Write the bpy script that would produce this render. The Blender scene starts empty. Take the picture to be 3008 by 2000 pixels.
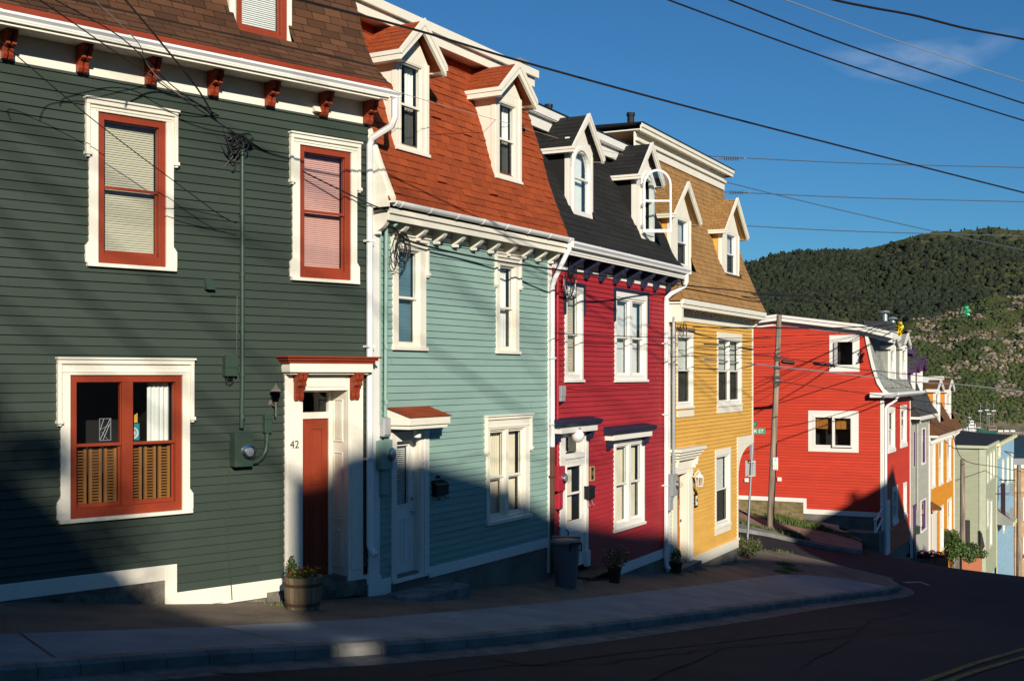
import bpy, bmesh, math, random
import numpy as np
from mathutils import Vector, Matrix, noise as mnoise
RND=random.Random(7)
sc=bpy.context.scene
COL=sc.collection
f=3554.;CX=1504.;HY=1100.
# survey sheets: where each measuring view sits on the survey photo
SV={'R1':(0,0,1.7417),'R2':(500,0,2.24),'R3':(500,600,2.24),'R4':(0,900,1.4257),'R5':(600,1200,1.96),'R6':(1000,0,2.24),'R7':(1050,600,2.24),'R8':(1050,1150,2.24),
'S1':(1500,250,2.24),'S2':(1600,750,2.851),'S3':(1600,1200,2.851),'S4':(2150,850,3.137),'S5':(2150,1250,3.137),'S6':(2550,850,3.485),'S7':(2600,1200,3.015),'S8':(2000,0,1.96),'P':(0,0,1.)}
def PX(r,x,y): a,b,c=SV[r]; return a+x/c,b+y/c
def ray(r,x,y,Y):
    px,py=PX(r,x,y); return Vector(((px-CX)/f*Y,Y,(HY-py)/f*Y))
class Fr:
    def __init__(s,ox,oy,u):
        n=math.hypot(u,1); s.o=(ox,oy); s.w=(u/n,1/n); s.n=(s.w[1],-s.w[0]); s.ang=math.atan2(s.w[1],s.w[0])
    def pt(s,r,x,y,d=0):
        px,py=PX(r,x,y); u=(px-CX)/f; ox=s.o[0]+d*s.n[0]; oy=s.o[1]+d*s.n[1]
        a=(u*oy-ox)/(s.w[0]-u*s.w[1]); Y=oy+a*s.w[1]; return a,(HY-py)/f*Y
    def side(s,r,x,y,a):
        px,py=PX(r,x,y); u=(px-CX)/f; ox=s.o[0]+a*s.w[0]; oy=s.o[1]+a*s.w[1]
        i=(-s.n[0],-s.n[1]); t=(u*oy-ox)/(i[0]-u*i[1]); return t,(HY-py)/f*(oy+t*i[1])
    def W(s,a,d=0): return s.o[0]+a*s.w[0]+d*s.n[0], s.o[1]+a*s.w[1]+d*s.n[1]
    def wpt(s,r,x,y,d=0): a,z=s.pt(r,x,y,d); return s.W(a,d)+(z,)
    def rect(s,r,x1,y1,x2,y2,d=0):   # top-left, bottom-right -> a0,a1,z0,z1
        a0,zt=s.pt(r,x1,y1,d); a1,zb=s.pt(r,x2,y2,d); return a0,a1,zb,zt
g0=((880-CX)/f*16.5,16.5)
G=Fr(g0[0],g0[1],(5200-CX)/f)
aL,_=G.pt('P',-250,0); aR,_=G.pt('P',1080,0)
o=G.W(aL); G=Fr(o[0],o[1],(5200-CX)/f); GW=aR-aL
c=G.W(GW); T=Fr(c[0],c[1],(3550-CX)/f); TW=T.pt('P',1620,0)[0]
c=T.W(TW); R=Fr(c[0],c[1],(3330-CX)/f); RW=R.pt('P',1962,0)[0]
c=R.W(RW); Yl=Fr(c[0],c[1],(3300-CX)/f); YW=Yl.pt('P',2210,0)[0]; YLW=Yl.pt('P',2166,0)[0]
CN=((2594-CX)/f*46,46.)
SF=Fr(CN[0],CN[1],.511); SW=SF.pt('P',2673,0)[0]

# ---------------------------------------------------------------- mesh builder
class MB:
    def __init__(s): s.v=[]; s.f=[]; s.t=[]
    def add(s,vs,fs,t=.5):
        b=len(s.v); s.v+=[tuple(v) for v in vs]; s.f+=[tuple(b+i for i in q) for q in fs]; s.t+=[t]*len(fs); return s
    def quad(s,a,b,c,d,t=.5): return s.add([a,b,c,d],[(0,1,2,3)],t)
    def poly(s,p,t=.5): return s.add(p,[tuple(range(len(p)))],t)
    def box(s,x0,x1,y0,y1,z0,z1,t=.5):
        if x0>x1:x0,x1=x1,x0
        if y0>y1:y0,y1=y1,y0
        if z0>z1:z0,z1=z1,z0
        return s.add([(x0,y0,z0),(x1,y0,z0),(x1,y1,z0),(x0,y1,z0),(x0,y0,z1),(x1,y0,z1),(x1,y1,z1),(x0,y1,z1)],
          [(0,3,2,1),(4,5,6,7),(0,1,5,4),(1,2,6,5),(2,3,7,6),(3,0,4,7)],t)
    def prism(s,poly,ax,lo,hi,t=.5):
        n=len(poly)
        def P(p,k):
            if ax=='y': return (p[0],k,p[1])
            if ax=='x': return (k,p[0],p[1])
            return (p[0],p[1],k)
        vs=[P(p,lo) for p in poly]+[P(p,hi) for p in poly]
        fs=[tuple(range(n))[::-1],tuple(range(n,2*n))]+[(i,(i+1)%n,n+(i+1)%n,n+i) for i in range(n)]
        return s.add(vs,fs,t)
    def ring(s,x0,x1,z0,z1,b,y0,y1,bb=None,bt=None,t=.5):
        bb=b if bb is None else bb; bt=b if bt is None else bt
        s.box(x0,x0+b,y0,y1,z0,z1,t); s.box(x1-b,x1,y0,y1,z0,z1,t)
        s.box(x0+b,x1-b,y0,y1,z0,z0+bb,t); s.box(x0+b,x1-b,y0,y1,z1-bt,z1,t); return s
    def tube(s,pts,r,n=8,t=.5):
        pts=[Vector(p) for p in pts]; N=len(pts); b=len(s.v); rs=r if isinstance(r,(list,tuple)) else [r]*N
        up=None
        for i,p in enumerate(pts):
            d=(pts[min(i+1,N-1)]-pts[max(i-1,0)]); d=d.normalized() if d.length>1e-9 else Vector((0,0,1))
            if up is None: up=Vector((0,0,1)) if abs(d.z)<.9 else Vector((1,0,0))
            a=d.cross(up); 
            if a.length<1e-5: a=d.cross(Vector((0,1,0)))
            a.normalize(); c=d.cross(a); up=-c if (-c).dot(up)>0 else c
            a2=d.cross(up).normalized(); c2=up.normalized()
            for k in range(n):
                th=2*math.pi*k/n; s.v.append(tuple(p+rs[i]*(math.cos(th)*a2+math.sin(th)*c2)))
        for i in range(N-1):
            for k in range(n):
                s.f.append((b+i*n+k,b+i*n+(k+1)%n,b+(i+1)*n+(k+1)%n,b+(i+1)*n+k)); s.t.append(t)
        s.f.append(tuple(b+k for k in range(n))[::-1]); s.t.append(t)
        s.f.append(tuple(b+(N-1)*n+k for k in range(n))); s.t.append(t); return s
    def lathe(s,prof,c,n=16,ax='z',t=.5):
        b=len(s.v); c=Vector(c)
        for (r,h) in prof:
            for k in range(n):
                th=2*math.pi*k/n; x,y=r*math.cos(th),r*math.sin(th)
                s.v.append(tuple(c+(Vector((x,y,h)) if ax=='z' else Vector((x,-h,y)) if ax=='y' else Vector((h,x,y)))))
        for i in range(len(prof)-1):
            for k in range(n):
                s.f.append((b+i*n+k,b+i*n+(k+1)%n,b+(i+1)*n+(k+1)%n,b+(i+1)*n+k)); s.t.append(t)
        s.f.append(tuple(b+k for k in range(n))[::-1]); s.t.append(t)
        m=b+(len(prof)-1)*n; s.f.append(tuple(m+k for k in range(n))); s.t.append(t); return s
    def sphere(s,c,r,n=12,sz=1,t=.5):
        return s.lathe([(max(1e-4,r*math.sin(math.pi*i/8)),-r*sz*math.cos(math.pi*i/8)) for i in range(9)],c,n,t=t)
    def map(s,fn): s.v=[tuple(fn(*v)) for v in s.v]; return s
    def shift(s,dx=0,dy=0,dz=0): s.v=[(x+dx,y+dy,z+dz) for x,y,z in s.v]; return s
    def merge(s,o,fn=None):
        b=len(s.v); s.v+=[tuple(fn(*v)) for v in o.v] if fn else o.v; s.f+=[tuple(b+i for i in q) for q in o.f]; s.t+=o.t; return s
def mkobj(name,mb,mat,parent=None,dz=0,smooth=False,bevel=0,weld=False):
    me=bpy.data.meshes.new(name)
    me.from_pydata([(x,y,z+dz) for x,y,z in mb.v],[],mb.f)
    at=me.attributes.new('tint','FLOAT','FACE'); at.data.foreach_set('value',mb.t)
    bm=bmesh.new(); bm.from_mesh(me); 
    if weld: bmesh.ops.remove_doubles(bm,verts=bm.verts,dist=1e-5)
    bmesh.ops.recalc_face_normals(bm,faces=bm.faces); bm.to_mesh(me); bm.free()
    me.materials.append(mat)
    if smooth:
        me.polygons.foreach_set('use_smooth',[True]*len(me.polygons))
        try: me.set_sharp_from_angle(angle=math.radians(40))
        except Exception: pass
    o=bpy.data.objects.new(name,me); COL.objects.link(o)
    if parent: o.parent=parent
    if bevel:
        m=o.modifiers.new('b','BEVEL'); m.width=bevel; m.segments=1; m.limit_method='ANGLE'; m.angle_limit=math.radians(50)
    return o
def tag(o,label=None,cat=None,group=None,kind=None):
    if label:o['label']=label
    if cat:o['category']=cat
    if group:o['group']=group
    if kind:o['kind']=kind
    return o
class Thing:
    """an Empty at the thing's base, parts in the same local axes (x along, y inward, z up); z given relative to eye level"""
    def __init__(s,name,label,cat,loc,ang=0,group=None):
        s.root=bpy.data.objects.new(name,None); COL.objects.link(s.root); s.root.empty_display_size=.2
        s.root.location=loc; s.root.rotation_euler=(0,0,ang); tag(s.root,label,cat,group); s.dz=-loc[2]
    def part(s,name,mb,mat,parent=None,label=None,**k):
        o=mkobj(name,mb,mat,parent or s.root,s.dz,**k)
        if label:o['label']=label
        return o
def single(name,mb,mat,label,cat,loc,group=None,kind=None,**k):   # verts in world
    mb.shift(-loc[0],-loc[1],-loc[2]); o=mkobj(name,mb,mat,None,**k); o.location=loc; return tag(o,label,cat,group,kind)
def house(F,name,label,zb,group=None):
    h=Thing(name,label,'house',(F.o[0],F.o[1],zb),F.ang,group); h.F=F; return h
def walled(H,name,label,cat,a,y,z,group=None):    # a thing fixed on a facade; its parts are given round (0,0,0)
    F=H.F; x,yy=F.W(a,-y); t=Thing(name,label,cat,(x,yy,z),F.ang,group); t.dz=0; return t

# ---------------------------------------------------------------- materials
MATS={}
def newmat(n):
    m=bpy.data.materials.new(n); m.use_nodes=True; nt=m.node_tree; b=nt.nodes['Principled BSDF']; return m,nt,b
def N(nt,t,**k):
    n=nt.nodes.new(t)
    for a,v in k.items():
        if a=='inp':
            for i,vv in v.items(): n.inputs[i].default_value=vv
        else: setattr(n,a,v)
    return n
def rgba(c): return (c[0],c[1],c[2],1)
def paint(n,c,rough=.55,var=.10,scale=3.,bump=.15,stretch=(1,1,1),tint=0.,metal=0.,fine=60,chip=None,coat=0):
    if n in MATS: return MATS[n]
    m,nt,b=newmat(n); L=nt.links.new
    tc=N(nt,'ShaderNodeTexCoord'); mp=N(nt,'ShaderNodeMapping',inp={3:stretch}); L(tc.outputs['Object'],mp.inputs[0])
    n1=N(nt,'ShaderNodeTexNoise',inp={'Scale':scale,'Detail':6.,'Roughness':.6}); L(mp.outputs[0],n1.inputs['Vector'])
    n2=N(nt,'ShaderNodeTexNoise',inp={'Scale':fine,'Detail':3.}); L(mp.outputs[0],n2.inputs['Vector'])
    mr=N(nt,'ShaderNodeMapRange',inp={1:.25,2:.75,3:1-var,4:1+var}); L(n1.outputs[0],mr.inputs[0])
    m2=N(nt,'ShaderNodeMapRange',inp={1:.25,2:.75,3:1-var*.6,4:1+var*.6}); L(n2.outputs[0],m2.inputs[0])
    mu=N(nt,'ShaderNodeMath',operation='MULTIPLY'); L(mr.outputs[0],mu.inputs[0]); L(m2.outputs[0],mu.inputs[1])
    last=mu
    if tint:
        at=N(nt,'ShaderNodeAttribute',attribute_name='tint'); m3=N(nt,'ShaderNodeMapRange',inp={1:0.,2:1.,3:1-tint,4:1+tint}); L(at.outputs['Fac'],m3.inputs[0])
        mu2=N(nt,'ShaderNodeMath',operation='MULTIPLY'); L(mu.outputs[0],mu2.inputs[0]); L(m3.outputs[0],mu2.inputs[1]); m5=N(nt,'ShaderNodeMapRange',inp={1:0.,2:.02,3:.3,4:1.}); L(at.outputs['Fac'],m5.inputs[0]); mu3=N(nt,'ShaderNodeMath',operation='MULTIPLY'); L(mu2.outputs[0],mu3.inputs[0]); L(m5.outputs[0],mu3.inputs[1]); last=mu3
    vm=N(nt,'ShaderNodeVectorMath',operation='SCALE'); vm.inputs[0].default_value=c; L(last.outputs[0],vm.inputs['Scale'])
    out=vm.outputs[0]
    if chip:
        n4=N(nt,'ShaderNodeTexNoise',inp={'Scale':chip[1],'Detail':8.,'Roughness':.7}); L(tc.outputs['Object'],n4.inputs['Vector'])
        r=N(nt,'ShaderNodeMapRange',inp={1:chip[2],2:chip[2]+.03,3:0.,4:1.}); L(n4.outputs[0],r.inputs[0])
        mx=N(nt,'ShaderNodeMix',data_type='RGBA'); L(r.outputs[0],mx.inputs[0]); L(out,mx.inputs[6]); mx.inputs[7].default_value=rgba(chip[0]); out=mx.outputs[2]
    L(out,b.inputs['Base Color'])
    b.inputs['Roughness'].default_value=rough; b.inputs['Metallic'].default_value=metal
    b.inputs['Specular IOR Level'].default_value=.35
    if bump:
        bp=N(nt,'ShaderNodeBump',inp={'Strength':bump,'Distance':.01}); L(n2.outputs[0],bp.inputs['Height']); L(bp.outputs[0],b.inputs['Normal'])
    MATS[n]=m; return m
def siding(n,c,tint=.10): return paint(n,c,rough=.6,var=.09,scale=1.1,stretch=(1,1,4),tint=tint,fine=45,bump=.35)
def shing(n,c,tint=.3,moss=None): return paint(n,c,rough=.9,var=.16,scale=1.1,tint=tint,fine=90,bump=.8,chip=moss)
def two(n,c1,c2,scale,lo,hi,rough=.9,bump=.5,fine=30,dist=.02,c3=None,stretch=(1,1,1),var=.15):
    if n in MATS: return MATS[n]
    m,nt,b=newmat(n); L=nt.links.new
    tc=N(nt,'ShaderNodeTexCoord'); mp=N(nt,'ShaderNodeMapping',inp={3:stretch}); L(tc.outputs['Object'],mp.inputs[0])
    n1=N(nt,'ShaderNodeTexNoise',inp={'Scale':scale,'Detail':8.,'Roughness':.62}); L(mp.outputs[0],n1.inputs['Vector'])
    r=N(nt,'ShaderNodeMapRange',inp={1:lo,2:hi,3:0.,4:1.}); L(n1.outputs[0],r.inputs[0])
    mx=N(nt,'ShaderNodeMix',data_type='RGBA'); L(r.outputs[0],mx.inputs[0]); mx.inputs[6].default_value=rgba(c1); mx.inputs[7].default_value=rgba(c2)
    n2=N(nt,'ShaderNodeTexNoise',inp={'Scale':fine,'Detail':6.,'Roughness':.7}); L(mp.outputs[0],n2.inputs['Vector'])
    m2=N(nt,'ShaderNodeMapRange',inp={1:.25,2:.75,3:1-var,4:1+var}); L(n2.outputs[0],m2.inputs[0])
    vm=N(nt,'ShaderNodeVectorMath',operation='SCALE'); L(mx.outputs[2],vm.inputs[0]); L(m2.outputs[0],vm.inputs['Scale'])
    L(vm.outputs[0],b.inputs['Base Color']); b.inputs['Roughness'].default_value=rough; b.inputs['Specular IOR Level'].default_value=.25
    bp=N(nt,'ShaderNodeBump',inp={'Strength':bump,'Distance':dist}); L(n2.outputs[0],bp.inputs['Height']); L(bp.outputs[0],b.inputs['Normal'])
    MATS[n]=m; return m
def glassmat(n,tintc=(.93,.96,.97),refl=1.0):
    if n in MATS: return MATS[n]
    m,nt,b=newmat(n); L=nt.links.new; nt.nodes.remove(b); out=[x for x in nt.nodes if x.type=='OUTPUT_MATERIAL'][0]
    tr=N(nt,'ShaderNodeBsdfTransparent',inp={0:rgba(tintc)}); gl=N(nt,'ShaderNodeBsdfGlossy',inp={0:(refl,refl,refl,1),'Roughness':.01})
    mx=N(nt,'ShaderNodeMixShader'); ge=N(nt,'ShaderNodeNewGeometry'); dp=N(nt,'ShaderNodeVectorMath',operation='DOT_PRODUCT'); L(ge.outputs['Incoming'],dp.inputs[0]); L(ge.outputs['Normal'],dp.inputs[1])
    ab=N(nt,'ShaderNodeMath',operation='ABSOLUTE'); L(dp.outputs['Value'],ab.inputs[0]); om=N(nt,'ShaderNodeMath',operation='SUBTRACT',inp={0:1.}); L(ab.outputs[0],om.inputs[1]); pw=N(nt,'ShaderNodeMath',operation='POWER',inp={1:5.}); L(om.outputs[0],pw.inputs[0])
    fr=N(nt,'ShaderNodeMath',operation='MULTIPLY_ADD',inp={1:.92,2:.04}); L(pw.outputs[0],fr.inputs[0])
    tc=N(nt,'ShaderNodeTexCoord'); no=N(nt,'ShaderNodeTexNoise',inp={'Scale':1.6,'Detail':1.}); L(tc.outputs['Object'],no.inputs['Vector'])
    bp=N(nt,'ShaderNodeBump',inp={'Strength':.03,'Distance':.1}); L(no.outputs[0],bp.inputs['Height']); L(bp.outputs[0],gl.inputs['Normal'])
    mu=N(nt,'ShaderNodeMath',operation='MULTIPLY',inp={1:1.1}); L(fr.outputs[0],mu.inputs[0])
    L(mu.outputs[0],mx.inputs[0]); L(tr.outputs[0],mx.inputs[1]); L(gl.outputs[0],mx.inputs[2]); L(mx.outputs[0],out.inputs[0])
    MATS[n]=m; return m
CREAM=(.77,.73,.615); WHITE=(.76,.74,.68)
m_cream=paint('cream_paint',CREAM,var=.05,fine=25,chip=((.36,.32,.25),9,.715)); m_white=paint('white_paint',WHITE,var=.04,fine=30)
m_whitew=paint('weathered_white_paint',(.74,.70,.62),var=.06,fine=25,chip=((.35,.31,.26),14,.70))
m_redtrim=paint('brick_red_paint',(.25,.038,.014),var=.12,rough=.45,chip=((.42,.3,.24),13,.74))
m_redjamb=paint('orange_jamb_paint',(.52,.07,.022),var=.08)
m_gutter=paint('gutter_white_metal',(.74,.75,.74),rough=.35,var=.04)
m_green=siding('green_clapboard',(.033,.048,.036),.10); m_teal=siding('teal_clapboard',(.235,.36,.315),.04); m_navyd=None; m_crim=siding('crimson_clapboard',(.35,.021,.027),.09)
m_yel=siding('yellow_clapboard',(.66,.37,.075),.07); m_scar=siding('scarlet_clapboard',(.52,.042,.018),.09)
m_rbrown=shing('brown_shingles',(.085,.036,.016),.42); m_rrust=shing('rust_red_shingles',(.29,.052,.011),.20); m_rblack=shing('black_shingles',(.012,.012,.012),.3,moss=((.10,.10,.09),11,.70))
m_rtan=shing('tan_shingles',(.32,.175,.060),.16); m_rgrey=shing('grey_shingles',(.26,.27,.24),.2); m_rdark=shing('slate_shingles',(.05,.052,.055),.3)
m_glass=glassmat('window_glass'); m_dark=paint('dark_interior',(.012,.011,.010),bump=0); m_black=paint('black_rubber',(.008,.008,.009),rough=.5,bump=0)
m_blind=paint('cream_blind',(.54,.50,.36),bump=0,var=.03); m_pinkb=paint('pink_blind',(.66,.36,.31),bump=0,var=.03); m_curt=paint('white_curtain',(.72,.72,.66),bump=0,var=.05); m_curt2=paint('cream_curtain',(.62,.55,.40),bump=0,var=.06)
m_tealb=paint('teal_blind',(.13,.24,.29),bump=0,var=.05); m_bluec=paint('pale_blue_curtain',(.52,.55,.55),bump=0)
m_conc=two('concrete',(.24,.275,.31),(.17,.195,.22),1.2,.35,.65,bump=.35,fine=40,dist=.004)
m_curb=two('kerb_concrete',(.24,.235,.22),(.13,.125,.115),2.,.35,.65,bump=.6,fine=50,dist=.006)
m_asph=two('asphalt',(.010,.012,.018),(.017,.020,.027),.6,.35,.65,bump=.8,fine=70,dist=.006,var=.35)
m_strip=two('old_brown_asphalt',(.21,.165,.12),(.13,.10,.075),1.1,.35,.65,bump=.7,fine=45,dist=.006,var=.3)
m_found=two('rough_foundation',(.20,.18,.15),(.07,.062,.052),2.2,.4,.6,bump=.9,fine=14,dist=.03)
m_fgrey=two('grey_render',(.21,.20,.17),(.12,.115,.10),1.5,.35,.65,bump=.5,fine=20,dist=.01)
m_wood=two('weathered_wood',(.24,.15,.09),(.13,.075,.045),1.2,.35,.65,bump=.8,fine=16,dist=.01,stretch=(8,8,.7))
m_pole=two('pole_wood',(.36,.29,.22),(.15,.11,.085),1.0,.38,.62,bump=.9,fine=14,dist=.01,stretch=(9,9,.5),var=.3)
m_wood2=two('orange_wood',(.42,.17,.035),(.30,.11,.02),2,.35,.65,bump=.3,fine=20,dist=.004,stretch=(6,6,1))
m_metal=paint('galvanised_metal',(.42,.44,.45),rough=.4,metal=.6,var=.06); m_steel=paint('stainless_steel',(.6,.6,.6),rough=.2,metal=1,bump=0)
m_mgreen=paint('green_painted_metal',(.033,.058,.042),rough=.4,chip=((.5,.52,.52),16,.74)); m_navy=paint('navy_paint',(.013,.019,.048),rough=.5)
m_leaf=paint('leaf_green',(.055,.10,.022),rough=.6,tint=.55,bump=0); m_grass=paint('weed_green',(.10,.13,.035),rough=.7,tint=.5,bump=0)
m_grey=paint('grey_plastic',(.30,.31,.32),rough=.5); m_binm=paint('bin_plastic',(.13,.13,.145),rough=.5); m_rlid=paint('red_painted_metal',(.36,.02,.035),rough=.45)
m_num=paint('black_number_paint',(.03,.03,.02),bump=0); m_brownpipe=paint('brown_pipe',(.10,.045,.03),rough=.45,chip=((.3,.28,.25),12,.72))
m_screen=glassmat('insect_screen',(.33,.32,.31),.3)
m_curvedglass=glassmat('meter_glass',(.9,.92,.92),1.)

LATE=[]
# ---------------------------------------------------------------- generic builders
def clap(a0,a1,z0,z1,e,holes=(),lap=.016,seed=0,t0=.5,jit=1.):
    """lapped boards with real steps, cut round the openings"""
    mb=MB(); r=random.Random(seed); nc=int((z1-z0)/e+1e-6)+1
    for c in range(nc):
        zc=z0+c*e; zt=min(zc+e,z1)
        if zt-zc<1e-4: continue
        zs=sorted({zc,zt}|{h[k] for h in holes for k in (2,3) if zc<h[k]<zt})
        jo=[a0]; x=a0+r.uniform(.3,3.5)
        while x<a1-.2: jo.append(x); x+=r.uniform(1.4,4.2)
        jo.append(a1); tn=[max(.08,r.gauss(.5,.22)) for _ in jo]; dl=[r.uniform(-.0015,.003)*jit for _ in jo]
        for i in range(len(zs)-1):
            za,zb=zs[i],zs[i+1]; zm=(za+zb)/2; segs=[(a0,a1)]
            for h in holes:
                if h[2]<zm<h[3]:
                    ns=[]
                    for s0,s1 in segs:
                        if h[1]<=s0 or h[0]>=s1: ns.append((s0,s1)); continue
                        if h[0]>s0: ns.append((s0,h[0]))
                        if h[1]<s1: ns.append((h[1],s1))
                    segs=ns
            for s0,s1 in segs:
                for j in range(len(jo)-1):
                    x0=max(s0,jo[j]); x1=min(s1,jo[j+1]); 
                    if x1-x0<1e-4: continue
                    lp=lap+dl[j]; ya=-lp*(1-(za-zc)/e)-.001; yb=-lp*(1-(zb-zc)/e)-.001
                    mb.quad((x0,ya,za),(x1,ya,za),(x1,yb,zb),(x0,yb,zb),tn[j])
                    jx=x1 if (x1==jo[j+1] and x1<a1-.01) else None
                    if jx and (j*7+c*3)%5<2: mb.quad((jx-.004,ya-.0006,za),(jx,ya-.0006,za),(jx,yb-.0006,zb),(jx-.004,yb-.0006,zb),.012)
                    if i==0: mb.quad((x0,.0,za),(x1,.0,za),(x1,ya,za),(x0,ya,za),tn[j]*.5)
    return mb
def shingles(mb,Pf,Nf,L0,L1,S,expo=.14,tab=.28,lift=.010,seed=0,wild=.3,holes=()):
    """rows of separate tabs on a surface Pf(a,s), normal Nf(s)"""
    r=random.Random(seed); n=int(math.ceil(S/expo))
    for k in range(n):
        s0=k*expo; s1=min(s0+expo,S); x=L0-tab*(.5*(k%2)+.12*math.sin(k*1.7))-.02; off=0
        while x<L1:
            w=tab*r.uniform(.97,1.03); xa,xb=max(x,L0),min(x+w-.013,L1); x+=w
            if xb-xa<.01: continue
            if holes:
                zc=Pf(0,(s0+s1)/2).z; hh=[h for h in holes if h[2]<zc<h[3] and h[0]<xb and h[1]>xa]
                if hh:
                    h=hh[0]
                    if xa<h[0]: xb=h[0]
                    elif xb>h[1]: xa=h[1]
                    else: continue
                    if xb-xa<.01: continue
            lf=lift*(1+r.uniform(-wild,wild))*(2.6 if wild>.55 and r.random()<.05 else 1); t=min(1,max(.08,r.gauss(.5,.24))); dz=r.uniform(-.004,.004)
            n0=Nf(s0); n1=Nf(s1); a=Pf(xa,s0+dz)+n0*lf; b=Pf(xb,s0+dz)+n0*(lf*r.uniform(.85,1.2)); c=Pf(xb,s1)+n1*.002; d=Pf(xa,s1)+n1*.002
            a_=Pf(xa,s0+dz); b_=Pf(xb,s0+dz)
            mb.quad(a,b,c,d,t); mb.quad(a_,b_,b,a,t*.6); mb.quad(a_,a,d,Pf(xa,s1),t*.6); mb.quad(b,b_,Pf(xb,s1),c,t*.6)
    m=max(2,int(S/.2))
    for k in range(m):
        s0,s1=S*k/m,S*(k+1)/m; zc=Pf(0,(s0+s1)/2).z; segs=[(L0,L1)]
        for h in holes:
            if h[2]<zc<h[3]:
                ns=[]
                for p,q in segs:
                    if h[1]<=p or h[0]>=q: ns.append((p,q)); continue
                    if h[0]>p: ns.append((p,h[0]))
                    if h[1]<q: ns.append((h[1],q))
                segs=ns
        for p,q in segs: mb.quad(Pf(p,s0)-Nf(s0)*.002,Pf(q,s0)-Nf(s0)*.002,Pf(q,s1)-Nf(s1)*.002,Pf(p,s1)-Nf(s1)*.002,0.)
def profile(pts):
    pts=[Vector((0,p[0],p[1])) for p in pts]; cum=[0]
    for i in range(len(pts)-1): cum.append(cum[-1]+(pts[i+1]-pts[i]).length)
    def at(s):
        s=min(max(s,0),cum[-1]-1e-6); i=0
        while i<len(cum)-2 and s>cum[i+1]: i+=1
        return i,(s-cum[i])/(cum[i+1]-cum[i])
    def Pf(a,s): i,k=at(s); p=pts[i].lerp(pts[i+1],k); return Vector((a,p.y,p.z))
    def Nf(s): i,k=at(s); d=(pts[i+1]-pts[i]).normalized(); return Vector((0,-d.z,d.y))
    return Pf,Nf,cum[-1]
def mansard(H,a0,a1,pts,mat,expo=.14,tab=.28,seed=1,name='roof',lift=.010,wild=.3,back=7.,parent=None,lcap=True):
    def late():
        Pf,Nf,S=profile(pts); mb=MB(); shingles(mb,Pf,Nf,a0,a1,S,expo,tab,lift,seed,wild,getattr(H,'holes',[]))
        base=[(p[0]+.01,p[1]-.005) for p in pts]; poly=base+[(back,pts[-1][1]),(back,pts[0][1]-.05),(pts[0][0]+.02,pts[0][1]-.05)]
        for a in ((a0+.004,a1-.004) if lcap else (a1-.004,)): mb.poly([(a,p[0],p[1]) for p in poly],.1)
        mb.quad((a0,pts[-1][0]+.01,pts[-1][1]-.005),(a1,pts[-1][0]+.01,pts[-1][1]-.005),(a1,back,pts[-1][1]-.005),(a0,back,pts[-1][1]-.005),.1)
        H.part(name,mb,mat,parent)
    LATE.append(late)
def slats(mb,a0,a1,z0,z1,y,pitch=.028,dep=.03,tilt=1.12,r=None):
    z=z0+pitch/2
    while z<z1:
        h=dep*.5*math.sin(tilt); d=dep*.5*math.cos(tilt); j=(r.uniform(-.002,.002) if r else 0)
        mb.quad((a0,y-d,z+j-h),(a1,y-d,z+j-h),(a1,y+d,z+j+h),(a0,y+d,z+j+h),.5); z+=pitch
def drape(mb,a0,a1,z0,z1,y,fold=.07,amp=.018,seed=0):
    r=random.Random(seed); n=max(4,int((a1-a0)/fold*4)); xs=[a0+(a1-a0)*i/n for i in range(n+1)]; ph=r.uniform(0,6)
    ys=[y+amp*math.sin(2*math.pi*(x-a0)/fold+ph+.6*math.sin(9*x))*(1+.3*math.sin(5*x)) for x in xs]
    for i in range(n): mb.quad((xs[i],ys[i],z0),(xs[i+1],ys[i+1],z0),(xs[i+1],ys[i+1]*.9+y*.1,z1),(xs[i],ys[i]*.9+y*.1,z1))
def recess(mb,a0,a1,z0,z1,y0,y1):
    mb.quad((a0,y1,z0),(a1,y1,z0),(a1,y1,z1),(a0,y1,z1)); mb.quad((a0,y0,z0),(a0,y1,z0),(a0,y1,z1),(a0,y0,z1)); mb.quad((a1,y0,z0),(a1,y1,z0),(a1,y1,z1),(a1,y0,z1))
    mb.quad((a0,y0,z0),(a1,y0,z0),(a1,y1,z0),(a0,y1,z0)); mb.quad((a0,y0,z1),(a1,y0,z1),(a1,y1,z1),(a0,y1,z1))
def casing(mb,a0,a1,z0,z1,l=.1,r=None,t=.15,b=.05,th=.035,sill=.06,hood=None,ear=.3,feet=False,silh=.04,y=0):
    r=l if r is None else r
    mb.box(a0-l,a0,y-th,y,z0-b*0,z1,.5); mb.box(a1,a1+r,y-th,y,z0,z1,.5); mb.box(a0-l,a1+r,y-th-.002,y,z1,z1+t,.5)
    if sill: mb.box(a0-l-.025,a1+r+.025,y-th-sill,y,z0-b,z0,.5); 
    if hood:
        zt=z1+t; e=.045
        mb.box(a0-l-e,a1+r+e,y-th-.035,y,zt,zt+.055); mb.box(a0-l-e-.015,a1+r+e+.015,y-th-.06,y,zt+.055,zt+.08)
        zl=z1+t-(z1-z0+t)*ear
        for x0,x1 in ((a0-l-e,a0-l),(a1+r,a1+r+e)):
            mb.box(x0,x1,y-th-.03,y,zl,zt); mb.box(x0-.012,x1+.012,y-th-.05,y,zl-.045,zl)
            mb.box(x0+.005,x1-.005,y-th-.035,y,zl-.07,zl-.045)
        mb.box(a0-l,a1+r,y-th-.014,y,z1+.03,z1+.05)
    if feet:
        for sx,x in ((-1,a0-l),(1,a1+r)):
            p=[(x,z0),(x+sx*.045,z0),(x+sx*.045,z0+.2),(x,z0+.26)]
            if sx<0:p=p[::-1]
            mb.prism(p,'y',y-th-.004,y)
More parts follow.
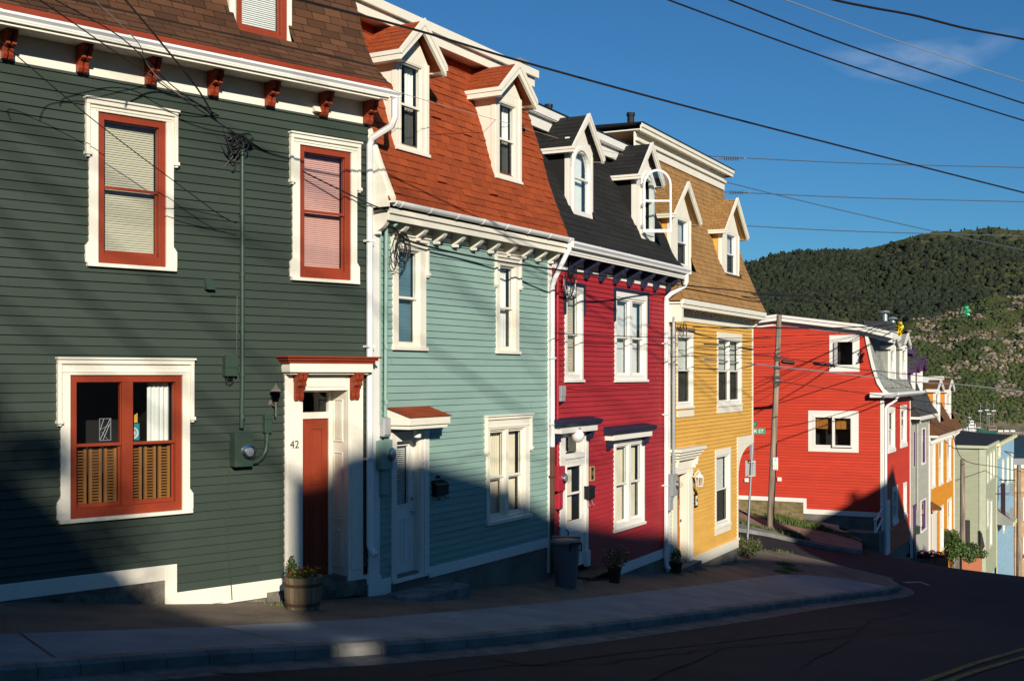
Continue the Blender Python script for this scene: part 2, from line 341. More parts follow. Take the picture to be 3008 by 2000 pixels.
def window(H,a0,a1,z0,z1,trim,sash,cols=1,fr=.05,rail=.04,dep=.05,meet=.5,back='dark',bmat=None,cs=None,mull=.06,foot=.07,parent=None,y=0,jamb=None,label=None,single_sash=False,glass=None,recd=.5,fullframe=None,seed=0,arch=False,screen=False):
    """double-hung window: casing (the part) with sash, panes, what hangs behind, and the dark room box"""
    if parent is None and hasattr(H,'wh'): H.wh.append((a0,a1,z0,z1))
    cs=cs or {}; cm=MB(); casing(cm,a0,a1,z0,z1,y=y,**cs)
    W=H.part('window',cm,trim,parent,label=label,bevel=.004) if parent is None else None
    P=W if W else parent
    if parent is not None: H.part('window_casing',cm,trim,parent)
    s=MB(); ff=fullframe
    s.ring(a0,a1,z0,z1,fr,y-.012,y+.10,bb=foot)
    cw=(a1-a0-2*fr-(cols-1)*mull)/cols; g=MB(); zs=z0+foot; zt=z1-fr; zm=zs+(zt-zs)*meet
    for k in range(cols):
        x0=a0+fr+k*(cw+mull); x1=x0+cw
        if k: s.box(x0-mull,x0,y-.012,y+.10,z0+foot,z1-fr)
        if single_sash:
            s.ring(x0,x1,zs,zt,rail*.6,y+.02,y+.05); g.quad((x0,y+dep,zs),(x1,y+dep,zs),(x1,y+dep,zt),(x0,y+dep,zt))
        else:
            s.ring(x0,x1,zm-.018,zt,rail*.55,y+.018,y+.045,bb=.036); s.ring(x0,x1,zs,zm+.018,rail,y+.05,y+.078,bb=.05)
            g.quad((x0,y+.03,zm),(x1,y+.03,zm),(x1,y+.03,zt),(x0,y+.03,zt)); g.quad((x0,y+.064,zs),(x1,y+.064,zs),(x1,y+.064,zm),(x0,y+.064,zm))
    H.part('sash',s,sash,P,bevel=.003); H.part('pane',g,glass or m_glass,P)
    if screen:
        q=MB()
        for k in range(cols): x0=a0+fr+k*(cw+mull); q.quad((x0+rail,y+.045,zs+.03),(x0+cw-rail,y+.045,zs+.03),(x0+cw-rail,y+.045,zm-.01),(x0+rail,y+.045,zm-.01))
        H.part('insect_screen',q,m_screen,P)
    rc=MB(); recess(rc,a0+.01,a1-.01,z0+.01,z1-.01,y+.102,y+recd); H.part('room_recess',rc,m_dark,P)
    x0,x1=a0+fr,a1-fr; r=random.Random(seed)
    bl=MB()
    if back=='blind': slats(bl,x0,x1,zs,zt,y+.14,r=r); bl.box(x0+.1,x0+.103,y+.12,y+.122,zs,zt); H.part('blind',bl,bmat,P)
    elif back=='curtain': drape(bl,x0,x1,zs,zt,y+.16,seed=seed); H.part('curtain',bl,bmat,P)
    elif back=='halfcurtain':
        for k in range(cols):
            xa=a0+fr+k*(cw+mull); drape(bl,xa,xa+cw*.62,zs,zt,y+.16,seed=seed+k)
        H.part('curtain',bl,bmat,P)
    elif back=='right': drape(bl,x0+(x1-x0)*.62,x1,zs,zt,y+.16,seed=seed); H.part('curtain',bl,bmat,P)
    elif back=='flat': bl.quad((x0,y+.13,zs),(x1,y+.13,zs),(x1,y+.13,zt),(x0,y+.13,zt)); H.part('blind',bl,bmat,P)
    return P
def latewall(H,a0,a1,z0,z1,e,mat,**k):
    H.wh=[]; LATE.append(lambda: H.part('wall',clap(a0,a1,z0,z1,e,H.wh,**k),mat))
def gutter_run(H,a0,a1,y,z,mat=m_gutter,kind='k',h=.11,name='gutter'):
    mb=MB()
    if kind=='k':
        p=[(y,z),(y-.005,z-h*.35),(y+.03,z-h*.7),(y+.035,z-h),(y+.12,z-h),(y+.12,z-.0),(y+.11,z-.0),(y+.11,z-h+.012),(y+.045,z-h+.012),(y+.012,z-.01)]
        mb.prism(p,'x',a0,a1)
        mb.box(a0-.004,a0,y,y+.12,z-h,z); mb.box(a1,a1+.004,y,y+.12,z-h,z)
        x=a0+1.2
        while x<a1: mb.box(x,x+.03,y-.006,y+.12,z-.012,z+.003); x+=1.5
    else:
        n=9; r=h*.55
        o=[(y+r-r*math.cos(math.pi*i/n),z-r*math.sin(math.pi*i/n)*1.1) for i in range(n+1)]; inn=[(y+r-(r-.006)*math.cos(math.pi*i/n),z-(r-.006)*math.sin(math.pi*i/n)*1.1) for i in range(n+1)][::-1]
        mb.prism(o+inn,'x',a0,a1); mb.prism([(y+r-r*math.cos(math.pi*i/n),z-r*math.sin(math.pi*i/n)*1.1) for i in range(n+1)],'x',a0-.01,a0)
        x=a0+.12
        while x<a1: 
            mb.prism([(q[0]*1-.0,q[1]) for q in [(y+r-(r+.008)*math.cos(math.pi*i/n),z-(r+.008)*math.sin(math.pi*i/n)*1.1) for i in range(n+1)]],'x',x,x+.035); x+=.75
    return H.part(name,mb,mat)
def bracket(mb,a,w,y0,zt,h,d,style=0):
    """scroll bracket under an eave: y0 wall face, zt top"""
    if style==0:   # carved two-lobed
        p=[(y0,zt),(y0-d,zt),(y0-d,zt-.06),(y0-d*.82,zt-.10),(y0-d*.86,zt-.15),(y0-d*.6,zt-.17),(y0-d*.5,zt-h*.55),(y0-d*.42,zt-h*.72),(y0-d*.46,zt-h*.82),(y0-d*.36,zt-h*.96),(y0-d*.2,zt-h),(y0-d*.12,zt-h*.93),(y0,zt-h*.97)]
        mb.prism(p,'x',a,a+w*.42); mb.prism(p,'x',a+w*.58,a+w); mb.prism([(y0,zt),(y0-d*.9,zt),(y0-d*.5,zt-h*.4),(y0-d*.2,zt-h*.85),(y0,zt-h*.85)],'x',a+w*.42,a+w*.58)
        mb.box(a-.01,a+w+.01,y0-d-.01,y0,zt,zt+.025)
    elif style==1: # quarter fan
        p=[(y0,zt),(y0-d,zt),(y0-d,zt-.03)]+[(y0-d*math.cos(t)*.98,zt-.03-(h-.07)*math.sin(t)) for t in [i*math.pi/2/7 for i in range(1,7)]]+[(y0-d*.32,zt-h*.8),(y0-d*.34,zt-h*.98),(y0-d*.1,zt-h),(y0,zt-h*.9)]
        mb.prism(p,'x',a,a+w)
    else:
        p=[(y0,zt),(y0-d,zt),(y0-d,zt-h*.25),(y0-d*.75,zt-h*.4),(y0-d*.35,zt-h*.55),(y0-d*.25,zt-h),(y0,zt-h)]
        mb.prism(p,'x',a,a+w)
def downpipe(H,pts,mat,r=.04,name='downpipe',clips=()):
    mb=MB(); mb.tube(pts,r,8)
    for (x,y,z) in clips: mb.box(x-r-.015,x+r+.015,y-r-.004,y+r+.03,z-.015,z+.015)
    return H.part(name,mb,mat,smooth=True)
def dormer(H,a0,a1,zb,ze,zap,yf,rmat,wmat,open_,trim=None,ov=.14,oside=.16,back=1.6,roofth=.09,seed=0,cheek=None,fascia=None,expo=.12,tab=.25,arch=False,skew=0,winfn=None,label=None,fz=.13):
    """gabled dormer: body part with roof and window sub-parts"""
    if not hasattr(H,'holes'): H.holes=[]
    H.holes.append((a0+.045,a1-.045,zb+.03,ze-.02))
    trim=trim or wmat; fascia=fascia or trim; oa0,oa1,oz0,oz1=open_; am=(a0+a1)/2
    b=MB(); zh=ze
    b.box(a0,oa0,yf-.0,yf+.09,zb,zh); b.box(oa1,a1,yf,yf+.09,zb,zh); b.box(oa0,oa1,yf,yf+.09,zb,oz0); 
    if not arch: b.box(oa0,oa1,yf,yf+.09,oz1,zh)
    b.prism([(a0,zh),(a1,zh),(am+(zap-.05-zap)*0+.02,zap-.08),(am-.02,zap-.08)],'y',yf+.002,yf+.09)
    b.box(a0-.03,a1+.03,yf-.035,yf+.0,zb-.045,zb+.0)
    # corner boards, proud of the face
    b.box(a0-.012,a0+.07,yf-.014,yf+.08,zb,zh); b.box(a1-.07,a1+.012,yf-.014,yf+.08,zb,zh)
    body=H.part('dormer',b,wmat,label=label,bevel=.004)
    c=MB(); c.box(a0,a0+.05,yf+.09,yf+back,zb,zh); c.box(a1-.05,a1,yf+.09,yf+back,zb,zh); H.part('dormer_cheek',c,cheek or wmat,body)
    # roof
    hw=(a1-a0)/2+oside; dz=(zap-ze); sl=math.hypot(hw,dz+.0); zE=ze-.02; r=MB()
    drop=zap-zE
    for sx in (-1,1):
        e=Vector((am+sx*hw,0,zE)); p=Vector((am,0,zap)); u=(p-e); SL=u.length; u/=SL; n=Vector((-u.z*sx*-1 if False else 0,0,0)); n=Vector((sx*u.z*1.0 if sx>0 else -u.z,0,0)); n=Vector((sx*abs(u.z),0,abs(u.x)))
        Pf=lambda q,s,e=e,u=u: Vector((e.x+u.x*s,q,e.z+u.z*s)); Nf=lambda s,n=n:n
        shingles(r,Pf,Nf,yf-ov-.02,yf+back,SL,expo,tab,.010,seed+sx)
        q=[(e.x,e.z-.004),(p.x,p.z-.004),(p.x,p.z-roofth*.5),(e.x,e.z-roofth*.5)]
        r.prism(q,'y',yf-ov,yf+back,.1)
    H.part('dormer_roof',r,rmat,body)
    g=MB()
    for sx in (-1,1):
        xe=am+sx*(hw+.005); 
        # bargeboard
        L=[(am,zap+.03),(xe,zE+.025),(xe,zE-fz),(am+sx*.0,zap-fz*1.35)]
        g.prism(L if sx<0 else L[::-1],'y',yf-ov-.045,yf-ov)
        L=[(am,zap+.04),(xe+sx*.012,zE+.035),(xe+sx*.012,zE-fz*.38),(am,zap-fz*.5)]
        g.prism(L if sx<0 else L[::-1],'y',yf-ov-.065,yf-ov-.045)
        x1=xe+sx*.02
        g.box(min(xe,x1),max(xe,x1),yf-ov-.04,yf+back,zE-fz,zE+.0); g.box(min(xe,x1+sx*.015),max(xe,x1+sx*.015),yf-ov-.06,yf+back,zE-fz*.38,zE+.012)
        # soffit
        g.quad((am+sx*(a1-a0)/2,yf-ov,zE-fz*.9),(xe,yf-ov,zE-fz*.9),(xe,yf+back,zE-fz*.9),(am+sx*(a1-a0)/2,yf+back,zE-fz*.9))
    H.part('bargeboard',g,fascia,body)
    if winfn: winfn(body)
    else: window(H,oa0,oa1,oz0,oz1,trim,trim,parent=body,y=yf+.0,cs=dict(l=.0,r=.0,t=.03,b=.02,th=.02,sill=.02),fr=.03,foot=.035,recd=.6,**(open_k if False else {}))
    return body
SKY_AIR=1.0; SKY_DUST=.25; SKY_OZ=4.; SKY_STR=.060; SKY_TINT=(.42,.87,1.16); SUN_E=5.0; SUN_C=(1,.915,.775); EXPO=.22
def clipmb(mb,fn):
    o=MB()
    for fc,t in zip(mb.f,mb.t):
        p=[mb.v[i] for i in fc]; d=[fn(*q) for q in p]; out=[]
        for i in range(len(p)):
            j=(i+1)%len(p)
            if d[i]>=0: out.append(p[i])
            if (d[i]>=0)!=(d[j]>=0):
                k=d[i]/(d[i]-d[j]); out.append(tuple(p[i][m]+(p[j][m]-p[i][m])*k for m in range(3)))
        if len(out)>2: o.poly(out,t)
    return o
def shell(H,w,z0,z1,mat,depth=7.5,left=True,right=True):
    b=MB()
    if left: b.box(.004,.12,.13,depth,z0,z1)
    if right: b.box(w-.12,w-.004,.13,depth,z0,z1)
    b.box(.13,w-.13,depth-.12,depth-.005,z0,z1); H.part('side_wall',b,mat)
def meter(name,label,H,a,z,y,w,h,boxmat,d=.16,dome=True,group='electric meters on the house fronts',dr=.08,dz=0,dx=0):
    M=walled(H,name,label,'electric meter',a,y,z,group)
    b=MB(); b.box(-w/2,w/2,-d,0,-h/2,h/2); b.box(-w/2-.006,w/2+.006,-d-.012,-d*.55,-h/2-.006,h/2+.01); b.box(-.02,.02,-d-.018,-d-.01,-h/2+.03,-h/2+.06)
    M.part('meter_box',b,boxmat,bevel=.006)
    if dome:
        g=MB(); g.lathe([(dr,0),(dr,.03),(dr*.98,.09),(dr*.7,.125),(.001,.13)],(dx,-d-.012,dz),20,'y'); M.part('meter_glass',g,m_curvedglass,smooth=True)
        r=MB(); r.lathe([(dr+.018,0),(dr+.018,.022),(dr+.002,.028)],(dx,-d-.01,dz),20,'y'); M.part('meter_ring',r,m_steel,smooth=True)
        q=MB(); q.lathe([(dr*.72,0),(dr*.72,.05),(dr*.3,.055)],(dx,-d-.014,dz),16,'y'); q.box(dx-.03,dx+.03,-d-.075,-d-.07,dz-.012,dz+.012); M.part('meter_dial',q,m_metal)
    return M
def textmesh(s,size,mat,depth=.003,name='lettering'):
    cu=bpy.data.curves.new(name,'FONT'); cu.body=s; cu.size=size; cu.extrude=depth; cu.align_x='CENTER'; cu.align_y='CENTER'; cu.resolution_u=3
    o=bpy.data.objects.new('tmp',cu); COL.objects.link(o); dg=bpy.context.evaluated_depsgraph_get(); me=bpy.data.meshes.new_from_object(o.evaluated_get(dg))
    COL.objects.unlink(o); bpy.data.objects.remove(o); me.materials.clear(); me.materials.append(mat)
    ob=bpy.data.objects.new(name,me); COL.objects.link(ob); return ob
def place_text(parent,s,size,mat,x,y,z,name='lettering',rot=(math.pi/2,0,0)):
    ob=textmesh(s,size,mat,name=name); ob.parent=parent; ob.location=(x,y,z); ob.rotation_euler=rot; return ob
def panel(mb,a0,a1,z0,z1,y,w=.02,d=.012):
    mb.ring(a0,a1,z0,z1,w,y-d,y+.002); mb.box(a0+w+.02,a1-w-.02,y-d*.6,y+.002,z0+w+.02,z1-w-.02)
def mast(H,pts,r,mat,head=True,name='service_mast',clips=()):
    mb=MB(); mb.tube(pts,r,10)
    for z in clips: mb.lathe([(r+.006,-.03),(r+.006,.03)],(pts[0][0],pts[0][1],z),10)
    if head:
        x,y,z=pts[0]; mb.tube([(x,y,z-.02),(x,y-.01,z+.05),(x+.03,y-.08,z+.06),(x+.05,y-.14,z-.01)],[r*1.5,r*1.7,r*1.6,r*1.3],10)
    return H.part(name,mb,mat,smooth=True)

# ================================================================ GREEN HOUSE
H=house(G,'row_house','large dark green clapboard house with cream trim, brick red windows and brown mansard roof',-3.5)
e=.11; LT=-2.375; LB=-2.735
wA=G.rect('R1',497,572,845,1370); wB=G.rect('R2',845,955,1,1)[:1]+G.rect('R3',1,1,1183,505)[1:3]+(3.13,); wL=G.rect('R4',290,287,760,850)
dO=(4.96,5.72,-2.90,-.22); XL=3.09
H.part('wall',clap(-3.5,GW,LB,3.60,e,[wA,wB,wL,(-5,XL,LB-1,LT),(dO[0]-.05,dO[1]+.05,LB-1,dO[3]+.1)],lap=.022,seed=3),m_green)
shell(H,GW,-3.5,4.0,m_green,left=False)
t=MB(); t.box(-3.5,XL,-.028,.0,LT-.19,LT); t.box(XL-.16,XL,-.032,.0,-2.93,LT-.0); t.box(XL,4.68,-.028,0,LB-.23,LB); t.box(5.98,GW+.02,-.028,0,LB-.26,LB-.12); t.box(4.72,5.98,-.05,.36,-3.10,-2.92)
t.box(3.55,3.72,-.06,-.02,LB-.2,LB-.03)
H.part('base_board',t,m_cream,bevel=.004)
t=MB(); t.box(-3.5,GW,.0,.3,-3.5,LB-.1); t.box(-3.5,XL-.1,-.012,.001,-3.5,LT-.12); t.box(4.4,4.8,-.03,.0,-3.5,-2.9); H.part('foundation',t,m_found)
t=MB(); t.box(-3.5,GW,-.02,.0,3.565,3.875); t.box(-3.5,GW+.02,-.50,.0,3.875,3.895); t.box(-3.5,GW+.02,-.46,-.44,3.84,3.94); H.part('frieze',t,m_cream,bevel=.003)
gutter_run(H,-3.5,GW+.19,-.53,3.985,h=.085)
t=MB(); t.box(-3.5,GW+.05,-.52,-.40,3.99,4.035); t.box(-3.5,GW+.05,-.50,-.38,4.035,4.07); H.part('eave_moulding',t,m_redtrim)
prof=[(-.50,4.06),(-.40,4.13),(-.11,4.40),(.10,4.75),(.34,5.43),(.52,6.2),(.64,7.0)]
mansard(H,-3.5,GW+.03,prof,m_rbrown,expo=.125,tab=.30,seed=5,wild=.25)
for i,px in enumerate((20,240,440,623,790,946,1092)):
    a=G.pt('P',px,150)[0]-.1
    if i==6: a=GW-.12
    b=MB(); bracket(b,a+.015,.12,-.022,3.865,.31,.22); H.part('eave_bracket',b,m_redtrim,bevel=.004)
v=MB(); a,z=G.pt('R2',950,715); v.prism([(-.02,z+.07),(-.04,z+.07),(-.11,z-.06),(-.02,z-.06)],'x',a-.06,a+.06)
a2,z2=G.pt('R3',248,535); v2=MB(); v2.prism([(-.0,z2+.08),(-.03,z2+.08),(-.10,z2-.055),(-.0,z2-.055)],'x',a2-.06,a2+.06)
H.part('vent_hood',v,m_cream); H.part('vent_hood',v2,m_mgreen)
gcs=dict(l=.115,r=.10,t=.075,hood=True,feet=True,sill=.035,b=.045,ear=.30,th=.04)
window(H,*wA,m_cream,m_redtrim,fr=.085,foot=.12,back='blind',bmat=m_blind,cs=gcs,seed=1,label='upper window with cream slatted blind',rail=.02)
window(H,*wB,m_cream,m_redtrim,fr=.085,foot=.12,back='blind',bmat=m_pinkb,cs=gcs,seed=2,label='upper window with pink slatted blind',rail=.02)
W=window(H,*wL,m_cream,m_redtrim,cols=2,fr=.085,foot=.11,mull=.14,back='none',cs=dict(gcs,ear=.36,t=.13),label='wide double window with louvred shutters behind the lower panes',rail=.02,recd=1.2)
a0,a1,z0,z1=wL; cw=(a1-a0-.17-.14)/2; zm=z0+.11+(z1-.085-z0-.11)*.5
b=MB()
for k in range(2):
    x0=a0+.085+k*(cw+.14)
    for j in range(3):
        xa=x0+.02+j*(cw/3); xb=xa+cw/3-.035
        b.ring(xa,xb,z0+.12,zm+.0,.035,.11,.14); slats(b,xa+.035,xb-.035,z0+.15,zm-.03,.125,.036,.034,.55)
H.part('louvred_shutter',b,paint('shutter_wood',(.27,.115,.03),var=.15),W)
b=MB(); x0=a0+.085+cw+.14; drape(b,x0+cw*.48,x0+cw,zm,z1-.085,.15,.06,.014,3); H.part('curtain',b,m_curt,W)
b=MB(); x=a0+.085+cw*.62; 
for q in ((0,.0,.13,.25),(.02,.1,.1,.0),(.05,.25,.0,.12),(.13,.2,.04,0),(.0,.12,.12,.18)): b.tube([(x+q[0],.13,zm+.05+q[1]),(x+q[2],.13,zm+.05+q[3])],.004,4)
b.ring(x-.01,x+.14,zm+.04,zm+.31,.008,.126,.134); H.part('leaded_panel',b,m_metal,W)
b=MB(); x=a0+.085+cw+.14; b.box(x+.01,x+.24,.30,.31,zm+.02,zm+.23); H.part('picture_card',b,paint('teal_card',(.02,.22,.24),bump=0),W)
b=MB(); b.lathe([(.075,0),(.075,.004),(.055,.004),(.055,0)],(x+.15,.296,zm+.11),20,'y'); b.lathe([(.035,0),(.035,.004)],(x+.15,.296,zm+.11),14,'y'); H.part('card_ring',b,m_bluec,W)
b=MB(); b.prism([(x+.03,zm+.24),(x+.22,zm+.24),(x+.22,zm+.36)],'y',.31,.315); H.part('yellow_card',b,paint('yellow_card_paint',(.7,.4,.05),bump=0),W)
# dormers
s1=G.pt('R2',380,235,-.1); s2=G.pt('R2',805,320,-.1); f1=G.pt('R2',432,200,-.1)[0]; f2=G.pt('R2',765,290,-.1)[0]
zs=s1[1]
def gdorm(a0,a1,o0,o1,label):
    def wf(body): window(H,o0,o1,zs+.03,zs+1.55,m_cream,m_redtrim,parent=body,y=.10,cs=dict(l=0,r=0,t=.02,b=.01,th=.02,sill=.015),fr=.085,foot=.13,back='blind',bmat=m_curt,rail=.02,recd=.7)
    return dormer(H,a0,a1,zs,zs+1.7,zs+2.3,.10,m_rbrown,m_cream,(o0,o1,zs+.03,zs+1.55),winfn=wf,label=label,back=1.3)
gdorm(s1[0]+.03,s2[0]-.03,f1,f2,'roof dormer nearer the teal house')
e1=G.pt('P',278,6,-.1)[0]; gdorm(e1-1.2,e1-.03,e1-1.0,e1-.22,'roof dormer at the left end')
# door
d=MB(); P0=4.68; P1=5.98
d.box(P0,dO[0],-.045,.0,-2.93,.02); d.box(dO[1],P1,-.045,.0,-2.95,.02); d.box(P0+.035,dO[0]-.035,-.06,-.045,-2.55,-.1); d.box(dO[1]+.05,P1-.045,-.06,-.045,-2.75,-.1)
d.box(P0-.01,dO[0]+.01,-.065,.0,-2.95,-2.7); d.box(dO[0],dO[1],-.04,.0,dO[3],.02); d.box(dO[0]+.05,dO[1]-.05,-.05,-.04,dO[3]+.05,-.02)
d.box(dO[1],dO[1]+.03,.0,.40,-2.93,dO[3]+.05); d.box(dO[0]-.03,dO[0],.0,.40,-2.93,dO[3]+.05); d.box(dO[0],dO[1],.0,.40,dO[3],dO[3]+.03)
for z0_,z1_ in ((-.95,-.35),(-2.05,-1.1),(-2.72,-2.2)):
    q=MB(); panel(q,.08,.30,z0_,z1_,0,.016,.014); d.merge(q,lambda x,y,z:(dO[1]+y,x,z))
H.part('door_frame',d,m_cream,bevel=.004)
c=MB(); c.box(4.64,6.02,-.22,.0,.03,.155); c.box(4.67,5.98,-.17,0,.0,.03); H.part('door_canopy',c,m_cream,bevel=.005)
c=MB(); 
for k,(o_,h0,h1) in enumerate(((.0,.155,.19),(.03,.19,.225),(.06,.225,.25))): c.box(4.61-o_,6.05+o_,-.24-o_,.0,h0,h1)
H.part('canopy_cornice',c,m_redtrim,bevel=.004)
for a in (4.86,5.80):
    b=MB(); bracket(b,a-.06,.13,-.045,.0,.36,.16); b.lathe([(.042,0),(.042,.15)],(a-.07,-.13,-.065),14,'x'); H.part('door_bracket',b,m_redtrim,bevel=.003)
yb=.36; q=MB(); dr=(dO[0],dO[1]-.0,-2.85,-.62)
q.box(dr[0],dr[1]-.06,yb,yb+.05,dr[2],dr[3]); mid=(dr[0]+dr[1]-.06)/2
for x0,x1 in ((dr[0]+.09,mid-.04),(mid+.04,dr[1]-.15)):
    for z0_,z1_ in ((-1.55,-.75),(-2.72,-1.75)): panel(q,x0,x1,z0_,z1_,yb,.02,.012)
D=H.part('door',q,m_redtrim,bevel=.002)
k=MB(); k.sphere((dr[0]+.09,yb-.05,-1.85),.03); H.part('knob',k,m_steel,D,smooth=True)
q=MB(); q.box(dr[1]-.06,dr[1],yb-.02,yb+.05,-2.9,dO[3]); q.box(dr[0],dr[1]-.06,yb-.03,yb+.05,-.62,-.53); q.box(dr[0],dr[1]-.06,yb-.01,yb+.05,dO[3]-.03,dO[3]); H.part('transom_frame',q,m_cream,D)
q=MB(); q.quad((dr[0],yb+.02,-.53),(dr[1]-.06,yb+.02,-.53),(dr[1]-.06,yb+.02,-.25),(dr[0],yb+.02,-.25)); H.part('pane',q,m_glass,D)
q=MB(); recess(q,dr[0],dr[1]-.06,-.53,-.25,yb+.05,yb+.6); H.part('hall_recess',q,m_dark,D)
q=MB(); q.box(4.7,6.0,-.10,.36,-3.1,-2.9); H.part('door_step',q,m_found)
a,z=G.pt('R5',516,208,.045)
place_text(H.root,'42',.15,m_num,a,-.062,z+3.5,'house_number')
# service mast and meter on green
am,zm_=G.pt('R2',475,925,.08); a_,zbm=G.pt('R5',200,112,.08)
mast(H,[(am,-.08,zm_),(am,-.08,zbm+.6),(am-.012,-.08,zbm)],.03,m_mgreen,clips=(2.1,1.3,.6,.0,-.55))
g1=G.pt('R5',145,140,.05); g2=G.pt('R5',262,325,.05)
meter('electric_meter','big green meter box with glass dome at the foot of the green conduit',H,(g1[0]+g2[0])/2,(g1[1]+g2[1])/2,0,abs(g2[0]-g1[0])*.85,g1[1]-g2[1],m_mgreen,d=.15,dz=-.03,dx=.06)
j1=G.pt('R5',338,30,.05); j2=G.pt('R5',385,145,.05)
x0=(j1[0]+j2[0])/2
mb=MB(); mb.box(-.05,.05,-.09,0,-.12,.12); mb.box(-.056,.056,-.10,-.05,.06,.13)
J=walled(H,'conduit_box','small green junction box joined to the big green meter by a curved pipe','junction box',x0,0,(j1[1]+j2[1])/2,'junction boxes on the green house'); J.part('box_body',mb,m_mgreen,bevel=.005)
gx=(g1[0]+g2[0])/2-x0; zz=(g1[1]+g2[1])/2-(j1[1]+j2[1])/2
mb=MB(); mb.tube([(0,-.05,-.11),(0,-.05,-.25),(-.02,-.05,-.36),(-.08,-.05,-.44),(-.16,-.06,-.49),(-.25,-.06,-.50),(gx+.1,-.06,-.50)],.032,10); J.part('conduit_elbow',mb,m_mgreen,smooth=True)
k1=G.pt('R3',362,1005,.05); k2=G.pt('R3',445,1125,.05)
J=walled(H,'junction_box','green service box halfway up the conduit left of the green mast','junction box',(k1[0]+k2[0])/2-.03,0,(k1[1]+k2[1])/2,'junction boxes on the green house')
mb=MB(); mb.box(-.085,.085,-.11,0,-.13,.13); mb.box(-.09,.09,-.12,-.06,-.02,.14); J.part('box_body',mb,m_mgreen,bevel=.005)
mb=MB(); mb.tube([(-.07,-.06,-.13),(-.05,-.06,-.22),(.0,-.06,-.24),(.05,-.06,-.20),(.06,-.06,-.13)],.006,6); mb.tube([(-.03,-.06,-.13),(-.03,-.06,-.17),(.04,-.06,-.17)],.012,6); J.part('cable_loop',mb,m_black)
# downpipe at the corner with teal
a=GW+.03; zt=3.86
downpipe(H,[(GW+.10,-.50,3.88),(GW+.10,-.50,3.62),(GW+.09,-.44,3.5),(GW-.02,-.14,3.36),(GW-.03,-.09,3.26),(GW-.03,-.09,-2.42),(GW-.02,-.12,-2.5),(GW+.0,-.2,-2.56)],m_gutter,.048,clips=[(GW-.03,-.09,1.9),(GW-.03,-.09,.4),(GW-.03,-.09,-1.2)])
m_bronze=paint('old_bronze',(.13,.12,.10),rough=.45)
a,z=G.pt('R3',700,1300,.15)
L=walled(H,'wall_lantern','old brass and smoked glass lantern on the green wall left of the door','lantern',a,0,z,'wall lanterns')
mb=MB(); mb.lathe([(.03,0),(.035,.01),(.045,.02)],(0,0,-.02),12,'y'); mb.tube([(0,-.02,-.02),(0,-.08,-.05),(0,-.13,-.05)],.010,8); mb.lathe([(.006,-.2),(.012,-.17),(.008,-.14),(.014,-.05),(.02,-.02),(.03,.0)],(0,-.13,0),10); L.part('lantern_arm',mb,m_bronze,smooth=True)
mb=MB(); mb.lathe([(.035,.0),(.075,.14)],(0,-.13,0),6); L.part('lantern_glass',mb,glassmat('smoked_glass',(.35,.30,.25)))
mb=MB(); mb.lathe([(.085,.14),(.05,.18),(.03,.185),(.03,.21),(.012,.22),(.006,.25)],(0,-.13,0),6); L.part('lantern_cap',mb,m_bronze)
HG=H
# ================================================================ TEAL HOUSE
H=house(T,'row_house','teal clapboard house with rust red mansard roof and two white gabled dormers',-4.05); HT=H
uL=T.rect('R7',262,290,402,942); uR=T.rect('R7',930,400,1030,967); lw=T.rect('R8',862,250,1094,805)
lw=(lw[0],lw[1],-2.45,lw[3])
dt=T.rect('R8',247,345,400,1200); cTB=.115
dL=T.pt('R8',212,600)[0]; dR=T.pt('R8',460,600)[0]
dbot=T.pt('R8',212,1240)[1]; dtop=T.pt('R8',247,330)[1]
H.part('wall',clap(.0,TW,-3.0,2.2,.105,[uL,uR,lw,(dL,dR,-4,dtop+.05)],lap=.020,seed=11),m_teal)
shell(H,TW,-4.05,2.4,m_teal)
t=MB(); a=T.pt('R7',137,600)[0]; t.box(-.01,a,-.028,.0,-3.05,2.2); a2=T.pt('R7',1247,700)[0]; t.box(a2,TW-.03,-.028,0,-3.6,2.12); t.box(a,dL,-.028,0,-3.24,-2.97); t.box(dR,a2+.1,-.03,0,-3.13,-2.965); t.box(-.02,a+.04,-.03,.0,-3.3,-2.9)
H.part('base_board',t,m_white,bevel=.004,label='white corner boards and base board')
t=MB(); t.box(0,TW,.0,.3,-4.05,-2.98); H.part('foundation',t,m_fgrey)
# cornice: soffit, fascia, frieze
t=MB(); t.box(.10,TW,-.30,-.27,2.20,2.36); t.box(.1,TW,-.33,.0,2.33,2.36); t.box(.1,TW,-.335,-.30,2.30,2.37); t.box(0,TW,-.015,0,2.05,2.34)
H.part('eave_fascia',t,m_cream,bevel=.003)
gutter_run(H,.13,TW+.06,-.44,2.47,kind='r',h=.12)
for i,x in enumerate((165,300,425,553,675,795,908,1018,1122,1218,1300)):
    a=T.pt('R7',x,260,.15)[0]; b=MB(); bracket(b,a-.05,.09,-.018,2.31,.30,.26,1); H.part('eave_bracket',b,m_cream,bevel=.003)
tp=[(-.36,2.47),(-.16,2.95),(.06,3.52),(.25,4.18),(.44,4.70),(.70,5.38)]
mansard(H,.0+.02,TW-.01,tp,m_rrust,expo=.13,tab=.26,seed=8,lift=.012,wild=.6)
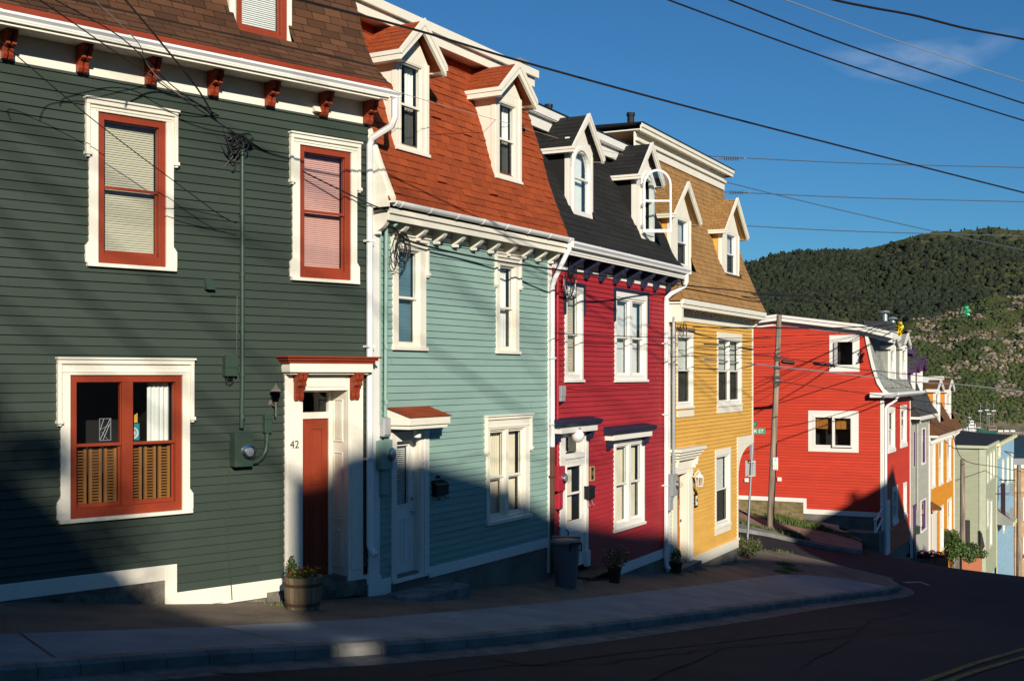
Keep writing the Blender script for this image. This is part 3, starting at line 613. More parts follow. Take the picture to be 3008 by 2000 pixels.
# left bargeboard and party panel
t=MB(); pp=[(-.02,2.2)]; 
t.prism([(-.36,2.38),(-.33,2.62),(-.16,3.02),(.02,3.50),(.02,3.40),(-.0,2.38)],'x',.0,.045); H.part('party_panel',t,m_cream)
t=MB(); t.prism([(-.42,2.44),(-.42,2.52),(-.20,3.02),(-.0,3.55),(.05,3.52),(-.13,3.0),(-.33,2.50),(-.33,2.44)],'x',.045,.10); H.part('roof_edge_board',t,m_cream)
t=MB(); q=[(-.02,5.36),(-.02,5.60),(.10,5.60),(.10,5.36)]; t.box(0,TW+.02,.36,.40,5.30,5.47); t.box(-.0,TW+.03,.40,.75,5.34,5.37); H.part('upper_fascia',t,m_cream,bevel=.004)
t=MB(); t.box(-.03,TW+.06,.29,.34,5.46,5.60); t.box(-.03,TW+.06,.34,7.5,5.48,5.585); H.part('roof_cap',t,m_cream,bevel=.004)
t=MB(); a=T.pt('R6',1160,380,-1)[0]; t.box(a-.08,a+.12,.9,1.2,5.6,5.95); t.box(a-.14,a+.18,.84,1.26,5.9,5.98); H.part('roof_vent',t,m_metal)
tcs=dict(l=.13,r=.13,t=.13,hood=True,sill=.03,b=.05,ear=.28,th=.03)
window(H,*uL,m_cream,m_cream,fr=.012,foot=.03,back='blind',bmat=m_tealb,cs=dict(tcs,l=.14,r=.17),rail=.04,seed=4,label='upper window with teal blind behind the cables')
W=window(H,*uR,m_cream,m_cream,fr=.012,foot=.03,back='right',bmat=m_curt,cs=dict(tcs,l=.12,r=.14),rail=.04,seed=5,label='narrow upper window with a stained glass panel in the lower sash')
b=MB(); x=uR[0]+.05; b.prism([(x,uR[2]+.06),(x+.13,uR[2]+.06),(x+.13,uR[2]+.44),(x+.11,uR[2]+.49),(x+.065,uR[2]+.51),(x+.02,uR[2]+.49),(x,uR[2]+.44)],'y',.085,.09); H.part('stained_glass',b,m_curt2,W)
b=MB()
for k in range(9): b.box(x+.025+.02*(k%3),x+.06+.02*(k%3),.082,.084,uR[2]+.09+.04*k,uR[2]+.115+.04*k)
H.part('stained_glass_leaves',b,m_leaf,W)
window(H,*lw,m_cream,m_cream,cols=2,fr=.025,foot=.05,mull=.10,back='curtain',bmat=m_curt2,cs=dict(l=.10,r=.17,t=.16,hood=True,sill=.04,b=.06,ear=.30,th=.035),rail=.06,seed=6,label='double ground floor window with pale curtains',meet=.46)
# door
d=MB(); d.box(dL,dt[0],-.04,0,dbot,dtop+.14); d.box(dt[1]+.02,dR,-.04,0,dbot,dtop+.14); d.box(dt[0],dt[1]+.02,-.04,0,dtop,dtop+.14); d.box(dt[1],dt[1]+.02,-.02,.16,dbot,dtop); d.box(dt[1]+.10,dt[1]+.13,-.055,-.04,dbot,dtop+.1); d.box(dL-.01,dR+.02,-.09,.1,dbot-.05,dbot+.0)
H.part('door_frame',d,m_whitew,bevel=.004)
q=MB(); y=.09; gz0=T.pt('R8',247,755)[1]; gx0,gx1=dt[0]+.06,dt[1]-.14
q.box(dt[0],gx0,y,y+.04,dbot,dtop); q.box(gx1,dt[1],y,y+.04,dbot,dtop); q.box(gx0,gx1,y,y+.04,dbot,gz0); q.box(gx0,gx1,y,y+.04,dtop-.07,dtop); q.ring(gx0-.02,gx1+.02,gz0-.02,dtop-.05,.025,y-.012,y)
m=(dt[0]+dt[1])/2
for x0,x1 in ((dt[0]+.1,m-.03),(m+.03,dt[1]-.1)): panel(q,x0,x1,dbot+.2,gz0-.22,y)
D=H.part('door',q,m_white,bevel=.002)
q=MB(); q.quad((gx0,y+.02,gz0),(gx1,y+.02,gz0),(gx1,y+.02,dtop-.07),(gx0,y+.02,dtop-.07)); H.part('pane',q,m_glass,D)
q=MB(); slats(q,gx0,gx1,gz0,dtop-.07,y+.06,.03,.024,.7); H.part('blind',q,m_curt,D)
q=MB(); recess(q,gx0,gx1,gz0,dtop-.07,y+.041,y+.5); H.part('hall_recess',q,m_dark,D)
k=MB(); k.sphere((dt[1]-.06,y-.045,gz0-.12),.03); k.lathe([(.03,0),(.03,.012)],(dt[1]-.06,y-.001,gz0+.06),12,'y'); H.part('knob',k,m_steel,D,smooth=True)
a,z=T.pt('R8',445,470,.04); place_text(H.root,'40',.12,paint('pale_blue_number',(.25,.42,.50),bump=0),a,-.045,z+4.05,'house_number')
# canopy
c0=T.pt('R8',345,230,.45)[0]; c1=T.pt('R8',612,230,.45)[0]; ct=T.pt('R8',345,170,.45)[1]; cb=T.pt('R8',345,252,.45)[1]
c=MB(); c.box(c0+.03,c1-.03,-.42,.0,cb,ct-.11); c.box(c0,c1,-.45,-.42+.0,ct-.12,ct); c.box(c0,c0+.03,-.42,0,ct-.12,ct); c.box(c1-.03,c1,-.42,0,ct-.12,ct); c.prism([(0,ct),(-.42,ct),(0,ct+.13)],'x',c0,c0+.03); c.prism([(0,ct),(-.42,ct),(0,ct+.13)],'x',c1-.03,c1)
H.part('door_canopy',c,m_cream,bevel=.004)
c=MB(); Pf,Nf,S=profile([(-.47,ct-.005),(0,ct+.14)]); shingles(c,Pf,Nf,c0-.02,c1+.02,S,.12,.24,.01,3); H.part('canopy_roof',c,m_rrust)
# lamp under canopy
a,z=T.pt('R8',395,290,.2)
L=walled(H,'porch_lamp','white cylinder lamp hanging under the small teal house canopy','lamp',a,-.2,cb,'porch lamps'); mb=MB(); mb.lathe([(.05,-.14),(.055,-.13),(.055,-.01),(.03,0)],(0,0,0),16); L.part('lamp_shade',mb,m_white,smooth=True)
mb=MB(); mb.lathe([(.03,0),(.065,0),(.065,.012)],(0,0,-.012),14); L.part('lamp_base',mb,m_metal)
# meters
p1=T.pt('R8',140,325,.1); p2=T.pt('R8',228,500,.1)
M=meter('electric_meter','teal painted meter box with glass dome left of the white door',H,(p1[0]+p2[0])/2-.02,(p1[1]+p2[1])/2,0,.24,p1[1]-p2[1],m_teal,d=.14,dx=.09)
p1=T.pt('R8',165,180,.1); p2=T.pt('R8',228,285,.1)
J=walled(H,'junction_box','grey plastic junction box above the teal meter','junction box',(p1[0]+p2[0])/2,0,(p1[1]+p2[1])/2,'boxes on the teal house'); mb=MB(); mb.box(-.09,.09,-.10,0,-.14,.14); mb.box(-.08,.08,-.115,-.09,-.12,.13); J.part('box_body',mb,m_grey,bevel=.012)
mb=MB(); mb.tube([(-.03,-.04,-.14),(-.02,-.04,-.19),(.03,-.04,-.2)],.014,6); J.part('cable_gland',mb,m_black)
p1=T.pt('R8',145,505,.05); p2=T.pt('R8',205,680,.05); J=walled(H,'cable_box','flat teal cable box under the teal meter','cable box',(p1[0]+p2[0])/2,0,(p1[1]+p2[1])/2,'boxes on the teal house'); mb=MB(); mb.box(-.09,.09,-.07,0,-.2,.2); mb.box(-.08,.08,-.08,-.06,-.19,.19); J.part('box_body',mb,m_teal,bevel=.006)
a,zt=T.pt('R7',172,150,.08); zbm=T.pt('R7',172,1400,.08)[1]
mast(H,[(a+.04,-.10,zt+.02),(a+.04,-.08,zbm)],.028,m_teal,clips=(1.7,.4,-.4)); mast(H,[(a-.03,-.05,zt-.1),(a-.03,-.05,zbm-.1)],.012,m_teal,head=False,name='conduit')
# mailbox
a,z=T.pt('R8',560,640,.1); L=walled(H,'mailbox','black letter box with scalloped crest on the teal wall','mailbox',a,0,z,'letter boxes by the doors')
mb=MB(); mb.box(-.17,.17,-.11,0,-.10,.06); mb.prism([(0,.06),(-.12,.06),(-.08,.10),(0,.12)],'x',-.18,.18); L.part('box_body',mb,m_black,bevel=.006)
mb=MB(); mb.prism([(-.17,.1),(-.15,.15),(-.08,.16),(-.04,.21),(.04,.21),(.08,.16),(.15,.15),(.17,.1)],'y',-.02,-.005); mb.tube([(-.12,-.06,-.1),(-.12,-.1,-.16),(-.12,-.14,-.13)],.008,6); mb.tube([(.12,-.06,-.1),(.12,-.1,-.16),(.12,-.14,-.13)],.008,6); L.part('crest_and_hooks',mb,m_black)
# downpipe right
a=T.pt('R7',1283,700,.08)[0]; zj=T.pt('R8',1288,362,.08)[1]; zb_=T.pt('R8',1288,1200,.08)[1]
downpipe(H,[(TW+.02,-.36,2.38),(TW+.02,-.36,2.28),(TW+.01,-.30,2.18),(a,-.12,1.72),(a,-.08,1.6),(a,-.08,zj)],m_gutter,.045,clips=[(a,-.08,.3),(a,-.08,-.9)])
downpipe(H,[(a+.005,-.08,zj+.02),(a+.005,-.08,zb_)],m_brownpipe,.042,name='lower_downpipe',clips=[(a,-.08,-1.85)])
# dormers
def tdorm(sl,sr,wl,wr,ap,el,label,seed,back_,bm,H=HT,F=T):
    d=-.02; s0=F.pt(*sl,d); s1=F.pt(*sr,d); o=F.rect(*wl,*wr[1:],d); zap=F.pt(*ap,.14)[1]; ze=F.pt(*el,.14)[1]
    def wf(body): window(H,o[0],o[1],o[2],o[3],m_cream,m_cream,parent=body,y=-.02,cs=dict(l=0,r=0,t=.0,b=.01,th=.015,sill=.01),fr=.02,foot=.04,rail=.035,back=back_,bmat=bm,recd=.7,seed=seed,screen=True)
    dormer(H,s0[0]+.03,s1[0]-.03,s0[1]+.03,ze+.12,zap,-.02,m_rrust,m_cream,o,winfn=wf,seed=seed,label=label,back=1.3,ov=.17,oside=.17)
tdorm(('R6',345,975),('R6',570,1045),('R6',378,395),('R6',522,1010),('R6',510,140),('R6',345,372),'dormer beside the brown roof, dark teal blinds in its window',21,'right',m_curt)
tdorm(('R6',1000,1165),('R6',1180,1215),('R6',1028,665),('R6',1138,1187),('R6',1160,430),('R6',1045,628),'dormer beside the black roof',22,'right',m_curt)
# ================================================================ CRIMSON HOUSE
H=house(R,'row_house','crimson clapboard house with black roof, navy trim and two arched white dormers',-4.95); HR=H
uL=R.rect('S2',180,305,296,1040); uR=R.rect('S2',595,348,836,1040); lw=R.rect('S3',590,300,820,985); lw=(lw[0],lw[1],R.pt('S3',590,1010)[1],lw[3])
dd=R.rect('S3',160,240,300,1290); ddr=R.pt('S3',330,700)[0]; dL=R.pt('S3',118,700)[0]; dR=R.pt('S3',352,700)[0]; dbot=R.pt('S3',320,1300)[1]; dtop=dd[3]
H.part('wall',clap(0,RW,-3.95,2.05,.098,[uL,uR,lw,(dL,dR,-5,dtop+.02)],lap=.021,seed=23),m_crim)
shell(H,RW,-4.95,2.3,m_crim)
t=MB(); t.box(dR,RW-.08,-.028,0,-4.14,-3.93); t.box(0,dL,-.028,0,-4.1,-3.93); t.box(RW-.10,RW+.0,-.028,0,-4.5,2.0); H.part('base_board',t,m_white,bevel=.004)
t=MB(); t.box(0,RW,0,.3,-4.95,-3.94); H.part('foundation',t,m_fgrey)
t=MB(); t.box(0,RW,-.018,.0,1.93,2.16); H.part('frieze',t,m_white); t=MB(); t.box(0,RW+.1,-.36,.0,2.22,2.25); t.box(0,RW+.1,-.345,-.325,2.18,2.34); H.part('eave_fascia',t,m_white)
gutter_run(H,-.02,RW+.30,-.46,2.42,h=.12)
for i,x in enumerate((410,515,612,705,795,885,965,1048)):
    a=R.pt('S1',x,1200,.1)[0]; b=MB(); bracket(b,a-.07,.12,-.02,2.21,.36,.30,2); H.part('eave_bracket',b,m_navy,bevel=.004)
rp=[(-.40,2.42),(-.22,2.58),(-.09,2.78),(.02,3.07),(.15,3.34),(.28,3.62),(.50,4.08),(.72,4.55),(.86,4.88)]
mansard(H,.0,RW+.03,rp,m_rblack,expo=.13,tab=.9,seed=31,lift=.007,wild=.5)
z1=R.pt('S1',310,215,-.6)[1]; print('R z1',z1)
t=MB(); t.box(0,RW,.54,.58,z1-.10,z1+.05); t.box(0,RW,.64,.72,z1-.34,z1-.10); t.box(0,RW,.56,.9,z1-.12,z1-.09); H.part('upper_fascia',t,m_white,bevel=.004)
t=MB(); zz=z1+.06; t.prism([(.52,zz),(.52,zz+.02),(4.2,zz+.75),(4.2,zz+.70)],'x',-.02,RW); t.prism([(4.2,zz+.70),(4.2,zz+.75),(7.5,zz),(7.5,zz-.05)],'x',-.02,RW)
H.part('upper_roof',t,paint('navy_felt',(.012,.02,.045),rough=.6))
t=MB(); a=R.pt('S1',250,90,-1.5)[0]; t.lathe([(.08,zz),(.08,zz+.52),(.09,zz+.53),(.09,zz+.58),(.03,zz+.59)],(a,1.5,0),12); H.part('vent_pipe',t,m_black)
rcs=dict(l=.10,r=.10,t=.12,sill=.03,b=.05,th=.03)
def navyhood(a0,a1,zt,drop,seed=0):
    n=MB(); n.box(a0-.15,a1+.15,-.06,0,zt+.13,zt+.19)
    for x in (a0-.15,a1+.10): n.box(x,x+.05,-.055,0,zt-drop,zt+.13)
    return n
W=window(H,*uL,m_white,m_white,fr=.03,foot=.10,back='blind',bmat=m_curt2,cs=rcs,rail=.05,seed=7,label='narrow upper window under the hanging cables'); H.part('navy_hood',navyhood(uL[0],uL[1],uL[3]-.0,.42),m_navy,W)
W=window(H,*uR,m_white,m_white,cols=2,fr=.045,foot=.10,mull=.16,back='curtain',bmat=m_bluec,cs=rcs,rail=.05,seed=8,label='double upper window with lace curtains'); H.part('navy_hood',navyhood(uR[0],uR[1],uR[3],.5),m_navy,W)
W=window(H,*lw,m_white,m_white,cols=2,fr=.045,foot=.10,mull=.14,back='curtain',bmat=m_curt2,cs=dict(l=.11,r=.06,t=.06,sill=.03,b=.06,th=.03),rail=.05,seed=9,label='double ground floor window with striped curtains')
def canopy(H,F,sv,x0,x1,yt,d,parent,zt=None,topm=m_navy,botm=m_white,h1=.12,h2=.12):
    a0,z0=F.pt(sv,x0,yt,d); a1=F.pt(sv,x1,yt,d)[0]
    n=MB(); n.prism([(0,z0+.06),(-d-.06,z0),(-d-.06,z0-.03),(-d,z0-h1),(0,z0-h1)],'x',a0,a1); A=H.part('canopy_cornice',n,topm,parent,bevel=.004)
    n=MB(); n.box(a0+.07,a1-.07,-d+.03,0,z0-h1-h2,z0-h1); H.part('canopy_fascia',n,botm,parent,bevel=.004); 
    n=MB(); 
    for x in (a0+.12,a1-.2): bracket(n,x,.08,-.03,z0-h1-h2,.2,d*.6,0)
    H.part('canopy_bracket',n,topm,parent); return a0,a1,z0
canopy(H,R,'S3',580,922,178,.24,W,h1=.10); ca=canopy(H,R,'S3',140,468,112,.26,None,h1=.10)
d=MB(); d.box(dL,dd[0],-.04,0,dbot,dtop+.08); d.box(ddr,dR,-.04,0,dbot,dtop+.08); d.box(dd[0],ddr,-.04,0,dtop,dtop+.08); d.box(ddr-.02,ddr,-.0,.2,dbot,dtop); zr=R.pt('S3',163,405)[1]; d.box(dd[0],ddr,-.03,.06,zr-.05,zr+.05)
d.box(dL-.02,dd[0]+.02,-.06,0,zr+.42,zr+.47); d.box(ddr-.02,dR+.03,-.06,0,zr+.42,zr+.47); d.box(ddr-.03,dR+.03,-.07,0,dbot-.05,dbot+.25); H.part('door_frame',d,m_white,bevel=.004)
q=MB(); y=.0; x0,x1=dd[0]+.02,ddr-.02; m0,m1=x0+.10,x1-.12; g0=R.pt('S3',205,945)[1]; g1=R.pt('S3',205,485)[1]
q.box(x0,m0,y,y+.04,dbot,zr-.05); q.box(m1,x1,y,y+.04,dbot,zr-.05); q.box(m0,m1,y,y+.04,dbot,g0); q.box(m0,m1,y,y+.04,g1,zr-.05); gm=(g0+g1)/2; q.box(m0,m1,y,y+.03,gm-.02,gm+.02); q.ring(m0-.02,m1+.02,g0-.02,g1+.02,.025,y-.012,y)
mm=(m0+m1)/2; panel(q,m0,mm-.03,dbot+.2,g0-.2,y); panel(q,mm+.03,m1,dbot+.2,g0-.2,y)
D=H.part('door',q,m_white,bevel=.002,label='white storm door half glazed')
q=MB(); q.quad((m0,y+.02,g0),(m1,y+.02,g0),(m1,y+.02,g1),(m0,y+.02,g1)); q.quad((dd[0],y+.15,zr+.05),(ddr-.02,y+.15,zr+.05),(ddr-.02,y+.15,dtop),(dd[0],y+.15,dtop)); H.part('pane',q,m_glass,D)
q=MB(); drape(q,m0,m0+(m1-m0)*.66,g0,g1-.08,y+.1,.05,.012,4); drape(q,dd[0],dd[0]+(ddr-dd[0])*.6,zr+.05,dtop,y+.2,.05,.01,5); H.part('curtain',q,m_curt2,D)
q=MB(); recess(q,m0,m1,g0,g1,y+.041,y+.5); recess(q,dd[0],ddr-.02,zr+.05,dtop,y+.16,y+.6); H.part('hall_recess',q,m_dark,D)
k=MB(); k.tube([(x0+.05,y,g0-.12),(x0+.05,y-.06,g0-.16),(x0+.05,y-.06,g0-.30),(x0+.05,y,g0-.34)],.012,6); H.part('door_handle',k,m_black,D)
# red conduit and meter
a=R.pt('S3',103,300,.05)[0]; zt=R.pt('S2',103,200,.05)[1]; zb_=R.pt('S3',103,490,.05)[1]
mast(H,[(a,-.06,zt),(a,-.06,zb_)],.028,m_rlid,clips=(1.2,.3,-.7),head=False)
p1=R.pt('S3',95,490,.1); p2=R.pt('S3',165,675,.1)
meter('electric_meter','red painted meter box with glass dome beside the white storm door',H,(p1[0]+p2[0])/2-.06,(p1[1]+p2[1])/2,0,.28,p1[1]-p2[1],m_rlid,d=.15,dx=.1,dz=0)
p1=R.pt('S3',100,680,.05); p2=R.pt('S3',150,815,.05); J=walled(H,'junction_box','small red box right under the red meter','junction box',(p1[0]+p2[0])/2-.04,0,(p1[1]+p2[1])/2,'boxes on the crimson house'); mb=MB(); mb.box(-.09,.09,-.10,0,-.20,.20); mb.box(-.095,.095,-.11,-.05,.1,.21); J.part('box_body',mb,m_rlid,bevel=.012); mb=MB(); mb.tube([(0,-.05,-.2),(0,-.05,-.26)],.015,6); J.part('cable_gland',mb,m_black)
a,z=R.pt('S2',140,1160,.05); J=walled(H,'cable_box','pale grey cable box on crimson boards above the door canopy','cable box',a,0,z,'boxes on the crimson house'); mb=MB(); mb.box(-.10,.10,-.09,0,-.14,.14); mb.box(-.105,.105,-.10,-.04,-.05,.15); J.part('box_body',mb,m_grey,bevel=.01); mb=MB(); mb.tube([(-.05,-.04,-.14),(-.04,-.04,-.19),(.03,-.04,-.18)],.012,6); J.part('cable_gland',mb,m_black)
a,z=R.pt('S3',285,228,.22); L=walled(H,'globe_lamp','round white globe lamp under the crimson house door canopy','lamp',a,-.2,z,'porch lamps'); mb=MB(); mb.sphere((0,0,0),.125,18); L.part('globe',mb,paint('opal_glass',(.8,.8,.76),rough=.15,bump=0,var=0),smooth=True); mb=MB(); mb.lathe([(.05,.10),(.05,.14),(.07,.145),(.07,.16)],(0,0,0),12); L.part('lamp_base',mb,m_metal)
a,z=R.pt('S3',385,542); L=walled(H,'number_plaque','black house number plaque in a gilt frame on crimson boards','number plaque',a,-.016,z,'number plaques'); mb=MB(); mb.box(-.075,.075,-.02,0,-.12,.12); L.part('plate',mb,m_black); mb=MB(); mb.ring(-.10,.10,-.145,.145,.028,-.03,0); L.part('plaque_frame',mb,paint('gilt',(.38,.26,.13),rough=.5)); place_text(L.root,'38',.13,paint('brown_number',(.18,.12,.07),bump=0),0,-.024,0,'plaque_number')
a,z=R.pt('S3',393,703,.1); L=walled(H,'mailbox','black letter box with newspaper hooks beneath the number plaque','mailbox',a,-.01,z,'letter boxes by the doors'); mb=MB(); mb.box(-.15,.15,-.10,0,-.12,.10); mb.prism([(0,.1),(-.12,.09),(-.10,.12),(0,.14)],'x',-.16,.16); L.part('box_body',mb,m_black,bevel=.006)
mb=MB()
for x in (-.09,.09): mb.tube([(x,-.05,-.12),(x,-.07,-.22),(x,-.10,-.26),(x,-.12,-.22)],.006,6)
L.part('hooks',mb,m_metal)
# downpipe right (white)
a=R.pt('S2',1015,700,.08)[0]; zb_=R.pt('S3',997,1340,.1)[1]
downpipe(H,[(RW+.18,-.38,2.32),(RW+.18,-.38,2.12),(RW+.16,-.34,2.02),(a+.1,-.16,1.82),(a,-.09,1.72),(a,-.08,1.6),(a,-.08,zb_+.12),(a,-.11,zb_+.02),(a,-.17,zb_-.04)],m_gutter,.052,clips=[(a,-.08,.7),(a,-.08,-.9),(a,-.08,-2.5)])
# arched dormers
def adorm(sl,sr,wl,wr,ap,el,label,seed,opensash=False):
    F=R; d=-.10; y=.10; s0=F.pt(*sl,d); s1=F.pt(*sr,d); o=F.rect(*wl,*wr[1:],d); zap=F.pt(*ap,.1)[1]; ze=F.pt(*el,.1)[1]
    o0,o1,oz0,oz1=o; r=(o1-o0)/2; am=(o0+o1)/2; zsp=oz1-r
    def arc(rr,n=14): return [(am+rr*math.cos(math.pi*i/n),zsp+rr*math.sin(math.pi*i/n)) for i in range(n+1)]
    def wf(body):
        # spandrel filling between arch and face
        hw=(s1[0]-s0[0])/2-.03; sp=MB(); A=arc(r+.0)
        top=[(am+hw,zsp),(am+hw,oz1+.10),(am-hw,oz1+.10),(am-hw,zsp)]
        sp.prism([(am+r,zsp),(am+hw,zsp),(am+hw,oz1+.12),(am,oz1+.12)]+[p for p in A[7:0:-1]],'y',y,y+.09)
        sp.prism([(am,oz1+.12),(am-hw,oz1+.12),(am-hw,zsp),(am-r,zsp)]+[p for p in A[13:6:-1]],'y',y,y+.09)
        H.part('arch_head',sp,m_white,body)
        fm=MB(); w=.055
        fm.box(o0,o0+w,y-.03,y+.08,oz0,zsp); fm.box(o1-w,o1,y-.03,y+.08,oz0,zsp); fm.box(o0+w,o1-w,y-.03,y+.08,oz0,oz0+.10)
        B=arc(r); Ci=arc(r-w)
        for i in range(14): fm.prism([B[i],B[i+1],Ci[i+1],Ci[i]],'y',y-.03,y+.08)
        zm=oz0+(oz1-oz0)*.55; fm.box(o0+w,o1-w,y,y+.06,zm-.02,zm+.02)
        H.part('window_casing',fm,m_white,body)
        if not opensash:
            g=MB(); g.prism([(o0+w,oz0+.1)]+[(o1-w,oz0+.1)]+Ci,'y',y+.03,y+.034); H.part('pane',g,m_glass,body)
        rc=MB(); recess(rc,o0,o1,oz0,oz1,y+.09,y+.8); H.part('room_recess',rc,m_dark,body)
        b=MB(); x1=o0+(o1-o0)*.45; b.prism([(o0+w,oz0+.1),(x1,oz0+.1),(x1,oz1-.06),(o0+w,zsp+.05)],'y',y+.13,y+.135); H.part('blind',b,m_pinkb if not opensash else m_bluec,body)
        b=MB(); drape(b,x1,o1-w,oz0+.1,oz1-.03,y+.16,.06,.012,seed); H.part('curtain',b,m_curt,body)
    bd=dormer(H,s0[0]+.02,s1[0]-.02,s0[1]+.04,ze+.02,zap,y,m_rblack,m_whitew,(o0,o1,oz0,oz1),winfn=wf,seed=seed,label=label,back=1.4,ov=.14,oside=.16,cheek=m_rblack,arch=True,expo=.13,tab=.8,trim=m_whitew,fz=.09)
    return bd,o,am,r,zsp,y
adorm(('S1',378,890),('S1',540,930),('S1',405,390),('S1',522,885),('S1',522,197),('S1',430,410),'arched dormer with closed window',41)
bd,o,am,r,zsp,y=adorm(('S1',815,1015),('S1',945,1030),('S1',858,555),('S1',938,1000),('S1',925,380),('S1',862,590),'arched dormer with its casement swung open',42,True)
# open casement: hinged on the left jamb, swung outwards
cz0=R.pt('S1',850,990,.15)[1]; wC=.62; ang=math.radians(62); w=.042; rr=.27; zs2=zsp+.02
fm=MB(); mm=wC/2
def arc2(q,n=14): return [(mm+q*math.cos(math.pi*i/n)*1.0,zs2+q*math.sin(math.pi*i/n)*1.15) for i in range(n+1)]
fm.box(0,w,0,.04,oz:=o[2]+.02,zs2); fm.box(wC-w,wC,0,.04,oz,zs2); fm.box(w,wC-w,0,.04,oz,oz+.07); zmid=oz+(zs2+.3-oz)*.52; fm.box(w,wC-w,0,.035,zmid-.02,zmid+.02)
B=arc2(mm); Ci=arc2(mm-w)
for i in range(14): fm.prism([B[i],B[i+1],Ci[i+1],Ci[i]],'y',0,.04)
g=MB(); g.prism([(w,oz+.07),(wC-w,oz+.07)]+Ci,'y',.018,.022)
ca_,sa_=math.cos(ang),math.sin(ang); hx=o[0]-.02; hy=y-.06
fn=lambda x,yy,z:(hx+x*ca_+yy*sa_,hy-x*sa_+yy*ca_,z)
H.part('open_casement',fm.map(fn),m_white,bd); H.part('casement_pane',g.map(fn),m_glass,bd)
hg=MB()
for z_ in (oz+.1,oz+.55,oz+1.0): hg.box(hx-.05,hx+.01,hy-.01,hy+.02,z_,z_+.08)
H.part('hinge',hg,m_metal,bd)

# ================================================================ YELLOW HOUSE
F=Yl; H=house(F,'row_house','mustard yellow clapboard house with tan shingle mansard and cream trim at the street corner',-5.6); HY_=H
uL=F.rect('S2',1108,668,1228,1262); uR=F.rect('S2',1448,698,1636,1240); lw=F.rect('S3',1432,398,1540,955); 
lw=(lw[0],lw[1],lw[2],lw[3])
dX0,dX1=F.pt('S3',1098,800)[0],F.pt('S3',1180,800)[0]; dL=F.pt('S3',1060,800)[0]; dR=F.pt('S3',1232,800)[0]; dtop=F.pt('S3',1098,555)[1]; dbot=F.pt('S3',1180,1285)[1]
zo=F.pt('S3',1690,275)[1]; ztrim=F.pt('S3',1420,1175)[1]
w0=F.pt('S3',1045,900)[0]
H.part('wall',clap(0,YW,-4.42,1.31,.095,[uL,uR,lw,(dL,dR,-6,dtop+.05),(YLW,YW+1,-6,zo)],lap=.028,seed=33,jit=.3),m_yel)
shell(H,YLW,-5.6,zo,m_yel); b=MB(); b.box(YW-.12,YW-.004,.13,7.5,zo,1.7); b.box(YLW-.1,YW-.005,.0,7.5,zo-.03,zo); H.part('overhang',b,m_yel)
t=MB(); t.box(dR,YLW+.03,-.03,0,-4.66,-4.42); t.box(dR,YLW+.04,-.06,0,-4.45,-4.40); t.box(0,dL,-.03,0,-4.66,-4.44); t.box(YLW-.09,YLW+.01,-.03,0,-4.42,zo-.25); t.box(YW-.09,YW+.01,-.03,0,zo,1.30); t.box(-.0,w0+.05,-.03,0,-4.6,1.1); t.box(YLW-.10,YW+.02,-.035,0,zo-.06,zo+.16); t.box(YLW-.10,YLW+.2,-.034,.0,zo-.26,zo-.06)
H.part('corner_board',t,m_cream,bevel=.004)
pb=MB(); Q=[(YLW+.10,zo-.26),(YLW+.2,zo-.26)]+[(YW-.0-(YW-YLW-.15)*math.cos(math.pi/2*i/8)*1.0,zo-.08-.42*(1-math.sin(math.pi/2*i/8))) for i in range(9)]
pb.prism([(YLW+.0,zo-.06),(YLW+.0,zo-.75)]+[(YLW+.04+(YW-YLW-.1)*(1-math.cos(math.pi/2*i/8)),zo-.75+.66*math.sin(math.pi/2*i/8)) for i in range(9)]+[(YW,zo-.06)],'y',-.03,-.005); H.part('corner_bracket',pb,m_cream)
t=MB(); t.box(0,YLW,0,.3,-5.6,-4.43); H.part('foundation',t,m_fgrey)
t=MB(); t.box(0,YW,-.035,0,1.26,1.56); t.box(0,YW+.08,-.30,0,1.62,1.66); t.box(0,YW+.1,-.345,-.30,1.52,1.70); t.box(0,YW+.12,-.375,-.345,1.61,1.73); t.box(0,YW,-.055,0,1.46,1.49); t.box(0,.16,-.32,0,1.2,1.6)
t.prism([(0,1.55),(-.30,1.60),(-.27,1.52),(-.18,1.48),(-.12,1.36),(0,1.26)],'x',YW-.08,YW+.04)
H.part('eave_fascia',t,m_cream,bevel=.004)
n=26
for i in range(n):
    a=.25+(YW-.4)*i/(n-1); b=MB(); b.prism([(0,1.50),(-.29,1.62),(-.29,1.58),(-.14,1.54),(-.09,1.50)],'x',a-.035,a+.035); b.box(a-.03,a+.03,-.09,-.0,1.44,1.51); H.part('eave_dentil',b,m_cream)
yp=[(-.38,1.74),(-.24,2.02),(-.04,2.45),(.22,3.05),(.45,3.8),(.65,4.5),(.82,5.1),(.86,5.26)]
mansard(H,.0,YW-.0,yp,m_rtan,expo=.135,tab=.20,seed=51,lift=.012,wild=.3)
ztf=F.side('S1',1395,612,YW)[1]; yu=F.side('S1',1465,565,YW+.28); zu=yu[1]; zd=F.side('S1',1462,608,YW+.28)[1]; yf_=yu[0]; print('yellow',ztf,yu,zd)
t=MB(); t.box(0,YW,.80,.84,5.22,ztf+.1); t.box(-.0,YW,.74,.80,ztf-.16,ztf-.1); H.part('upper_frieze',t,m_cream,bevel=.004)
t=MB(); t.box(-.05,YW+.26,yf_+.03,7.6,zd+.03,zd+.06); t.box(-.05,YW+.28,yf_,yf_+.03,zd,zd+.14); t.box(-.05,YW+.30,yf_-.03,yf_,zu-.09,zu); t.box(YW+.25,YW+.28,yf_+.03,7.6,zd,zd+.14); H.part('roof_fascia',t,m_cream,bevel=.004)
t=MB(); t.prism([(yf_-.04,zu),(yf_-.04,zu+.03),(4,zu+.10),(7.6,zu+.05),(7.6,zu)],'x',-.05,YW+.31); H.part('upper_roof',t,m_black)
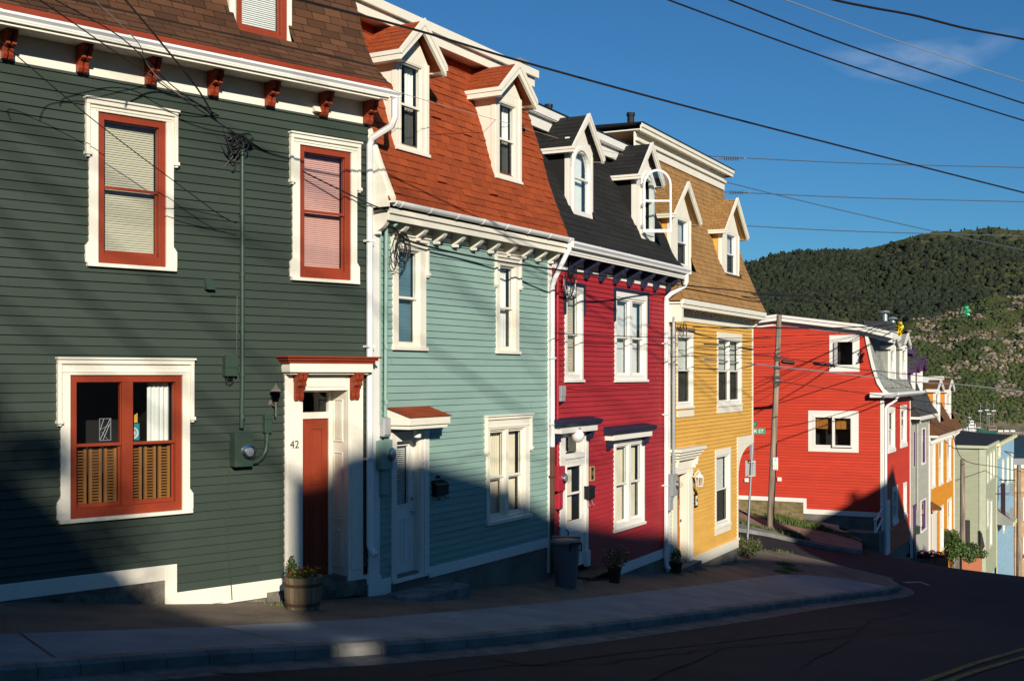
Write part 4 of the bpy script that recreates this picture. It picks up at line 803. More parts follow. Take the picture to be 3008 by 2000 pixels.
t=MB(); a=F.pt('S1',790,300,-2.0)[0]; t.lathe([(.09,ztf),(.09,ztf+1.05),(.11,ztf+1.06),(.11,ztf+1.14)],(a,2,0),12); H.part('vent_pipe',t,m_black)
ycs=dict(l=.10,r=.10,t=.17,sill=.02,b=.05,th=.03)
W=window(H,*uL,m_cream,m_white,fr=.05,foot=.09,back='flat',bmat=m_curt,cs=dict(l=.08,r=.10,t=.12,sill=.02,b=.05,th=.03),rail=.02,seed=10,label='upper window beside the service mast',screen=True); q=MB(); q.box(uL[0]-.12,uL[1]+.15,-.05,0,uL[3]+.10,uL[3]+.19); H.part('bare_wood_head',q,m_wood,W); q=MB(); q.box(uL[0]-.06,uL[1]+.1,-.04,0,uL[2]-.24,uL[2]-.09); H.part('apron',q,m_cream,W)
W=window(H,*uR,m_cream,m_white,cols=2,fr=.04,foot=.09,mull=.07,back='blind',bmat=m_curt,cs=ycs,rail=.02,seed=11,label='double upper window with slatted blinds',screen=True); q=MB(); q.box(uR[0]-.12,uR[1]+.12,-.03,0,uR[2]-.21,uR[2]-.06); H.part('apron',q,m_cream,W)
W=window(H,*lw,m_cream,m_white,fr=.045,foot=.09,back='blind',bmat=m_curt,cs=dict(ycs,l=.11,r=.12),rail=.02,seed=12,label='ground floor window with slatted blind',screen=True); q=MB(); q.box(lw[0]-.12,lw[1]+.12,-.03,0,lw[2]-.19,lw[2]-.06); H.part('apron',q,m_cream,W)
# door
d=MB(); d.box(dL,dX0,-.04,0,dbot-.1,dtop+.1); d.box(dX1,dR,-.04,0,dbot-.1,dtop+.1); d.box(dX0,dX1,-.04,0,dtop,dtop+.1); d.box(dX1,dX1+.02,0,.2,dbot,dtop); d.box(dX1+.08,dX1+.12,-.055,-.04,dbot,dtop); cz=F.pt('S3',1100,440,.1)[1]; d.box(dL,dR+.02,-.05,0,dtop+.1,cz)
for k,o_ in enumerate((.0,.05,.10,.15)): d.box(dL-.05-o_,dR+.06+o_,-.16-o_,0,cz+.07*k,cz+.07*(k+1))
bracket(d,dR-.06,.08,-.05,cz,.25,.12); bracket(d,dL,.08,-.05,cz,.25,.12)
H.part('door_frame',d,m_cream,bevel=.004)
q=MB(); y=.14; q.box(dX0,dX1,y,y+.05,dbot,dtop); mm=(dX0+dX1)/2
for zc in (dbot+.15,dbot+.62,dbot+1.05): 
    for xx in (dX0+.07,mm+.03): panel(q,xx,xx+(dX1-dX0)/2-.12,zc,zc+.36,y)
D=H.part('door',q,m_wood2,bevel=.002,label='orange varnished wooden door')
q=MB(); q.box(dX0+.10,dX1-.10,y-.006,y+.001,dbot+1.5,dbot+1.85); H.part('pane',q,m_dark,D)
k=MB(); k.sphere((dX1-.07,y-.05,dbot+1.0),.032); k.lathe([(.03,0),(.03,.02)],(dX1-.07,y,dbot+1.28),12,'y'); k.box(dX1-.1,dX1-.04,y-.01,y,dbot+.85,dbot+1.35); H.part('knob',k,m_steel,D,smooth=True)
q=MB(); q.box(dL,dR,-.25,.1,-5.3,dbot); H.part('door_step',q,m_fgrey)
# mast, meter
a,zt=F.pt('S2',1080,545,.12); zb_=F.pt('S3',1070,552,.12)[1]
mast(H,[(a,-.12,zt),(a,-.12,zb_)],.04,m_metal,clips=(.5,-.2,-1.0))
p1=F.pt('S3',1040,555,.1); p2=F.pt('S3',1110,715,.1); meter('electric_meter','light grey meter box with glass dome left of the orange door',H,(p1[0]+p2[0])/2-.05,(p1[1]+p2[1])/2,0,.32,p1[1]-p2[1],m_grey,d=.16,dx=.1)
p1=F.pt('S3',1030,745,.1); p2=F.pt('S3',1080,840,.1); J=walled(H,'junction_box','small light grey box under the grey meter','junction box',(p1[0]+p2[0])/2,0,(p1[1]+p2[1])/2,'boxes on the yellow house'); mb=MB(); mb.box(-.12,.12,-.12,0,-.16,.16); mb.box(-.125,.125,-.13,-.06,.05,.17); J.part('box_body',mb,m_grey,bevel=.012); mb=MB(); mb.tube([(-.0,-.05,-.16),(.0,-.05,-.22)],.02,6); J.part('cable_gland',mb,m_black)
a,z=F.pt('S3',1305,590,.22); L=walled(H,'wall_lantern','white carriage lantern on a curled bracket on yellow boards','lantern',a-.14,0,z,'wall lanterns')
mb=MB(); mb.box(-.05,.05,-.03,0,.0,.22); mb.tube([(0,-.03,.1),(0,-.1,.06),(0,-.16,.16),(0,-.22,.24),(0,-.24,.2)],.014,6); L.part('lantern_arm',mb,m_white); mb=MB(); mb.lathe([(.075,-.14),(.095,.05)],(0,-.24,0),6); L.part('lantern_glass',mb,glassmat('clear_lantern',(.9,.9,.85))); mb=MB(); mb.lathe([(.1,.05),(.11,.06),(.05,.13),(.02,.15),(.03,.18),(.005,.2)],(0,-.24,0),6); mb.lathe([(.03,-.18),(.085,-.16),(.085,-.14)],(0,-.24,0),6)
for k in range(6): th=math.pi/3*k; mb.tube([(.078*math.cos(th),-.24+.078*math.sin(th),-.14),(.098*math.cos(th),-.24+.098*math.sin(th),.05)],.007,4)
L.part('lantern_cap',mb,m_white)
a,z=F.pt('S3',1255,762); L=walled(H,'number_plaque','black lantern shaped plaque with a white number panel beside the orange door','number plaque',a,-.02,z,'number plaques'); mb=MB(); mb.prism([(-.10,-.18),(.10,-.18),(.10,.13),(.06,.18),(.03,.18),(.03,.22),(-.03,.22),(-.03,.18),(-.06,.18),(-.10,.13)],'y',-.03,0); L.part('plate',mb,m_black); mb=MB(); mb.box(-.065,.065,-.036,-.03,-.13,.10); L.part('number_panel',mb,m_white); place_text(L.root,'34',.12,m_num,0,-.038,-.01,'plaque_number')
# dormers
def ydorm(sl,sr,wl,wr,ap,el,label,seed):
    d=-.14; y=.14; s0=F.pt(*sl,d); s1=F.pt(*sr,d); o=F.rect(*wl,*wr[1:],d); zap=F.pt(*ap,.02)[1]; ze=F.pt(*el,.02)[1]
    a0=s0[0]; a1=s1[0]-.0; dx=(o[0]-a0+ (a1-o[1]))/2
    def wf(body): window(H,o[0],o[1],o[2],o[3],m_cream,m_white,parent=body,y=y,cs=dict(l=0,r=0,t=.0,b=.01,th=.012,sill=.01),fr=.045,foot=.06,rail=.02,back='blind',bmat=m_curt,recd=.7,seed=seed,screen=True)
    dormer(H,a0,a1,s1[1],ze+.03,zap,y,m_rtan,m_cream,o,winfn=wf,seed=seed,label=label,back=1.5,ov=.16,oside=.20,cheek=m_yel,expo=.13,tab=.2,fz=.085)
ydorm(('S1',1050,1085),('S1',1185,1235),('S1',1092,868),('S1',1165,1205),('S1',1187,655),('S1',1120,865),'gabled dormer half hidden by the open casement',61)
ydorm(('S1',1385,1215),('S1',1503,1290),('S1',1418,968),('S1',1480,1262),('S1',1505,760),('S1',1440,965),'gabled dormer at the corner end',62)
SV['T1']=(2150,1380,3.92)
# ================================================================ SCARLET CORNER HOUSE
F=SF; SL=9.0
H=house(F,'corner_house','bright scarlet clapboard corner house with curved grey mansard and white trim',-7.6)
def sd(sv,x,y,a=0): t,z=F.side(sv,x,y,a); return t,z
def srect(sv,x1,y1,x2,y2):   # on the side wall: returns x2-coordinates (left..right) and z
    t0,zt=sd(sv,x1,y1); t1,zb=sd(sv,x2,y2); return SL-t0,SL-t1,zb,zt
side=lambda x,y,z:(y,SL-x,z)
pk=sd('S4',430,262); rt=sd('S4',1220,360); zpk=pk[1]; xpk=SL-pk[0]; xrt=SL-rt[0]; zrt=rt[1]-.1
cur=[(1400,955),(1340,868),(1290,720),(1240,500),(1220,385)]; cur=[sd('S4',*q) for q in cur]
cr=[sd('S4',*q) for q in ((1460,962),(1400,912),(1340,800),(1290,610),(1255,420))]
ze=cur[0][1]
wS=srect('S4',945,468,1130,712); wB=srect('S4',750,1160,1122,1456)
zst=sd('S5',64,640)[1]; zst2=sd('S5',680,765)[1]; xst=SL-sd('S5',660,700)[0]
mb=clap(0,SL,zst2,3.2,.115,[wS,wB,(-1,xst,zst2-1,zst)],lap=.024,seed=71,jit=.3)
m_=(zrt-zpk)/(xrt-xpk)
mb=clipmb(mb,lambda x,y,z: zpk+m_*(x-xpk)-z); mb=clipmb(mb,lambda x,y,z: zpk+.10*(x-xpk)*1.0-z if x<xpk+50 and True else 1) if False else mb
mb=clipmb(mb,lambda x,y,z: (zpk-.02-(xpk-x)*.10)-z if x<=xpk else 1.0) if False else mb
# right limit: straight up to the eave, then the curve
cx=sorted([(SL-q[0],q[1]) for q in cur],key=lambda p:p[1])
def xlim(z):
    if z<cx[0][1]: return SL
    for i in range(len(cx)-1):
        if z<=cx[i+1][1]: k=(z-cx[i][1])/(cx[i+1][1]-cx[i][1]); return cx[i][0]+k*(cx[i+1][0]-cx[i][0])+.03
    return cx[-1][0]+.03
o=MB()
for fc,t in zip(mb.f,mb.t):
    p=[mb.v[i] for i in fc]; zc=sum(q[2] for q in p)/len(p); L=xlim(zc)
    p=[(min(q[0],L),q[1],q[2]) for q in p]
    if max(q[0] for q in p)-min(q[0] for q in p)>.001: o.poly(p,t)
H.part('side_wall',o.map(side),m_scar)
latewall(H,0,SW,-7.0,ze,.115,m_scar,lap=.014,seed=72,jit=.3)
b=MB(); b.box(SW-.12,SW-.004,.13,SL,-7.6,ze); b.box(.13,SW-.13,SL-.1,SL,-7.6,ze+1.5); H.part('back_wall',b,m_scar)
t=MB(); t.box(0,xst+.12,-.03,0,zst-.16,zst); t.box(xst,xst+.12,-.034,0,zst2-.19,zst); t.box(xst+.12,SL,-.03,0,zst2-.19,zst2); t.box(SL-.10,SL+.01,-.03,0,zst2,ze-.1)
t2=MB(); t2.merge(t,side); t2.box(0,.10,-.03,0,-6.9,ze-.1); t2.box(SW-.1,SW,-.03,0,-7.2,ze); H.part('base_board',t2,m_white)
t=MB(); t.box(.02,.3,.02,SL-.02,-7.6,zst-.16); t.box(.3,SW,.02,.3,-7.6,-7.0); H.part('foundation',t,m_fgrey)
t=MB(); t.box(0,xst,-.02,.0,zst-1.1,zst-.17); H.part('plywood_skirt',t.map(side),two('plywood',(.24,.19,.09),(.14,.11,.055),3,.4,.6,bump=.3,fine=9,stretch=(1,1,2)))
for k,(wr,lab,nc) in enumerate(((wS,'small square side window with open casement',1),(wB,'wide side window with bamboo shades and one open sash',2))):
    # build in side-wall coordinates, then turn
    c=MB(); casing(c,*wr,l=.19,r=.19,t=.19,sill=0,th=.03); c.box(wr[0]-.19,wr[1]+.19,-.03,0,wr[2]-.19,wr[2]-.0)
    W=H.part('window',c.map(side),m_white,label=lab)
    s=MB(); s.ring(wr[0],wr[1],wr[2],wr[3],.07,-.04,.08)
    xm=(wr[0]+wr[1])/2
    if nc==2: s.box(xm-.05,xm+.05,-.04,.08,wr[2]+.07,wr[3]-.07); s.ring(xm-.02,wr[1]-.02,wr[2]+.0,wr[3]-.02,.07,-.12,-.07)
    H.part('sash',s.map(side),m_white,W)
    g=MB(); g.quad((wr[0]+.07,.03,wr[2]+.07),(wr[1]-.07,.03,wr[2]+.07),(wr[1]-.07,.03,wr[3]-.07),(wr[0]+.07,.03,wr[3]-.07)); H.part('pane',g.map(side),m_glass,W)
    g=MB(); recess(g,wr[0],wr[1],wr[2],wr[3],.081,.6); H.part('room_recess',g.map(side),m_dark,W)
    if nc==2:
        g=MB()
        for x0,x1 in ((wr[0]+.09,xm-.05),(xm+.08,wr[1]-.08)): slats(g,x0,x1,wr[3]-.52,wr[3]-.07,.12,.035,.03,1.2)
        H.part('bamboo_shade',g.map(side),m_wood2,W)
    else:
        s=MB(); fn2=lambda x,y,z:(wr[0]+.0+x*math.cos(.5),-.06-x*math.sin(.5)-y,z)
        s.ring(0,.16,wr[2]+.03,wr[3]-.08,.05,0,.04); H.part('open_sash',s.map(fn2).map(side),m_white,W)
v=MB()
for x,y in ((138,500),(440,493)):
    t_,z=sd('S5',x,y); v2=MB(); v2.box(SL-t_-.08,SL-t_+.08,-.08,0,z-.08,z+.08); H.part('dryer_vent',v2.map(side),m_white,bevel=.01)
# rake and roof
rk=MB()
A=[(pk[0]+4.4,zpk-.42),(pk[0],zpk+.05),(rt[0]+.1,zrt+.18),(-.35,zrt-.12)]
for (p,q) in zip(A,A[1:]):
    rk.prism([(p[0],p[1]),(q[0],q[1]),(q[0],q[1]-.17),(p[0],p[1]-.17)],'x',-.30,-.26); rk.prism([(p[0],p[1]+.07),(q[0],q[1]+.07),(q[0],q[1]-.03),(p[0],p[1]-.03)],'x',-.34,-.30)
    rk.prism([(p[0],p[1]-.02),(q[0],q[1]-.02),(q[0],q[1]-.08),(p[0],p[1]-.08)],'x',-.26,.0)
    rk.prism([(p[0],p[1]-.10),(q[0],q[1]-.10),(q[0],q[1]-.34),(p[0],p[1]-.34)],'x',-.035,-.0)
rk.box(-.3,1.7,-.39,-.35,zrt-.30,zrt-.02); rk.box(1.7,SW+.1,.45,.5,zrt-.16,zrt+.06)
H.part('rake_board',rk,m_white)
rf=MB(); 
for k,(p,q) in enumerate(zip(A,A[1:])): rf.prism([(p[0],p[1]+.075),(q[0],q[1]+.075),(q[0],q[1]+.0),(p[0],p[1]+.0)],'x',-.33,1.7 if k==2 else SW+.1)
H.part('upper_roof',rf,m_rdark)
cp=[(-.28,ze-.02),(-.05,ze+.03)]+[(q[0]-.05,q[1]) for q in cr[1:]]
cp=[(-.42,ze-.05)]+[(q[0],q[1]) for q in cr]+[(rt[0]+.15,zrt-.1)]
mansard(H,.03,SW+.05,cp,m_rgrey,expo=.15,tab=.28,seed=73,back=5,lcap=False)
tr=MB()
P1=cur[::1]; P2=cr
for i in range(len(P1)-1): tr.prism([P1[i],P1[i+1],P2[i+1],P2[i]],'x',-.07,.03)
H.part('curved_trim',tr,m_white)
g=MB(); g.prism([(-.60,ze+.04),(-.62,ze-.06),(-.52,ze-.14),(-.35,ze-.17),(-.0,ze-.17),(-.0,ze-.07),(-.35,ze-.02)],'x',-.28,SW+.15); g.box(-.28,.0,-.6,.45,ze-.17,ze+.02); H.part('gutter',g,m_gutter,bevel=.01)
downpipe(H,[(.45,-.45,ze-.17),(.40,-.40,ze-.28),(.12,-.12,ze-.50),(.06,-.09,ze-.6),(.06,-.09,-6.6)],m_gutter,.05)
for (x1,y1,x2,y2) in ((1440,1125,1492,1455),(1555,1108,1600,1410)):
    w=F.rect('S4',x1,y1,x2,y2); window(H,*w,m_white,m_white,fr=.07,foot=.08,back='curtain',bmat=m_curt,cs=dict(l=.16,r=.16,t=.18,sill=.03,b=.16,th=.03),rail=.03)
for (x1,y1,x2,y2) in ((1480,600,1518,860),(1583,560,1601,810)):
    w=F.rect('S5',x1,y1,x2,y2); window(H,*w,m_white,m_white,fr=.07,foot=.08,back='curtain',bmat=m_bluec,cs=dict(l=.14,r=.14,t=.16,sill=.03,b=.16,th=.03),rail=.03)
w=F.rect('S5',1410,700,1452,1190); q=MB(); q.box(w[0],w[1],-.03,.02,-6.95,w[3]); panel(q,w[0]+.2,w[1]-.2,-6.6,-5.9,-.03); panel(q,w[0]+.2,w[1]-.2,-5.7,-5.0,-.03); D=H.part('door',q,m_white); q=MB(); q.sphere((w[1]-.12,-.07,-6.0),.04); H.part('knob',q,m_steel,D)
# steps and railing at the corner
st=MB(); 
for k in range(3): st.box(-.05+.0,.55,-1.0+.0,-.02,-7.3,-6.95+.0) if k==0 else None
st.box(-1.1,-.05,-.05,1.2,-7.3,-5.9); H.part('corner_step',st,m_fgrey)
rl=MB(); 
for (x,y) in ((-1.0,.1),(-.15,-.0)): rl.tube([(x,y,-6.6 if x<-.5 else -6.2),(x,y,-5.45 if x<-.5 else -5.0)],.045,8); rl.sphere((x,y,-5.42 if x<-.5 else -4.97),.07)
for dz in (0,-.42): rl.tube([(-1.0,.1,-5.5+dz),(-.15,0,-5.05+dz)],.035,8)
H.part('stair_railing',rl,m_white,smooth=True)
# dormers
def sdorm(x1,x2,yt,yb,yap,label,seed):
    d=-.12; a0,_=F.pt('S4',x1,600,d); a1,zb_=F.pt('S4',x2,yb,d); zt=F.pt('S4',x1,yt,d)[1]; zap=F.pt('S4',x2,yap,d)[1]
    def wf(body): window(H,a0+.22,a1-.22,zb_+.25,zt-.15,m_white,m_white,parent=body,y=.12,cs=dict(l=0,r=0,t=0,b=.01,th=.01,sill=.01),fr=.07,foot=.08,back='curtain',bmat=m_curt,recd=.6)
    dormer(H,a0,a1,zb_,zt,zap,.12,m_rgrey,m_white,(a0+.22,a1-.22,zb_+.25,zt-.15),winfn=wf,label=label,back=1.0,oside=.15,ov=.12,cheek=m_rgrey,seed=seed,expo=.15,tab=.28)
sdorm(1455,1508,515,820,400,'dormer nearer the corner',74); sdorm(1562,1612,515,820,415,'farther dormer',75)
ch=MB(); a=F.pt('S4',1400,350,-2.2)[0]; zc=F.pt('S4',1400,400,-2.2)[1]; zt=F.pt('S4',1400,300,-2.2)[1]; ch.box(a-1.2,a+1.3,1.9,2.9,zc-.3,zt); CHM=H.part('chimney',ch,m_rdark)
for k,(x,y0,r) in enumerate(((1412,195,.12),(1482,255,.13))):
    a=F.pt('S4',x,300,-2.4)[0]; zt2=F.pt('S4',x,y0,-2.4)[1]; p=MB(); p.lathe([(r,zt-.02),(r,zt2-.2)],(a,2.4,0),14); p.lathe([(r*.6,zt2-.2),(r*.6,zt2-.1),(r*2.1,zt2-.1),(r*1.5,zt2-.02),(.02,zt2+.02)],(a,2.4,0),14); H.part('flue',p,m_metal,CHM,smooth=True)
HS=H
# ================================================================ FAR HOUSES
def sub(F,a): x,y=F.W(a); n=Fr(x,y,F.w[0]/F.w[1]); return n
PE=SF.pt('S7',388,600)[0]; OE=SF.pt('S7',611,600)[0]
def fwin(H,F,sv,q,trim=m_white,sash=m_white,back='curtain',bmat=None,l=.1,**k):
    w=F.rect(sv,*q); return window(H,*w,trim,sash,fr=.06,foot=.07,back=back,bmat=bmat or m_curt,cs=dict(l=l,r=l,t=l*1.1,sill=.03,b=.08,th=.03),rail=.03,recd=.4,**k)
# lilac-trimmed pale grey house
F=sub(SF,SW); wP=PE-SW; H=house(F,'row_house','pale grey clapboard house with purple windows and slate mansard down the hill',-9.3)
mpg=siding('pale_grey_clapboard',(.40,.39,.33),.05); mpur=paint('purple_paint',(.10,.035,.12))
zE=F.pt('S6',690,1262,.35)[1]
latewall(H,0,wP,-9.0,zE-.1,.12,mpg,seed=81,lap=.014,jit=.2); shell(H,wP,-9.3,zE-.1,mpg)
t=MB(); t.box(wP-.12,wP,-.03,0,-9,zE-.1); t.box(0,wP,-.4,0,zE-.14,zE-.04); H.part('eave_fascia',t,m_white)
g=MB()
for k in range(22): a=wP*k/22; g.prism([(a,zE-.02),(a+wP/22,zE-.02),(a+wP/22,zE-.14),(a+wP/44,zE-.22),(a,zE-.14)],'y',-.42,-.40)
H.part('scalloped_trim',g,m_white)
zT=F.pt('S6',405,640,-.8)[1]
mansard(H,0,wP+.05,[(-.42,zE-.02),(-.15,zE+.35),(.1,zE+.9),(.8,zT)],m_rdark,expo=.16,tab=.3,seed=82,back=6)
t=MB(); t.box(0,wP,.55,.8,zT-.1,zT+.15); H.part('upper_fascia',t,mpur)
for k,(x1,x2,yt,yb,ya) in enumerate(((455,481,820,1105,700),(518,556,805,1090,690))):
    a0=F.pt('S6',x1,900,-.2)[0]; a1,zb_=F.pt('S6',x2,yb,-.2); zt=F.pt('S6',x1,yt,-.2)[1]; za=F.pt('S6',x2,ya,-.2)[1]
    def wf(body): window(H,a0+.2,a1-.2,zb_+.2,zt-.1,m_white,m_white,parent=body,y=.2,cs=dict(l=.05,r=.05,t=.05,b=.01,th=.01,sill=.01),fr=.06,back='curtain',bmat=m_curt,recd=.5)
    dormer(H,a0,a1,zb_,zt,za,.2,m_rdark,m_white,(a0+.2,a1-.2,zb_+.2,zt-.1),winfn=wf,back=1.0,cheek=mpur,fascia=mpur,oside=.12,seed=83+k)
for q in ((248,210,264,505),(325,185,352,470),(315,825,357,1052)): fwin(H,F,'S7',q,trim=mpg if q[0]<300 else m_white,sash=mpur,back='curtain',l=.06)
w=F.rect('S7',245,875,268,1300); q=MB(); q.box(w[0],w[1],-.03,.01,-9.2,w[3]); q.box(w[0]-.1,w[1]+.1,-.04,0,w[3],w[3]+.1); H.part('door',q,mpur)
a,z=F.pt('S7',293,1075,.15); L=walled(H,'mailbox','green letter box by the purple door','mailbox',a,0,z,'letter boxes by the doors'); mb=MB(); mb.box(-.25,.25,-.2,0,-.15,.1); mb.prism([(0,.1),(-.22,.08),(-.18,.16),(0,.2)],'x',-.27,.27); L.part('box_body',mb,m_mgreen)
a=F.pt('S7',290,500,.1)[0]; mast(H,[(a,-.08,F.pt('S7',290,130,.1)[1]),(a,-.08,F.pt('S7',290,900,.1)[1])],.04,mpg)
# orange house
F=sub(SF,PE); wO=OE-PE; H=house(F,'row_house','orange clapboard house with brown roof and two orange cheeked dormers',-11.3)
mor=siding('orange_clapboard',(.66,.26,.015),.06); zE=F.pt('S6',930,1425,.4)[1]
latewall(H,0,wO,-11.0,zE-.3,.12,mor,seed=91,lap=.014,jit=.2); shell(H,wO,-11.3,zE-.2,mor)
t=MB(); t.box(wO-.25,wO,-.04,0,-11,zE-.3); t.box(0,.25,-.05,0,-11,zE-.3); t.box(0,wO,-.42,0,zE-.12,zE-.02); t.box(0,wO,-.05,0,zE-.5,zE-.12); H.part('eave_fascia',t,m_white)
for k in range(12): b=MB(); a=wO*(k+.5)/12; bracket(b,a,.1,-.05,zE-.12,.3,.3,1); H.part('eave_bracket',b,m_white)
zT=F.pt('S6',730,905,-1.2)[1]
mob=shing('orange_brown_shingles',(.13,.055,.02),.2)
mansard(H,0,wO+.05,[(-.45,zE-.02),(-.2,zE+.35),(.2,zE+1.1),(.9,zT-.3)],mob,expo=.16,tab=.3,seed=92,back=6)
t=MB(); t.box(0,wO,.5,1.0,zT-.2,zT+.1); t.box(0,wO,1.0,6,zT-.1,zT+.05); H.part('upper_fascia',t,m_white)
for k,(x1,x2,yt,yb,ya) in enumerate(((682,736,1020,1355,925),(800,848,1025,1335,925))):
    a0=F.pt('S6',x1,1100,-.1)[0]; a1,zb_=F.pt('S6',x2,yb,-.1); zt=F.pt('S6',x1,yt,-.1)[1]; za=F.pt('S6',x2,ya,-.1)[1]
    def wf(body): window(H,a0+.35,a1-.35,zb_+.3,zt-.2,m_white,m_white,parent=body,y=.1,cs=dict(l=.1,r=.1,t=.08,b=.01,th=.01,sill=.01),fr=.08,back='curtain',bmat=m_curt,recd=.5)
    dormer(H,a0,a1,zb_,zt,za,.1,mob,m_white,(a0+.35,a1-.35,zb_+.3,zt-.2),winfn=wf,back=1.5,cheek=mor,oside=.12,seed=93+k)
for q in ((412,300,438,680),(476,290,508,650),(548,268,578,620),(486,885,512,1230),(552,820,582,1080)): fwin(H,F,'S7',q,back='dark')
w=F.rect('S7',412,950,452,1360); q=MB(); q.box(w[0],w[1],-.03,.01,-11.2,w[3]); q.box(w[0]-.15,w[1]+.15,-.05,-.0,w[3],w[3]+.15); H.part('door',q,m_white)
cz=F.pt('S7',480,905,.6); q=MB(); q.prism([(0,cz[1]+.3),(-.5,cz[1]),(-.5,cz[1]-.1),(0,cz[1]-.1)],'x',.1,F.pt('S7',500,900,.5)[0]); H.part('door_canopy',q,mob)
# grey-green house across the next side street
uG=(PX('S7',885,0)[0]-CX)/f; tt=(SF.o[0]-uG*SF.o[1])/(uG*SF.w[1]-SF.w[0]); gx,gy=SF.W(tt)
F=Fr(gx,gy,.511); wG=F.pt('S7',985,600)[0]; H=house(F,'row_house','grey green clapboard house with a flat black roof at the lower corner',-13.6)
mgg=siding('grey_green_clapboard',(.36,.38,.26),.04); zR=F.pt('S7',885,350)[1]
GD=10.
latewall(H,0,wG,-13.4,zR,.16,mgg,seed=101,jit=.1); sm=clap(0,GD,F.side('S7',880,1290,0)[1],zR,.16,[],seed=102,jit=.1,lap=.02); H.part('side_wall',sm.map(lambda x,y,z:(y,GD-x,z)),mgg)
b=MB(); b.box(wG-.1,wG,.1,GD,-13.6,zR); b.box(.1,wG-.1,GD-.1,GD,-13.6,zR); b.box(.02,.2,.0,GD,-13.6,F.side('S7',880,1290,0)[1]); H.part('back_wall',b,m_fgrey)
t=MB(); t.box(-.05,.0,-.05,.35,-13.5,zR); t.box(-.15,wG,-.2,-.1,zR-.02,zR+.16); t.box(-.2,-.1,-.1,GD,zR-.02,zR+.16); t.box(wG-.2,wG,-.05,0,-13.5,zR); H.part('roof_edge',t,paint('pale_green_trim',(.50,.52,.38)))
t=MB(); t.prism([(-.1,zR+.12),(GD,zR+.5),(GD,zR+.0),(-.1,zR+.0)],'x',-.1,wG); H.part('roof',t,m_rblack)
for q in ((903,420,912,650),(928,395,942,620),(955,375,967,600),(903,815,912,1040),(925,830,945,1200)): fwin(H,F,'S7',q,trim=MATS['pale_green_trim'],back='dark',l=.12)
# blue
F=sub(F,wG); wB2=F.pt('S7',1140,600)[0]; H=house(F,'row_house','pale blue clapboard house with cream trim and a hanging shop sign',-17.6)
mbl=siding('pale_blue_clapboard',(.26,.43,.55),.08); zR2=F.pt('S7',1138,240)[1]
latewall(H,0,wB2,-17.4,zR2,.16,mbl,seed=111,jit=.1); shell(H,wB2,-17.6,zR2,mbl)
t=MB(); t.box(-.05,wB2+.2,-.25,-.05,zR2-.1,zR2+.12); t.box(0,.3,-.04,0,-17.4,zR2); H.part('roof_edge',t,paint('pale_yellow_trim',(.7,.66,.36)))
t=MB(); t.prism([(-.05,zR2+.05),(9,zR2+.5),(9,zR2-.2),(-.05,zR2-.05)],'x',-.05,wB2+.1); H.part('roof',t,m_rblack)
for q in ((1035,465,1050,680),(1078,440,1092,650),(1115,415,1128,625),(1045,985,1055,1080),(1000,345,1018,420)): fwin(H,F,'S7',q,trim=MATS['pale_yellow_trim'],back='dark',l=.12)
a0,za=F.pt('S7',1000,930,1.0); a1=F.pt('S7',1150,980,1.0)[0]; zc=F.pt('S7',1150,985,1.0)[1]
t=MB(); t.prism([(0,zc+.9),(-1.1,zc+.1),(-1.1,zc-.1),(0,zc-.1)],'x',0,a1); H.part('porch_roof',t,m_rgrey); t=MB(); t.box(0,a1+.02,-1.14,-1.1,zc-.15,zc+.12); H.part('porch_fascia',t,MATS['pale_yellow_trim'])
a,z=F.pt('S7',1085,800,.7); L=walled(H,'hanging_sign','dark red hanging shop sign on the pale blue house','sign',a,-.1,z,None)
mb=MB(); mb.box(-.03,.03,-1.1,0,1.3,1.36); mb.tube([(0,0,.8),(0,-.5,1.32)],.03,6); L.part('sign_arm',mb,m_black); mb=MB(); mb.box(-.04,.04,-.45,-.15,-1.3,1.1); L.part('sign_board',mb,paint('maroon_sign',(.03,.012,.014))); mb=MB(); mb.box(-.03,.03,-1.0,-.72,-1.3,-.6); mb.box(-.03,.03,-1.0,-.72,.3,1.1); L.part('sign_tag',mb,m_metal)
# tan brick building
def bldg(name,label,x0,x1,y0,y1,zb,zt,mat,cat='building',roofm=None,wins=()):
    H=Thing(name,label,cat,(x0,y0,zb)); b=MB(); b.box(0,x1-x0,0,y1-y0,zb,zt); H.part('wall',b,mat); b=MB(); b.box(-.1,x1-x0+.1,-.1,y1-y0+.1,zt,zt+.25); H.part('roof',b,roofm or m_white)
    for (a0,a1,z0,z1) in wins:
        w=MB(); w.ring(a0,a1,z0,z1,.1,-.08,.0); W=H.part('window',w,m_white); g=MB(); g.quad((a0+.1,-.02,z0+.1),(a1-.1,-.02,z0+.1),(a1-.1,-.02,z1-.1),(a0+.1,-.02,z1-.1)); H.part('pane',g,m_dark,W)
    return H
mtan=siding('tan_shingle_wall',(.42,.27,.13),.25); Yt=108; u0=(PX('S7',1146,0)[0]-CX)/f; xt=u0*Yt; ztn=-(PX('S7',0,495)[1]-HY)/f*Yt
H=Thing('corner_building','tan shingled building with cream window bands at the right edge','building',(xt,Yt,-19.5))
H.part('wall',clap(0,12,-19,ztn-.3,.45,[],seed=121,lap=.03,jit=.3),mtan); b=MB(); b.box(-.15,12,-.3,8,ztn-.3,ztn); H.part('roof_edge',b,m_cream); b=MB(); b.box(0,.1,.05,8,-19.5,ztn-.3); b.box(0,12,7.9,8,-19.5,ztn-.3); H.part('side_wall',b,mtan)
for k,(x,z) in enumerate(((.7,-13),(.7,-16.5),(2.6,-12.5),(2.6,-16))):
    w=MB(); w.ring(x,x+.9,z,z+2,.12,-.1,.02); W=H.part('window',w,m_cream); g=MB(); g.quad((x+.1,-.05,z+.1),(x+.8,-.05,z+.1),(x+.8,-.05,z+1.9),(x+.1,-.05,z+1.9)); H.part('pane',g,m_dark,W)
